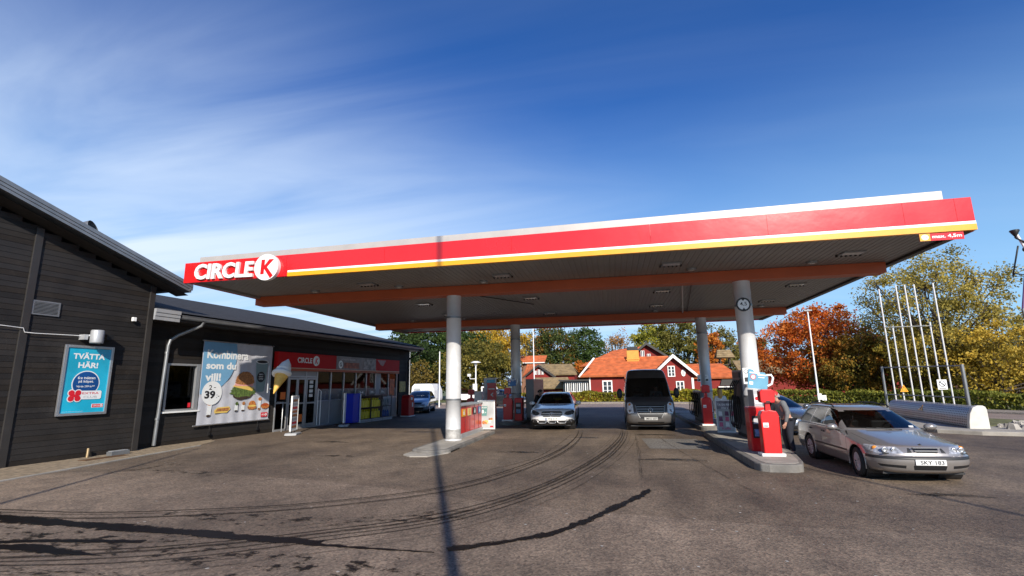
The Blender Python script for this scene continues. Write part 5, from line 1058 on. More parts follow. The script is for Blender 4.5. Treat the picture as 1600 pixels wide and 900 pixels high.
mb = MB(Fm); mb.prism([(-.05,-.02),(.50,-.02),(.50,.60),(.47,.69),(.40,.73),(.26,.73),(.12,.66),(.02,.46),(-.03,.2)][::1],-.16,.02,mat('cream_panel',(.60,.58,.53),.5,var=.08,vscale=3,dirt=.15)); mb.build('end_panel', t, bevel=.02)
mb = MB(Fm); mb.prism([(-.08,-.14),(.62,-.14),(.62,-.02),(-.08,-.02)],-7,.08,M_conc); mb.build('plinth', t, bevel=.02)
mb = MB(); q = pA+dl*.55-back*.0+back*.16+Vector((0,0,.50)); Fo = frame(tuple(q+out_*.03), tuple(-dl), tuple((out_+Vector((0,0,.7))).normalized())); mb = MB(Fo); mb.prism([(-.25,-.08),(.25,-.08),(.25,.08),(-.25,.08)],.02,.05,M_black); mb.build('nameplate', t)
q = pA+dl*3.4+back*.10+Vector((0,0,.46)); Fo = frame(tuple(q+out_*.03), tuple(-dl), tuple((out_+Vector((0,0,.6))).normalized())); mb = MB(Fo); mb.prism([(-.19,-.09),(.19,-.09),(0,.14)],.02,.035,M_yel); mb.prism([(-.03,-.04),(.03,-.04),(.01,.07),(-.01,.07)],.036,.04,M_ink); mb.build('warning_triangle', t)
# masts
FL = [(12.59,5.95,''),(12.92,4.15,''),(13.32,6.1,''),(13.69,6.1,''),(14.08,6.1,''),(14.47,4.3,''),(14.87,6.12,'')]
names = ['leftmost tall steel mast behind the tank cover','short steel mast carrying a yellow warning triangle','second tall steel mast from the left behind the tank cover','middle one of the five tall steel masts','tall steel mast just left of the short one with a white sign','short steel mast carrying a white prohibition sign','rightmost tall steel mast behind the tank cover']
for (x, hh, _), lab in zip(FL, names):
    t = thing('steel_mast', (x,26.4,0), lab, 'mast', 'steel vent masts behind the tank cover')
    mb = MB(); mb.tube([(x,26.4,0),(x,26.4,hh)],.032,mat('mast_aluminium',(.62,.62,.61),.45,.1),12); mb.build('pole', t)
    mb = MB(); mb.lathe([(.08,0.02),(.08,.1),(.05,.12)],M_gal,c=(x,26.4,0),n=12); mb.build('foot', t)
mb = MB(); mb.box(12.6,14.5,26.32,26.35,4.11,4.135,M_gal); tag(mb.build('crossbar'),'thin grey crossbar joining the steel masts','crossbar')
mb = MB(FF(12.92,26.3,1.25)); mb.prism([(-.17,-.1),(.17,-.1),(0,.22)],0,.02,M_yel); mb.prism([(-.11,-.065),(.11,-.065),(0,.15)],.021,.024,M_ink); mb.prism([(-.09,-.055),(.09,-.055),(0,.12)],.025,.027,M_yel); tag(mb.build('warning_sign'),'yellow triangular warning sign on the short left mast','sign')
t = thing('prohibition_sign', (14.47,26.3,1.4), 'white square prohibition sign on the short right mast','sign')
mb = MB(FF(14.47,26.3,1.45)); mb.prism([(-.19,-.22),(.19,-.22),(.19,.22),(-.19,.22)],0,.02,M_white); mb.build('plate', t)
mb = MB(FF(14.47,26.28,1.47)); mb.disc(0,.02,.002,.14,M_ink,20); mb.disc(0,.02,.004,.11,M_pw,20); mb.prism([(-.10,.08),(-.07,.11),(.10,-.05),(.07,-.08)],.005,.007,M_ink); mb.prism([(-.14,-.2),(.14,-.2),(.14,-.17),(-.14,-.17)],.002,.004,M_ink); mb.build('symbol', t)
t = thing('sign_gantry', (12.5,22,0), 'open rectangular grey steel frame standing over the tank cover', 'frame')
fA, fB = Vector((12.22,20.9,0)), Vector((11.32,24.2,0))
fB = Vector((11.28,24.4,0)); mb = MB()
mb.tube([fA,fA+Vector((0,0,2.22))],.06,M_gal,8); mb.build('post', t); mb = MB(); mb.tube([fB,fB+Vector((0,0,2.26))],.05,M_gal,8); mb.build('post', t)
mb = MB(); mb.tube([fA+Vector((0,0,2.17)),fB+Vector((0,0,2.22))],.022,M_gal,8); mb.tube([fA+Vector((0,0,1.05)),fB+Vector((0,0,1.1))],.02,M_gal,8); mb.build('rail', t)
# rubble
t = MB(); random.seed(12)
for i in range(46):
    x = random.uniform(12.3,14.0); y = 19.4+(x-12.3)*.75+random.uniform(-.4,.6); s = random.uniform(.05,.2); zb = .12
    P = [(x+s*random.uniform(.7,1.2)*math.cos(a), y+s*random.uniform(.7,1.2)*math.sin(a)) for a in (0,1.1,2.2,3.3,4.4,5.4)]
    t.add([(p[0],p[1],zb) for p in P]+[(x+(p[0]-x)*.6,y+(p[1]-y)*.6,zb+s*random.uniform(.5,1.1)) for p in P], [(i2,(i2+1)%6,6+(i2+1)%6,6+i2) for i2 in range(6)]+[(6,7,8,9,10,11)], M_conc)
tag(t.build('rubble_heap'),'heap of broken pale concrete lumps on the kerb at the right edge','rubble'); 

# lamp posts etc.
def lamp_post(x, y, h, label, r=.05, head='flat'):
    t = thing('lamp_post', (x,y,0), label, 'lamp post')
    mb = MB(); mb.tube([(x,y,0),(x,y,h)],[r,r*.7],M_white,10); mb.build('pole', t)
    mb = MB()
    if head == 'flat': mb.box(x-.22,x+.22,y-.10,y+.10,h,h+.07,M_gal)
    elif head == 'mushroom': mb.lathe([(0,h+.14),(.2,h+.12),(.42,h+.03),(.44,h),(.1,h-.02),(.12,h-.22),(.05,h-.25)],M_white,c=(x,y,0),n=20)
    else: mb.lathe([(r*.7,h),(0,h+.02)],M_white,c=(x,y,0),n=10)
    mb.build('lamp_head', t); return t
lamp_post(11.72,33,5.85,'slim white lamp post in front of the red orange maple')
mb = MB(FF(11.85,32.9,.75)); mb.prism([(-.22,-.15),(.0,-.15),(.0,.2),(-.22,.2)],0,.03,M_white); mb.prism([(.01,-.2),(.24,-.2),(.24,.1),(.01,.1)],0,.03,M_white); tag(mb.build('road_sign'),'small pale sign plates at the foot of the slim lamp post','sign')
lamp_post(-16.9,40,4.6,'white pole just beyond the far shop corner',.065,'cap'); lamp_post(-14.22,40,4.55,'white pole left of the left front column',.06,'cap')
t = lamp_post(-11.1,40,3.55,'white street lamp with a mushroom shaped shade',.07,'mushroom')
mb = MB(); mb.tube([(-11.1,39.9,2.25),(-11.55,39.9,2.25),(-11.62,39.9,2.5)],.03,M_white,8); mb.box(-11.75,-11.5,39.8,40.0,2.45,2.65,M_white); mb.box(-11.3,-10.95,39.8,39.9,1.3,1.85,M_white); mb.build('camera_arm', t)
lamp_post(-6.9,44,8,'tall thin flag pole left of the far red barn',.05,'cap')
# cross shaped garland mast at the top right
t = thing('midsummer_pole', (10.2,14.6,0), 'slanted pole wound with dark garland at the right picture edge', 'decorated pole')
mb = MB(); pts = [Vector((9.98,14.0,0)),Vector((9.98,14.0,2.7))]
p0, p1 = Vector((9.84,14,5.25)), Vector((10.22,14,4.1)); mb.tube([p1+(p1-p0)*1.2,p0],.028,M_white,8); mb.tube([(9.98,14,0),(9.66,14,3.35)],.03,M_gal,8); mb.tube([(9.66,14,3.35),(9.86,14,4.2)],.02,mat('purple_tape',(.10,.03,.12),.6),8)
mb.tube([(9.66,14,3.35),(10.4,14,3.34)],.03,M_gal,8); mb.build('pole', t)
mb = MB(); pts = []
for k in range(60):
    s = k/59; q = p0.lerp(p1,s); a = s*22; pts.append(q+Vector((.05*math.cos(a),.05*math.sin(a),0)))
mb.tube(pts,.020,M_black,6); mb.tube([(9.84,14,4.9),(9.60,14,4.15),(10.1,14,4.12),(9.64,14,4.22)],.018,M_black,6); mb.lathe([(.03,5.15),(.10,5.28),(.09,5.30),(0,5.31)],M_black,c=(9.83,14,0),n=10); mb.build('garland', t)

# totems behind the left island
t = thing('arrow_totem', (-6.36,26,0), 'red totem sign with white arrow behind the pastry poster stand', 'sign')
mb = MB(); mb.box(-6.6,-6.12,26,26.12,0,1.86,M_pred); mb.build('panel', t, bevel=.01)
mb = MB(FF(-6.36,25.99,1.25)); mb.prism([(.08,.13),(-.06,0),(.08,-.13),(.08,-.05),(.03,0),(.08,.05)][::-1],0,.004,M_pw); mb.prism([(-.17,.27),(.17,.27),(.17,.33),(-.17,.33)],0,.004,M_pw); mb.build('arrow', t)
t = thing('price_totem', (-6.7,28,0), 'taller white and turquoise totem behind the red arrow totem', 'sign')
mb = MB(); mb.box(-7.3,-6.6,28,28.12,0,2.15,M_white); mb.build('panel', t, bevel=.01); mb = MB(FF(-6.95,27.99,1)); mb.prism([(-.18,.2),(.3,.2),(.3,1.05),(-.18,1.05)],0,.004,M_turq); mb.build('print', t)
mb = MB(); mb.box(-7.25,-6.85,25.8,26.2,0,1.42,M_white); tag(mb.build('white_cabinet',bevel=.02),'plain white cabinet left of the arrow totem','cabinet')
service_post(-7.5,26,0,'red service post seen far behind above the red cabinet',w=.44,h=1.1)

# ---------------------------------------------------------------- vehicles
def catrom(L, sub):
    L = [np.array(l, float) for l in L]; out = []
    for i in range(len(L)-1):
        p0, p1, p2, p3 = L[max(i-1,0)], L[i], L[i+1], L[min(i+2,len(L)-1)]
        for k in range(sub):
            t = k/sub; q = .5*((2*p1)+(p2-p0)*t+(2*p0-5*p1+4*p2-p3)*t*t+(3*p1-p0-3*p2+p3)*t**3)
            lo, hi = np.minimum(p1,p2), np.maximum(p1,p2); out.append(np.clip(q, lo, hi))
    out.append(L[-1]); return out
def shell(levels, sub=4, nf=22, ns=26, nr=14):
    rows = catrom(levels, sub); V = []; F = []
    for (z,xf,xr,w,Lf,ef,Lr,er) in rows:
        half = []
        for k in range(nf):
            t = PI/2*k/nf; half.append((xf-Lf+Lf*math.cos(t)**(2/ef), w*math.sin(t)**(2/ef)))
        for k in range(ns+1): half.append((xf-Lf+(xr+Lr-xf+Lf)*k/ns, w))
        for k in range(1,nr+1):
            t = PI/2*(1-k/nr); half.append((xr+Lr-Lr*max(0,math.cos(t))**(2/er), w*max(0,math.sin(t))**(2/er)))
        half[0] = (xf,0); half[-1] = (xr,0)
        ring = [(x,y,z) for x, y in half]+[(x,-y,z) for x, y in half[-2:0:-1]]
        V += ring
    n = len(V)//len(rows)
    for j in range(len(rows)-1):
        for i in range(n): F.append((j*n+i, j*n+(i+1)%n, (j+1)*n+(i+1)%n, (j+1)*n+i))
    b = bmesh.new(); bv = [b.verts.new(v) for v in V]
    for f in F:
        q = [bv[i] for i in f]
        try: b.faces.new(q)
        except ValueError: pass
    # roof cap and floor cap as strips across
    for base, rev in ((0,False),((len(rows)-1)*n,True)):
        h = n//2
        for i in range(h):
            a, c = base+i, base+i+1; a2, c2 = base+(n-i)%n, base+(n-i-1)%n
            ids = []
            for q in (a,c,c2,a2):
                if q not in ids: ids.append(q)
            if len(ids) >= 3:
                try: b.faces.new([bv[q] for q in (ids if rev else ids[::-1])])
                except ValueError: pass
    bmesh.ops.remove_doubles(b, verts=b.verts, dist=.0005)
    bmesh.ops.recalc_face_normals(b, faces=b.faces)
    return b
def cutregion(b, poly, view, side=0, xmin=None, xmax=None):
    """poly in (x,z) for side view, (y,z) for front/rear. cut and return test"""
    ax = 0 if view == 'side' else 1
    lo = (min(p[0] for p in poly)-.03, min(p[1] for p in poly)-.03); hi = (max(p[0] for p in poly)+.03, max(p[1] for p in poly)+.03)
    def near(f):
        c = f.calc_center_median(); n = f.normal
        if view == 'side':
            if abs(n.y) < .30 or (side and c.y*side < 0): return False
        elif view == 'front':
            if c.x < (xmin if xmin is not None else 0): return False
        else:
            if c.x > (xmax if xmax is not None else 0): return False
        vs = [v.co for v in f.verts]
        return max(v[ax] for v in vs) > lo[0] and min(v[ax] for v in vs) < hi[0] and max(v.z for v in vs) > lo[1] and min(v.z for v in vs) < hi[1]
    for i in range(len(poly)):
        p, q = poly[i], poly[(i+1)%len(poly)]; d = (q[0]-p[0], q[1]-p[1])
        no = Vector((-d[1],0,d[0])) if view == 'side' else Vector((0,-d[1],d[0])); co = Vector((p[0],0,p[1])) if view == 'side' else Vector((0,p[0],p[1]))
        fs = [f for f in b.faces if near(f)]
        if not fs: return lambda f: False
        g = set(fs)
        for f in fs: g.update(f.edges); g.update(f.verts)
        bmesh.ops.bisect_plane(b, geom=list(g), plane_co=co, plane_no=no.normalized(), dist=.0008)
    def inside(f):
        if not near(f): return False
        c = f.calc_center_median(); x, z = c[ax], c.z; r = False; n = len(poly)
        for i in range(n):
            (x1,z1),(x2,z2) = poly[i], poly[(i+1)%n]
            if (z1 > z) != (z2 > z) and x < (x2-x1)*(z-z1)/(z2-z1)+x1: r = not r
        return r
    return inside
def extract(b, faces, name, m, parent, push=0.):
    if not faces: return None
    vm = {}; V = []; F = []
    for f in faces:
        ids = []
        for v in f.verts:
            if v not in vm: vm[v] = len(V); V.append(tuple(v.co+v.normal*push))
            ids.append(vm[v])
        F.append(ids)
    me = bpy.data.meshes.new(name); me.from_pydata(V, [], F); me.materials.append(m)
    for p in me.polygons: p.use_smooth = True
    o = bpy.data.objects.new(name, me); COL.objects.link(o); o.parent = parent; OFF[o.name] = Vector((0,0,0)); return o
M_cglass = glass('car_glass', (.36,.38,.39), .05, 1.2)
M_lampg = mat('headlight_glass', (.80,.80,.80), .12, .0, var=.25, vscale=14, coat=1.)
M_lampd = mat('headlight_dark', (.10,.105,.11), .08, .4, var=.5, vscale=14, coat=1.)
M_lamps = mat('headlight_clear', (.42,.43,.45), .08, .3, var=.45, vscale=16, coat=1.)
M_trim = mat('car_black_trim', (.018,.018,.019), .5, var=.15)
M_amber = mat('amber_lens', (.70,.26,.04), .15)
M_chrome = mat('chrome', (.50,.50,.51), .25, .9, var=.04)
M_rim = mat('alloy_rim', (.45,.45,.46), .4, .3, var=.1)
M_plate = mat('licence_plate', (.70,.70,.68), .4, var=.03)
def wheel(parent, x, y, r, wdt, steer=0, spokes=5):
    s = 1 if y > 0 else -1
    Mx = Matrix.Translation((x,y,r)) @ Matrix.Rotation(steer,4,'Z')
    mb = MB(Mx); w2 = wdt/2; mb.lathe([(r*.62,-w2*.9),(r*.9,-w2),(r*.97,-w2*.85),(r,-w2*.5),(r,w2*.5),(r*.97,w2*.85),(r*.9,w2),(r*.62,w2*.9)], M_rub, axis='y', n=32); tw = mb.build('wheel', parent)
    mb = MB(Mx); mb.lathe([(r*.64,s*w2*.9),(r*.60,s*w2*.7),(r*.58,s*w2*.2),(.03,s*w2*.2)], M_trim, axis='y', n=32); mb.lathe([(r*.66,s*w2*.86),(r*.62,s*w2*.96),(r*.57,s*w2*.85)], M_rim, axis='y', n=32)
    for k in range(spokes):
        for dd in (-.10,.10):
            a = 2*PI*k/spokes+dd; c, d = math.cos(a), math.sin(a); mb.tube([(r*.08*c,s*w2*.72,r*.08*d),(r*.60*math.cos(2*PI*k/spokes+dd*1.6),s*w2*.80,r*.60*math.sin(2*PI*k/spokes+dd*1.6))],[.028,.02],M_rim,6)
    mb.lathe([(.07,s*w2*.6),(.06,s*w2*.9),(0,s*w2*.92)], M_rim, axis='y', n=16); mb.build('rim', tw)
def car(name, label, levels, loc, rz, sc, paint, S, group=None):
    t = thing(name, loc, label, S['cat'], group, rz=rz, sc=sc, local=True)
    b = shell(levels); b.normal_update(); claimed = {}; parts = []
    # wheel arches
    tests = []
    for ax_ in S['axles']:
        R = S['arch']; poly = [(ax_+R*math.cos(PI*2*k/20), S['wr']+R*math.sin(2*PI*k/20)) for k in range(20)]
        tests.append(('arch', cutregion(b, poly, 'side')))
    for reg in S['regions']:
        nm, m, view, poly = reg[:4]; o = reg[4] if len(reg) > 4 else {}
        polys = [poly] if (view == 'side' or o.get('centre')) else [poly, [(-p[0],p[1]) for p in poly]]
        for P in polys: tests.append(((nm, m, view), cutregion(b, P, view, xmin=o.get('xmin',.2), xmax=o.get('xmax',-.5)), P))
    dead = []; groups = {}
    for f in list(b.faces):
        hit = None
        for i, T in enumerate(tests):
            if T[1](f): hit = (i, T); break
        if hit is None: continue
        if hit[1][0] == 'arch':
            if abs(f.calc_center_median().y) > .45: dead.append(f)
            continue
        key = (hit[0], f.calc_center_median().y > 0 if hit[1][0][2] == 'side' else 0); groups.setdefault(key, []).append(f)
    for (i, sd), fs in groups.items():
        nm, m, view = tests[i][0]; extract(b, fs, nm, m, t, .0)
        dead += fs
    rest = [f for f in b.faces if f not in set(dead)]
    ds = set(dead); rest = [f for f in b.faces if f not in ds]
    body = extract(b, rest, 'body', paint, t); b.free()
    # wheel wells, floor
    mb = MB()
    for ax_ in S['axles']:
        for s in (-1,1): mb.lathe([(S['arch']-.003,s*S['hw']*.97),(S['arch']+.005,s*S['hw']*.5),(0,s*S['hw']*.5)], M_trim, c=(ax_,0,S['wr']), axis='y', n=24, smooth=False)
    mb.box(S['xr']+.3,S['xf']-.3,-S['hw']*.8,S['hw']*.8,.17,.21,M_trim); mb.build('underbody', t)
    for ax_ in S['axles']:
        for s in (-1,1): wheel(t, ax_, s*S['ty'], S['wr'], S.get('tw',.21), S.get('steer',0) if ax_ > 0 else 0, S.get('spokes',5))
    # arch lips
    for ax_ in S['axles']:
        for s in (-1,1):
            if S.get('lip'):
                mb = MB(); mb.tube([(ax_+(S['arch']+.01)*math.cos(a), s*(S['hw']+S['lip'][1]), S['wr']+(S['arch']+.01)*math.sin(a)) for a in [PI*(-.08)+PI*1.16*k/18 for k in range(19)]], S['lip'][0], S['lip'][2], 6); mb.build('wheel_arch_trim', t)
    # mirrors
    mx_, my_, mz_ = S['mirror']
    for s in (-1,1):
        mb = MB(); a = S.get('mirror_size',(.11,.13,.085)); vs = []
        for j in range(7):
            for k in range(12): ph = -PI/2+PI*j/6; th = 2*PI*k/12; vs.append((mx_+a[0]*math.cos(ph)*math.cos(th)*(1 if math.cos(th) > 0 else .25), s*my_+a[1]*math.cos(ph)*math.sin(th), mz_+a[2]*math.sin(ph)))
        mb.add(vs, [(j*12+k,j*12+(k+1)%12,(j+1)*12+(k+1)%12,(j+1)*12+k) for j in range(6) for k in range(12)], S.get('mirror_mat',paint), True)
        mb.tube([(mx_,s*(my_-.08),mz_-.05),(mx_+.02,s*(my_-.22),mz_-.07)],.03,M_trim,8); mb.build('mirror', t)
    # plate
    px_, pz_, txt = S['plate']; F = frame((px_,0,pz_),(0,1,0),(1,0,0))
    mb = MB(F); pm = S.get('plate_mat',M_plate); mb.prism([(-.26,-.055),(.26,-.055),(.26,.055),(-.26,.055)],0,.012,pm); pl = mb.build('license_plate', t, bevel=.004)
    mb = MB(F); mb.text(txt,.02,-.038,.014,S.get('plate_ink',M_ink),h=.076,w=.40,bold=.015); mb.prism([(-.255,-.05),(-.215,-.05),(-.215,.05),(-.255,.05)],.0125,.0135,M_pblue) if S.get('eu') else None; mb.build('lettering', pl)
    # interior
    if S.get('interior'):
        bx, sx, rz_ = S['interior']      # belt z, seat x, roof z
        mb = MB(); hw = S['hw']-.16
        for x in (sx, sx-.95):
            for s in (-1,1):
                y = s*.36; mb.box(x-.08,x+.06,y-.24,y+.24,.35,bx+.15,M_trim); mb.box(x-.06,x+.04,y-.13,y+.13,bx+.17,bx+.36,M_trim)
        mb.build('seats', t, bevel=.04)
        mb = MB(); mb.box(sx+.55,sx+1.15,-hw,hw,.5,bx-.04,M_trim); mb.box(sx-2.0,sx+.6,-hw,hw,.3,.38,M_trim); mb.build('dashboard', t, bevel=.04)
        mb = MB(Matrix.Translation((sx+.45,.36,bx-.02)) @ Matrix.Rotation(-1.1,4,'Y')); mb.tube([(.18*math.cos(2*PI*k/20),.18*math.sin(2*PI*k/20),0) for k in range(21)],.015,M_black,8,False); mb.tube([(-.17,0,0),(.17,0,0)],.015,M_black,6); mb.build('steering_wheel', t)
    return t
def box_tube(t, name, pts, r, m, n=8): mb = MB(); mb.tube(pts, r, m, n); return mb.build(name, t)
# --- silver estate car in front
P_saab = mat('silver_beige_paint', (.31,.288,.27), .30, .5, var=.04, vscale=5, coat=1.)
LV = [(.19,2.16,-2.20,.78,.6,2.6,.4,3),(.25,2.33,-2.34,.84,.62,2.7,.4,3),(.40,2.40,-2.40,.885,.66,2.8,.42,3.2),(.50,2.41,-2.40,.893,.68,2.8,.42,3.2),(.545,2.39,-2.40,.895,.68,2.8,.42,3.2),(.56,2.355,-2.37,.893,.66,2.8,.42,3.2),(.62,2.335,-2.37,.893,.70,2.7,.42,3.2),
      (.70,2.27,-2.37,.893,.78,2.6,.42,3.2),(.745,2.20,-2.37,.890,.92,2.5,.42,3.2),(.80,1.95,-2.36,.885,1.05,2.4,.42,3.2),(.86,1.60,-2.36,.878,1.0,2.4,.42,3.2),(.91,1.24,-2.35,.868,.85,2.5,.42,3.2),(.945,.96,-2.34,.850,.55,2.7,.42,3.2),
      (.965,.90,-2.33,.815,.42,2.8,.42,3.2),(1.10,.60,-2.24,.765,.42,2.8,.42,3.2),(1.25,.26,-2.12,.705,.40,2.8,.42,3.2),(1.38,-.04,-1.98,.640,.36,2.8,.40,3.2),(1.425,-.18,-1.90,.600,.36,2.8,.40,3),(1.455,-.40,-1.78,.50,.36,2.6,.4,3),(1.47,-.75,-1.5,.30,.3,2.4,.3,2.4)]
SB = dict(cat='car', axles=(1.45,-1.25), arch=.375, wr=.315, hw=.89, ty=.79, xf=2.4, xr=-2.4, steer=-.12, spokes=7, lip=(.012,-.004,P_saab), mirror=(.62,1.0,1.0), mirror_size=(.11,.13,.08), plate=(2.415,.445,'SKY 183'), interior=(.95,-.15,1.4),
  regions=[('side_window',M_cglass,'side',[(.50,.985),(.16,1.35),(-.28,1.385),(-.36,1.385),(-.36,.985)]),('side_window',M_cglass,'side',[(-.44,.985),(-.44,1.385),(-1.05,1.375),(-1.25,.985)]),('side_window',M_cglass,'side',[(-1.33,.985),(-1.12,1.36),(-1.80,1.31),(-2.08,.985)]),
   ('windscreen',M_cglass,'front',[(-.715,.985),(.715,.985),(.575,1.385),(-.575,1.385)],dict(centre=True,xmin=.0)),('rear_window',M_cglass,'rear',[(-.62,1.0),(.62,1.0),(.54,1.36),(-.54,1.36)],dict(centre=True,xmax=-1.7)),
   ('bonnet_seam',M_black,'front',[(.700,.74),(.710,.74),(.790,.955),(.780,.955)],dict(xmin=1.0)),('bumper_strip',M_trim,'front',[(-.95,.490),(.95,.490),(.95,.548),(-.95,.548)],dict(centre=True,xmin=1.85)),
   ('headlight',M_lamps,'front',[(.385,.605),(.78,.592),(.872,.640),(.868,.735),(.46,.725)],dict(xmin=1.75)),
   ('grille',M_trim,'front',[(-.17,.615),(.17,.615),(.215,.655),(.225,.708),(-.225,.708),(-.215,.655)],dict(centre=True,xmin=1.9)),('side_grille',M_trim,'front',[(.25,.620),(.335,.612),(.295,.705),(.262,.708)],dict(xmin=1.9)),
   ('air_intake',M_black,'front',[(-.27,.285),(.27,.285),(.285,.375),(-.285,.375)],dict(centre=True,xmin=1.9)),('fog_intake',M_black,'front',[(.40,.315),(.76,.335),(.80,.385),(.40,.375)],dict(xmin=1.7)),
   ('side_moulding',M_trim,'side',[(1.02,.49),(1.02,.535),(-.84,.535),(-.84,.49)]),('sill',M_trim,'side',[(1.05,.18),(1.05,.225),(-.85,.225),(-.85,.18)]),
   ('door_seam',M_black,'side',[(1.02,.26),(1.032,.26),(1.02,.86),(.80,.93),(.79,.92),(1.008,.85)]),('door_seam',M_black,'side',[(-.405,.25),(-.395,.25),(-.395,.98),(-.405,.98)]),('door_seam',M_black,'side',[(-1.21,.60),(-1.20,.60),(-1.265,.98),(-1.275,.98)])])
sab = car('estate_car', 'silver beige estate car with roof rails, front right, plate SKY 183', LV, (5.14,12.08,0), -PI/2+.0, (.86,.875,.83), P_saab, SB)
for s in (-1,1):
    box_tube(sab,'roof_rail',[(-.18,s*.60,1.42),(-.28,s*.60,1.475),(-1.0,s*.59,1.505),(-1.7,s*.58,1.48),(-1.85,s*.575,1.43)],.018,M_black)
    box_tube(sab,'door_handle',[(-.18,s*.885,.82),(-.33,s*.885,.825)],.022,M_black); box_tube(sab,'door_handle',[(-1.02,s*.885,.83),(-1.15,s*.882,.835)],.022,M_black)
    mb = MB(frame((2.22,s*.62,.60),(0,1,0),(1,0,0))); mb.prism([(-.11,-.01),(.11,-.01),(.11,.012),(-.11,.012)],0,.02,M_black); mb.build('headlight_wiper', sab)
    F = frame((2.06,s*.80,.665),(-s*.55,.84 if s > 0 else .84,0),(.9,s*.5,.1)); mb = MB(); mb.lathe([(.0,.02),(.05,.0),(.05,-.04)],M_amber,c=(2.02,s*.755,.675),axis='x',n=12); mb.build('indicator', sab)
    for yy, rr in ((.52,.045),(.665,.050)):
        mb = MB(); mb.lathe([(rr+.006,-.02),(rr,.006),(rr*.55,-.012),(0,-.004)],M_chrome,c=(2.245-(yy-.45)**2*.9,s*yy,.665),axis='x',n=18); mb.build('lamp_reflector', sab)
    box_tube(sab,'wiper',[(.93,s*.1+.2,.965),(.86,s*.1-.28,.99)],.010,M_black,6)
mb = MB(frame((2.335,0,.66),(0,1,0),(1,0,0))); mb.prism([(-.20,-.008),(.20,-.008),(.215,.012),(-.215,.012)],0,.012,M_chrome)
mb.prism([(-.235,.055),(.235,.055),(.24,.068),(-.24,.068)],-.02,.01,M_chrome); mb.build('grille_bar', sab)
mb = MB(); mb.lathe([(0,.012),(.035,.0)],M_chrome,c=(2.13,0,.773),n=12); mb.build('bonnet_badge', sab)
mb = MB(frame((.74,-.60+1.2,1.0),(0,1,0),(1,0,.6))); mb.prism([(-.08,-.02),(.01,-.02),(.01,.03),(-.08,.03)],0.02,.022,M_pgrey); mb.build('parking_disc', sab)
# --- white estate car under the canopy
P_merc = mat('white_silver_paint', (.80,.80,.80), .28, .2, var=.03, vscale=5, coat=1.)
LM = [(.22,2.28,-2.30,.80,.6,2.8,.4,3),(.28,2.42,-2.44,.88,.62,2.9,.4,3),(.42,2.46,-2.47,.925,.62,3.0,.42,3.2),(.55,2.46,-2.47,.93,.60,3.0,.42,3.2),(.68,2.42,-2.45,.93,.62,2.9,.42,3.2),(.80,2.33,-2.43,.928,.72,2.7,.42,3.2),(.86,2.18,-2.42,.92,.95,2.5,.42,3.2),(.91,1.86,-2.42,.912,1.05,2.4,.42,3.2),(.96,1.45,-2.41,.90,.95,2.5,.42,3.2),(.99,1.12,-2.40,.875,.6,2.7,.42,3.2),
      (1.01,1.02,-2.39,.835,.45,2.8,.42,3.2),(1.15,.70,-2.30,.78,.45,2.8,.42,3.2),(1.30,.32,-2.12,.71,.42,2.8,.42,3.2),(1.42,-.02,-1.92,.63,.40,2.8,.40,3.2),(1.46,-.20,-1.80,.58,.36,2.7,.40,3),(1.485,-.5,-1.6,.42,.36,2.5,.4,3)]
SM = dict(cat='car', axles=(1.55,-1.4), arch=.40, wr=.34, hw=.93, ty=.80, xf=2.46, xr=-2.47, lip=(.03,-.012,M_trim), mirror=(.70,1.02,1.03), plate=(2.47,.46,'YNJ 317'), eu=True, interior=(1.0,-.1,1.4),
  regions=[('side_window',M_cglass,'side',[(.55,1.03),(.10,1.37),(-.45,1.40),(-.45,1.03)]),('side_window',M_cglass,'side',[(-.52,1.03),(-.52,1.40),(-1.2,1.38),(-1.4,1.03)]),('side_window',M_cglass,'side',[(-1.46,1.03),(-1.26,1.37),(-1.75,1.3),(-2.0,1.05)]),
   ('windscreen',M_cglass,'front',[(-.74,1.02),(.74,1.02),(.575,1.415),(-.575,1.415)],dict(centre=True,xmin=.0)),('rear_window',M_cglass,'rear',[(-.62,1.05),(.62,1.05),(.52,1.36),(-.52,1.36)],dict(centre=True,xmax=-1.7)),
   ('headlight',M_lampd,'front',[(.50,.655),(.62,.60),(.86,.64),(.905,.74),(.84,.80),(.56,.745)],dict(xmin=1.7)),
   ('grille',M_trim,'front',[(-.34,.545),(.34,.545),(.43,.62),(.42,.735),(.36,.765),(-.36,.765),(-.42,.735),(-.43,.62)],dict(centre=True,xmin=2.0)),
   ('lower_bumper',M_trim,'front',[(-.93,.24),(.93,.24),(.93,.36),(.80,.46),(.62,.40),(-.62,.40),(-.80,.46),(-.93,.36)],dict(centre=True,xmin=1.9)),
   ('side_cladding',M_trim,'side',[(1.1,.20),(1.1,.36),(-.95,.36),(-.95,.20)])])
mer = car('estate_car', 'white silver estate car with black lower trim refuelling beneath the canopy', LM, (-2.52,22.0,0), -PI/2+.035, .945, P_merc, SM)
mb = MB(frame((2.475,0,.655),(0,1,0),(1,0,0)))
for zz_ in (-.04,.035): mb.prism([(-.41,zz_-.012),(.41,zz_-.012),(.41,zz_+.012),(-.41,zz_+.012)],-.03,.0,M_chrome)
mb.build('grille_bar', mer)
mb = MB(frame((2.49,0,.65),(0,1,0),(1,0,0))); mb.tube([(.085*math.cos(2*PI*k/24),.085*math.sin(2*PI*k/24),0) for k in range(25)],.011,M_chrome,8,False)
for a in (PI/2,PI/2+2*PI/3,PI/2-2*PI/3): mb.tube([(0,0,0),(.083*math.cos(a),.083*math.sin(a),0)],[.016,.006],M_chrome,6)
mb.build('star_emblem', mer)
mb = MB(frame((2.44,0,.33),(0,1,0),(1,0,0)))
for a, c in ((-.58,-.22),(-.17,.17),(.22,.58)): mb.tube([(a,.05,0),(a+.05,-.03,.02),(c-.05,-.03,.02),(c,.05,0)],.016,M_chrome,6)
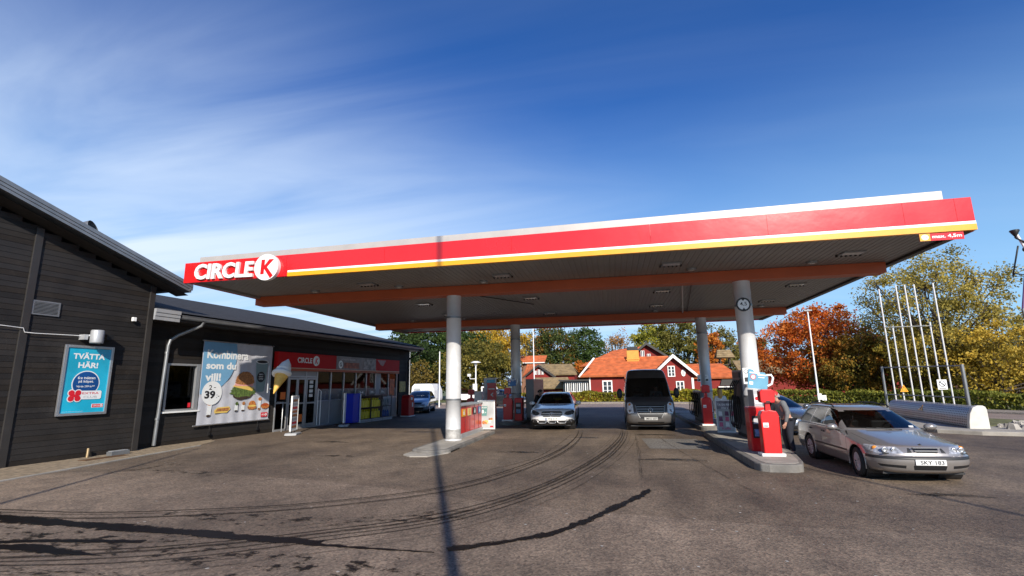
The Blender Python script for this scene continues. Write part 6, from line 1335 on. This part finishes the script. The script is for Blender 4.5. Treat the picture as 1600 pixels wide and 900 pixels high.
mb.tube([(-.78,.0,-.14),(-.74,.12,-.1),(-.55,.10,-.02)],.016,M_chrome,6); mb.tube([(.78,.0,-.14),(.74,.12,-.1),(.55,.10,-.02)],.016,M_chrome,6); mb.build('skid_trim', mer)
# --- grey van
P_van = mat('dark_grey_paint', (.125,.120,.117), .32, .4, var=.05, vscale=5, coat=.8)
LN = [(.24,2.60,-2.9,.86,.5,3,.3,4),(.32,2.78,-2.95,.94,.5,3.2,.3,4),(.50,2.84,-2.95,.985,.5,3.2,.3,4),(.70,2.82,-2.95,.99,.46,3.2,.3,4),(.90,2.74,-2.95,.99,.46,3.2,.3,4),(1.06,2.62,-2.95,.99,.46,3.2,.3,4),(1.14,2.48,-2.95,.985,.5,3,.3,4),(1.22,2.22,-2.95,.98,.5,3,.3,4),(1.30,1.98,-2.95,.965,.42,3,.3,4),
      (1.55,1.78,-2.94,.94,.40,3.1,.3,4),(1.85,1.52,-2.93,.895,.40,3.1,.3,4),(2.10,1.30,-2.92,.85,.40,3.1,.3,4),(2.25,1.16,-2.90,.81,.40,3,.3,4),(2.36,.98,-2.87,.74,.4,2.8,.3,3.5),(2.41,.70,-2.8,.58,.4,2.6,.3,3)]
SN_ = dict(cat='van', axles=(1.95,-1.65), arch=.42, wr=.35, hw=.99, ty=.86, xf=2.84, xr=-2.95, mirror=(1.75,1.17,1.42), mirror_size=(.08,.12,.21), mirror_mat=M_trim, plate=(2.85,.475,'MKU 607'), plate_mat=mat('plate_dim',(.40,.40,.39),.5), interior=(1.28,.9,2.2),
  regions=[('side_window',M_cglass,'side',[(1.70,1.32),(1.35,1.88),(.75,1.90),(.75,1.32)]),('side_window',M_cglass,'side',[(.60,1.35),(.60,1.90),(-1.0,1.90),(-1.0,1.35)]),('side_window',M_cglass,'side',[(-1.1,1.35),(-1.1,1.90),(-2.6,1.90),(-2.6,1.35)]),
   ('windscreen',M_cglass,'front',[(-.90,1.28),(.90,1.28),(.80,2.03),(-.80,2.03)],dict(centre=True,xmin=1.0)),('roof_front_panel',mat('van_brown_grey',(.11,.095,.088),.35,.5,coat=.5),'front',[(-.79,2.04),(.79,2.04),(.72,2.34),(-.72,2.34)],dict(centre=True,xmin=.9)),
   ('headlight',M_lampg,'front',[(.66,.70),(.86,.66),(.92,.78),(.90,1.06),(.76,1.10),(.68,1.0)],dict(xmin=2.2)),
   ('grille',M_trim,'front',[(-.40,.48),(.40,.48),(.50,.66),(.56,.98),(-.56,.98),(-.50,.66)],dict(centre=True,xmin=2.3)),
   ('bumper_seam',M_black,'front',[(-.98,.640),(-.58,.640),(-.56,.652),(-.98,.652)],dict(centre=False,xmin=2.0)),('lower_intake',M_black,'front',[(-.5,.29),(.5,.29),(.52,.35),(-.52,.35)],dict(centre=True,xmin=2.2))])
van = car('passenger_van', 'dark grey high roofed passenger van parked beneath the canopy', LN, (1.24,22.1,0), -PI/2, (.915,.915,.95), P_van, SN_)
mb = MB(frame((2.80,0,.60),(0,1,0),(1,0,.12)))
for k, zz_ in enumerate((.06,.15,.24,.33)): mb.prism([(-.50-.015*k,zz_-.020),(.50+.015*k,zz_-.020),(.50+.015*k,zz_+.014),(-.50-.015*k,zz_+.014)],.0,.045-.01*k,mat('grille_grey',(.22,.22,.22),.4,.3))
mb.tube([(-.42,-.10,.02),(-.52,.08,.02),(-.58,.38,-.03)],.022,mat('grey_trim',(.25,.25,.25),.4,.5),6); mb.tube([(.42,-.10,.02),(.52,.08,.02),(.58,.38,-.03)],.022,mat('grey_trim',(.25,.25,.25),.4,.5),6); mb.build('grille_bar', van)
mb = MB(frame((2.845,0,.80),(0,1,0),(1,0,.1))); mb.tube([(.085*math.cos(2*PI*k/24),.085*math.sin(2*PI*k/24),0) for k in range(25)],.010,M_chrome,8,False)
for pts in ([(-.05,.065,0),(0,.0,0),(.05,.065,0)],[(-.075,.02,0),(-.035,-.065,0),(0,-.01,0),(.035,-.065,0),(.075,.02,0)]): mb.tube(pts,.010,M_chrome,6)
mb.build('round_emblem', van)
for s in (-1,1):
    mb = MB(); mb.lathe([(.0,.015),(.055,.0),(.06,-.03)],M_chrome,c=(2.72 if True else 0,s*.79,.76),axis='x',n=14); mb.build('lamp_reflector', van)
    mb = MB(); mb.lathe([(.0,.015),(.05,.0),(.055,-.03)],M_amber,c=(2.60,s*.80,1.0),axis='x',n=14); mb.build('indicator', van)
    box_tube(van,'wiper',[(2.0,s*.35-.3,1.30),(1.86,s*.35+.25,1.42)],.012,M_black,6)
# --- small cars
LG = [(.19,1.90,-1.95,.74,.55,2.6,.4,3),(.26,2.05,-2.06,.82,.58,2.7,.4,3),(.42,2.10,-2.10,.87,.6,2.8,.45,3),(.58,2.08,-2.10,.878,.62,2.7,.45,3),(.72,2.0,-2.08,.878,.72,2.6,.45,3),(.80,1.86,-2.06,.875,.9,2.5,.45,3),(.88,1.60,-2.04,.868,.95,2.4,.45,3),(.95,1.25,-2.02,.855,.8,2.5,.45,3),(.98,1.05,-2.01,.82,.5,2.7,.45,3),
      (1.12,.75,-1.93,.765,.45,2.8,.45,3),(1.28,.38,-1.78,.70,.42,2.8,.45,3),(1.40,.05,-1.62,.63,.4,2.8,.42,3),(1.45,-.15,-1.50,.56,.4,2.7,.4,3),(1.48,-.4,-1.3,.40,.4,2.4,.4,3)]
def smallspec(plate, dark=False):
    return dict(cat='car', axles=(1.25,-1.33), arch=.37, wr=.315, hw=.875, ty=.775, xf=2.10, xr=-2.10, mirror=(.68,.98,1.03), plate=(2.11,.45,plate), interior=(.98,-.1,1.4),
     regions=[('side_window',M_cglass,'side',[(.62,1.0),(.18,1.36),(-.35,1.385),(-.35,1.0)]),('side_window',M_cglass,'side',[(-.42,1.0),(-.42,1.385),(-1.05,1.36),(-1.30,1.05),(-1.28,1.0)]),
     ('windscreen',M_cglass,'front',[(-.72,1.0),(.72,1.0),(.58,1.39),(-.58,1.39)],dict(centre=True,xmin=.0)),('rear_window',M_cglass,'rear',[(-.6,1.05),(.6,1.05),(.52,1.35),(-.52,1.35)],dict(centre=True,xmax=-1.4)),
     ('headlight',M_lampg,'front',[(.46,.62),(.74,.60),(.84,.68),(.83,.79),(.52,.74)],dict(xmin=1.4)),('grille',M_trim,'front',[(-.42,.63),(.42,.63),(.45,.72),(-.45,.72)],dict(centre=True,xmin=1.6)),
     ('lower_intake',M_black,'front',[(-.55,.27),(.55,.27),(.60,.40),(-.60,.40)],dict(centre=True,xmin=1.6)),('door_seam',M_black,'side',[(-.385,.25),(-.375,.25),(-.375,1.0),(-.385,1.0)]),('door_seam',M_black,'side',[(.84,.3),(.85,.3),(.85,.9),(.84,.9)])])
car('hatchback_car', 'pale blue grey hatchback parked by the far shop corner', LG, (-13.15,33.1,0), -1.36, .97, mat('pale_blue_paint',(.30,.35,.40),.3,.5,coat=1.), smallspec('PHF 214'))
car('hatchback_car', 'dark blue grey car half hidden behind the man in grey', LG, (5.45,19.6,0), -1.30, .86, mat('blue_grey_paint',(.16,.18,.22),.25,.7,coat=1.), smallspec('RTA 530'))
# caravan, pickup and trailer far left
t = thing('caravan', (-16.5,43.5,0), 'white caravan standing behind the pale blue hatchback', 'caravan')
F = frame((-17.6,42.2,0),(.82,0,0),(0,-1,0)) @ Matrix.Scale(.84,4,(1,0,0))
mb = MB(F); mb.prism([(0,.45),(2.5,.45),(2.55,.7),(2.5,1.35),(2.25,1.85),(2.0,1.93),(.3,1.93),(.06,1.7),(-.02,1.2)],-2.2,0,M_white); mb.build('body', t, bevel=.06)
mb = MB(F); mb.prism([(.3,1.15),(1.0,1.15),(1.0,1.55),(.3,1.55)],0.001,.02,mat('caravan_window',(.35,.37,.38),.2)); mb.prism([(.0,.95),(2.52,.95),(2.52,1.0),(.0,1.0)],.001,.012,M_pgrey); mb.build('window', t)
mb = MB(); mb.lathe([(.12,-.1),(.3,-.1),(.3,.1),(.12,.1),(0,.1)],M_rub,c=(-16.6,42.35,.3),axis='y',n=16); mb.build('wheel', t)
t = thing('pickup_truck', (-13.6,45,0), 'white pickup truck partly hidden behind the left front column', 'pickup truck')
mb = MB(); mb.box(-14.9,-11.8,44,45.7,.45,.95,M_white); mb.box(-14.9,-14.82,44,45.7,.95,1.2,M_lg); mb.build('bed', t, bevel=.05)
mb = MB(FF(0,44.05,0)); mb.prism([(-11.75,.4),(-9.7,.4),(-9.6,.9),(-10.3,1.05),(-10.7,1.6),(-11.75,1.62)],-1.6,0,M_white); mb.build('cab', t, bevel=.05)
mb = MB(FF(0,44.04,0)); mb.prism([(-11.6,1.08),(-10.5,1.08),(-10.8,1.5),(-11.6,1.5)],0,.01,M_black); mb.build('window', t)
for x in (-14.1,-10.4): mb = MB(); mb.lathe([(.0,-.12),(.34,-.12),(.34,.1),(.0,.1)],M_rub,c=(x,44.1,.34),axis='y',n=18); mb.build('wheel', t)
random.seed(21)
for i, (x, c, lb) in enumerate(((-10.0,(.05,.05,.06),'dark parked car seen behind the red cabinet'),(-15.7,(.5,.5,.52),'pale parked car glimpsed left of the white pickup'))):
    pass
d = car('hatchback_car', 'dark grey car far behind the red cabinet and totems', LG, (-9.0,41,0), -.3, .95, mat('dark_paint',(.04,.045,.05),.25,.5,coat=1.), smallspec('ABE 102'))
d = car('hatchback_car', 'dark red car far behind between the pole and the caravan', LG, (-15.3,50,0), -1.0, .95, mat('dark_red_paint',(.12,.01,.012),.25,.5,coat=1.), smallspec('GUL 771'))

# ---------------------------------------------------------------- people
M_skin = mat('skin', (.48,.26,.18), .55, var=.08); M_hair = mat('blond_hair', (.42,.26,.09), .6, var=.3, vscale=30)
def skinmesh(name, J, E, m, parent, sub=2):
    me = bpy.data.meshes.new(name); ks = list(J.keys()); me.from_pydata([J[k][:3] for k in ks], [(ks.index(a),ks.index(b)) for a, b in E], [])
    o = bpy.data.objects.new(name, me); COL.objects.link(o)
    s = o.modifiers.new('skin','SKIN'); s.use_smooth_shade = True
    for i, k in enumerate(ks):
        r = J[k][3]; rr = r if isinstance(r, tuple) else (r,r); sv = me.skin_vertices[0].data[i]; sv.radius = rr; sv.use_root = (i == 0)
    b = o.modifiers.new('sub','SUBSURF'); b.levels = sub; b.render_levels = sub
    dg = bpy.context.evaluated_depsgraph_get(); m2 = bpy.data.meshes.new_from_object(o.evaluated_get(dg)); bpy.data.objects.remove(o)
    for p in m2.polygons: p.use_smooth = True
    m2.materials.clear(); m2.materials.append(m)
    o = bpy.data.objects.new(name, m2); COL.objects.link(o); o.parent = parent; return o
def person(loc, rz, sc, label, top, legs, pose, hair=None, cap=None, group=None):
    t = thing('person', loc, label, 'person', group, rz=rz, sc=sc, local=True)
    # faces +x, heights for 1.75 m
    J = dict(pel=(0,0,.95,.13), abd=(.02,0,1.10,.13), che=(.03,0,1.30,.15), nek=(.03,0,1.47,.06), hd0=(.05,0,1.56,.075), hd1=(.06,0,1.65,.10), hd2=(.05,0,1.72,.075))
    for s, n in ((1,'l'),(-1,'r')):
        J.update({'sh'+n:(.03,s*.18,1.40,.065), 'el'+n:(-.03,s*.26,1.12,.045), 'wr'+n:(.08,s*.27,.88,.032), 'hn'+n:(.11,s*.27,.80,.036),
                  'hp'+n:(0,s*.09,.88,.10), 'kn'+n:(.04,s*.11,.50,.065), 'an'+n:(-.02,s*.12,.10,.042), 'to'+n:(.14,s*.13,.035,.035)})
    J.update(pose)
    E = [('pel','abd'),('abd','che'),('che','nek'),('nek','hd0'),('hd0','hd1'),('hd1','hd2')]
    for n in 'lr': E += [('che','sh'+n),('sh'+n,'el'+n),('el'+n,'wr'+n),('wr'+n,'hn'+n),('pel','hp'+n),('hp'+n,'kn'+n),('kn'+n,'an'+n),('an'+n,'to'+n)]
    B = dict(J)
    for n, s in (('l',1),('r',-1)):
        h = Vector(J['hn'+n][:3]); w_ = Vector(J['wr'+n][:3]); d = (h-w_).normalized(); sd = Vector((1,0,0))
        sd = (sd-d*sd.dot(d)).normalized()
        for q in range(4):
            b0 = h+sd*(-.028+.019*q)+d*.01; L = (.065,.075,.07,.055)[q]; inward = Vector((0,-s,0))
            B['f%s%da'%(n,q)] = tuple(b0)+(.010,); B['f%s%db'%(n,q)] = tuple(b0+d*L*.55+inward*.008)+(.009,); B['f%s%dc'%(n,q)] = tuple(b0+d*L+inward*.03)+(.008,)
            E += [('hn'+n,'f%s%da'%(n,q)),('f%s%da'%(n,q),'f%s%db'%(n,q)),('f%s%db'%(n,q),'f%s%dc'%(n,q))]
        B['t%sa'%n] = tuple(h+sd*.04-d*.02)+(.011,); B['t%sb'%n] = tuple(h+sd*.055+d*.03)+(.009,); E += [('hn'+n,'t%sa'%n),('t%sa'%n,'t%sb'%n)]
    body = skinmesh('body', B, E, M_skin, t)
    C = {k:(J[k][0],J[k][1],J[k][2],J[k][3]*1.14+.008) for k in ('abd','che','pel','shl','shr','ell','elr','wrl','wrr')}
    c_ = Vector(J['che'][:3]).lerp(Vector(J['nek'][:3]),.65); C['col'] = tuple(c_)+(.085,)
    skinmesh('sweater', {k:C[k] for k in ('che','abd','pel','col','shl','shr','ell','elr','wrl','wrr')}, [('che','abd'),('abd','pel'),('che','col'),('che','shl'),('che','shr'),('shl','ell'),('shr','elr'),('ell','wrl'),('elr','wrr')], top, t)
    C = {k:(J[k][0],J[k][1],J[k][2],J[k][3]*1.15+.010) for k in ('pel','hpl','hpr','knl','knr','anl','anr')}
    skinmesh('trousers', C, [('pel','hpl'),('pel','hpr'),('hpl','knl'),('hpr','knr'),('knl','anl'),('knr','anr')], legs, t)
    for n in 'lr':
        a, b = J['an'+n], J['to'+n]; skinmesh('shoe', {'a':(a[0]-.05,a[1],.045,.05),'b':(a[0]+.04,a[1],.05,.05),'c':(b[0],b[1],.04,.045)}, [('a','b'),('b','c')], M_black, t, 1)
    H = Vector(J['hd1'][:3])
    mb = MB(); 
    for s in (-1,1): mb.lathe([(0,.012),(.010,.006),(.012,0)],mat('eye_white',(.7,.7,.7),.3),c=(H.x+.088,H.y+s*.034,H.z+.0),axis='x',n=8); mb.lathe([(0,.014),(.006,.012)],M_ink,c=(H.x+.088,H.y+s*.034,H.z+.0),axis='x',n=8); mb.tube([(H.x-.0,H.y+s*.096,H.z-.03),(H.x+.01,H.y+s*.105,H.z+.0),(H.x-.01,H.y+s*.098,H.z+.03)],.010,M_skin,6)
    mb.tube([(H.x+.095,H.y,H.z+.01),(H.x+.122,H.y,H.z-.035),(H.x+.098,H.y,H.z-.045)],[.008,.015,.008],M_skin,6); mb.tube([(H.x+.088,H.y-.025,H.z-.072),(H.x+.098,H.y,H.z-.074),(H.x+.088,H.y+.025,H.z-.072)],.006,mat('lips',(.35,.12,.10),.5),6); mb.build('face', t)
    def dome(nm, m, r, z0, low, back=0):
        mb = MB(); vs = []
        for j in range(8):
            ph = PI/2*(1-j/7)-(low*j/7)
            for k in range(20): th = 2*PI*k/20; vs.append((H.x-.012+r*math.cos(ph)*math.cos(th)*1.05-back*(1-math.sin(ph))*.03, H.y+r*.93*math.cos(ph)*math.sin(th), H.z+z0+r*math.sin(ph)))
        mb.add(vs, [(j*20+k,j*20+(k+1)%20,(j+1)*20+(k+1)%20,(j+1)*20+k) for j in range(7) for k in range(20)], m, True)
        return mb
    if cap:
        mb = dome('cap', cap, .118, .012, .15); mb.prism([(H.x+.05,H.y-.07),(H.x+.17,H.y-.05),(H.x+.19,H.y),(H.x+.17,H.y+.05),(H.x+.05,H.y+.07)],H.z+.01,H.z+.02,cap); mb.build('cap', t)
        dome('hair', M_hair if hair is None else hair, .112, 0, .45, 1).build('hair', t)
    else:
        mb = dome('hair', hair or M_hair, .118, 0.005, .35, 1)
        if hair is M_hair: mb.tube([(H.x-.06,H.y,H.z+.05),(H.x-.10,H.y,H.z-.08),(H.x-.10,H.y,H.z-.25),(H.x-.08,H.y,H.z-.36)],[.085,.11,.09,.03],hair,12)
        mb.build('hair', t)
    return t
greyH = mat('grey_hair', (.35,.33,.31), .7); darkH = mat('dark_hair', (.02,.015,.012), .6)
lean = dict(abd=(.06,0,1.08,.14), che=(.16,0,1.27,.16), nek=(.24,0,1.42,.06), hd0=(.27,0,1.49,.075), hd1=(.30,0,1.57,.10), hd2=(.29,0,1.64,.075), shl=(.16,.19,1.36,.07), shr=(.16,-.19,1.36,.07), ell=(.14,.28,1.10,.047), wrl=(.20,.26,.86,.033), hnl=(.23,.25,.78,.036), elr=(.26,-.26,1.12,.047), wrr=(.46,-.20,1.10,.033), hnr=(.54,-.18,1.10,.036))
person((4.05,13.55,0), PI+.25, .90, 'man in a grey sweater and red cap bending towards the right front pump', mat('grey_sweater',(.14,.145,.15),.9,var=.12,vscale=12,bump=.4,bscale=80), mat('dark_jeans',(.018,.022,.035),.85,var=.2), lean, greyH, mat('red_cap',(.50,.02,.02),.7))
person((3.85,20.3,0), PI*.5, .84, 'woman with long blond hair and white top behind the pink poster stand', mat('white_top',(.66,.66,.66),.8), mat('blue_jeans',(.04,.06,.12),.8), {}, M_hair)
person((-3.62,23.4,0), -.4, .90, 'dark clothed man standing at the left side of the white estate car', mat('black_jacket',(.012,.012,.014),.8), mat('black_trousers',(.012,.012,.013),.8), lean, darkH)
def driver(carobj, x, y, z, sc, label, top):
    M = carobj; c = Vector((x,y,z))*sc; rz = M.rotation_euler.z; p = Vector(M.location)+Matrix.Rotation(rz,3,'Z')@c
    seat = dict(pel=(0,0,.0,.13), abd=(-.04,0,.18,.13), che=(-.08,0,.38,.15), nek=(-.07,0,.55,.06), hd0=(-.05,0,.63,.075), hd1=(-.03,0,.71,.10), hd2=(-.04,0,.78,.075))
    for s, n in ((1,'l'),(-1,'r')): seat.update({'sh'+n:(-.07,s*.18,.48,.065),'el'+n:(.05,s*.24,.26,.045),'wr'+n:(.30,s*.16,.36,.032),'hn'+n:(.38,s*.15,.40,.036),'hp'+n:(.05,s*.09,.02,.09),'kn'+n:(.48,s*.12,.10,.065),'an'+n:(.62,s*.12,-.20,.042),'to'+n:(.72,s*.12,-.24,.035)})
    person(tuple(p), rz, sc*.98, label, top, mat('dark_jeans',(.018,.022,.035),.85), seat, darkH)
driver(sab,-.05,-.36,.40,.85,'driver in dark clothes at the wheel of the silver beige estate car',mat('dark_top',(.03,.03,.035),.8))
driver(van,1.05,.40,1.02,.915,'driver in a light shirt behind the van windscreen',mat('light_shirt',(.3,.3,.3),.8))

# ---------------------------------------------------------------- masts behind the viewer that throw the long shadows
def fpole(x, y, h, r, label):
    t = thing('flag_pole', (x,y,0), label, 'flag pole'); mb = MB(); mb.tube([(x,y,0),(x,y,h)],[r,r*.6],M_white,12); mb.build('pole', t); mb = MB(); mb.lathe([(0,h),(.07,h+.05),(0,h+.12)],M_yel,c=(x,y,0),n=12); mb.build('finial', t)
fpole(1.85,-4.0,15.5,.085,'tall flag pole behind the viewer, its shadow reaching the left front column')
fpole(9.75,-4.0,9.0,.06,'shorter pole behind the viewer to the right, shadow towards the right island')
fpole(-5.75,-4.0,10.0,.06,'pole behind the viewer to the left, shadow towards the gravel strip')
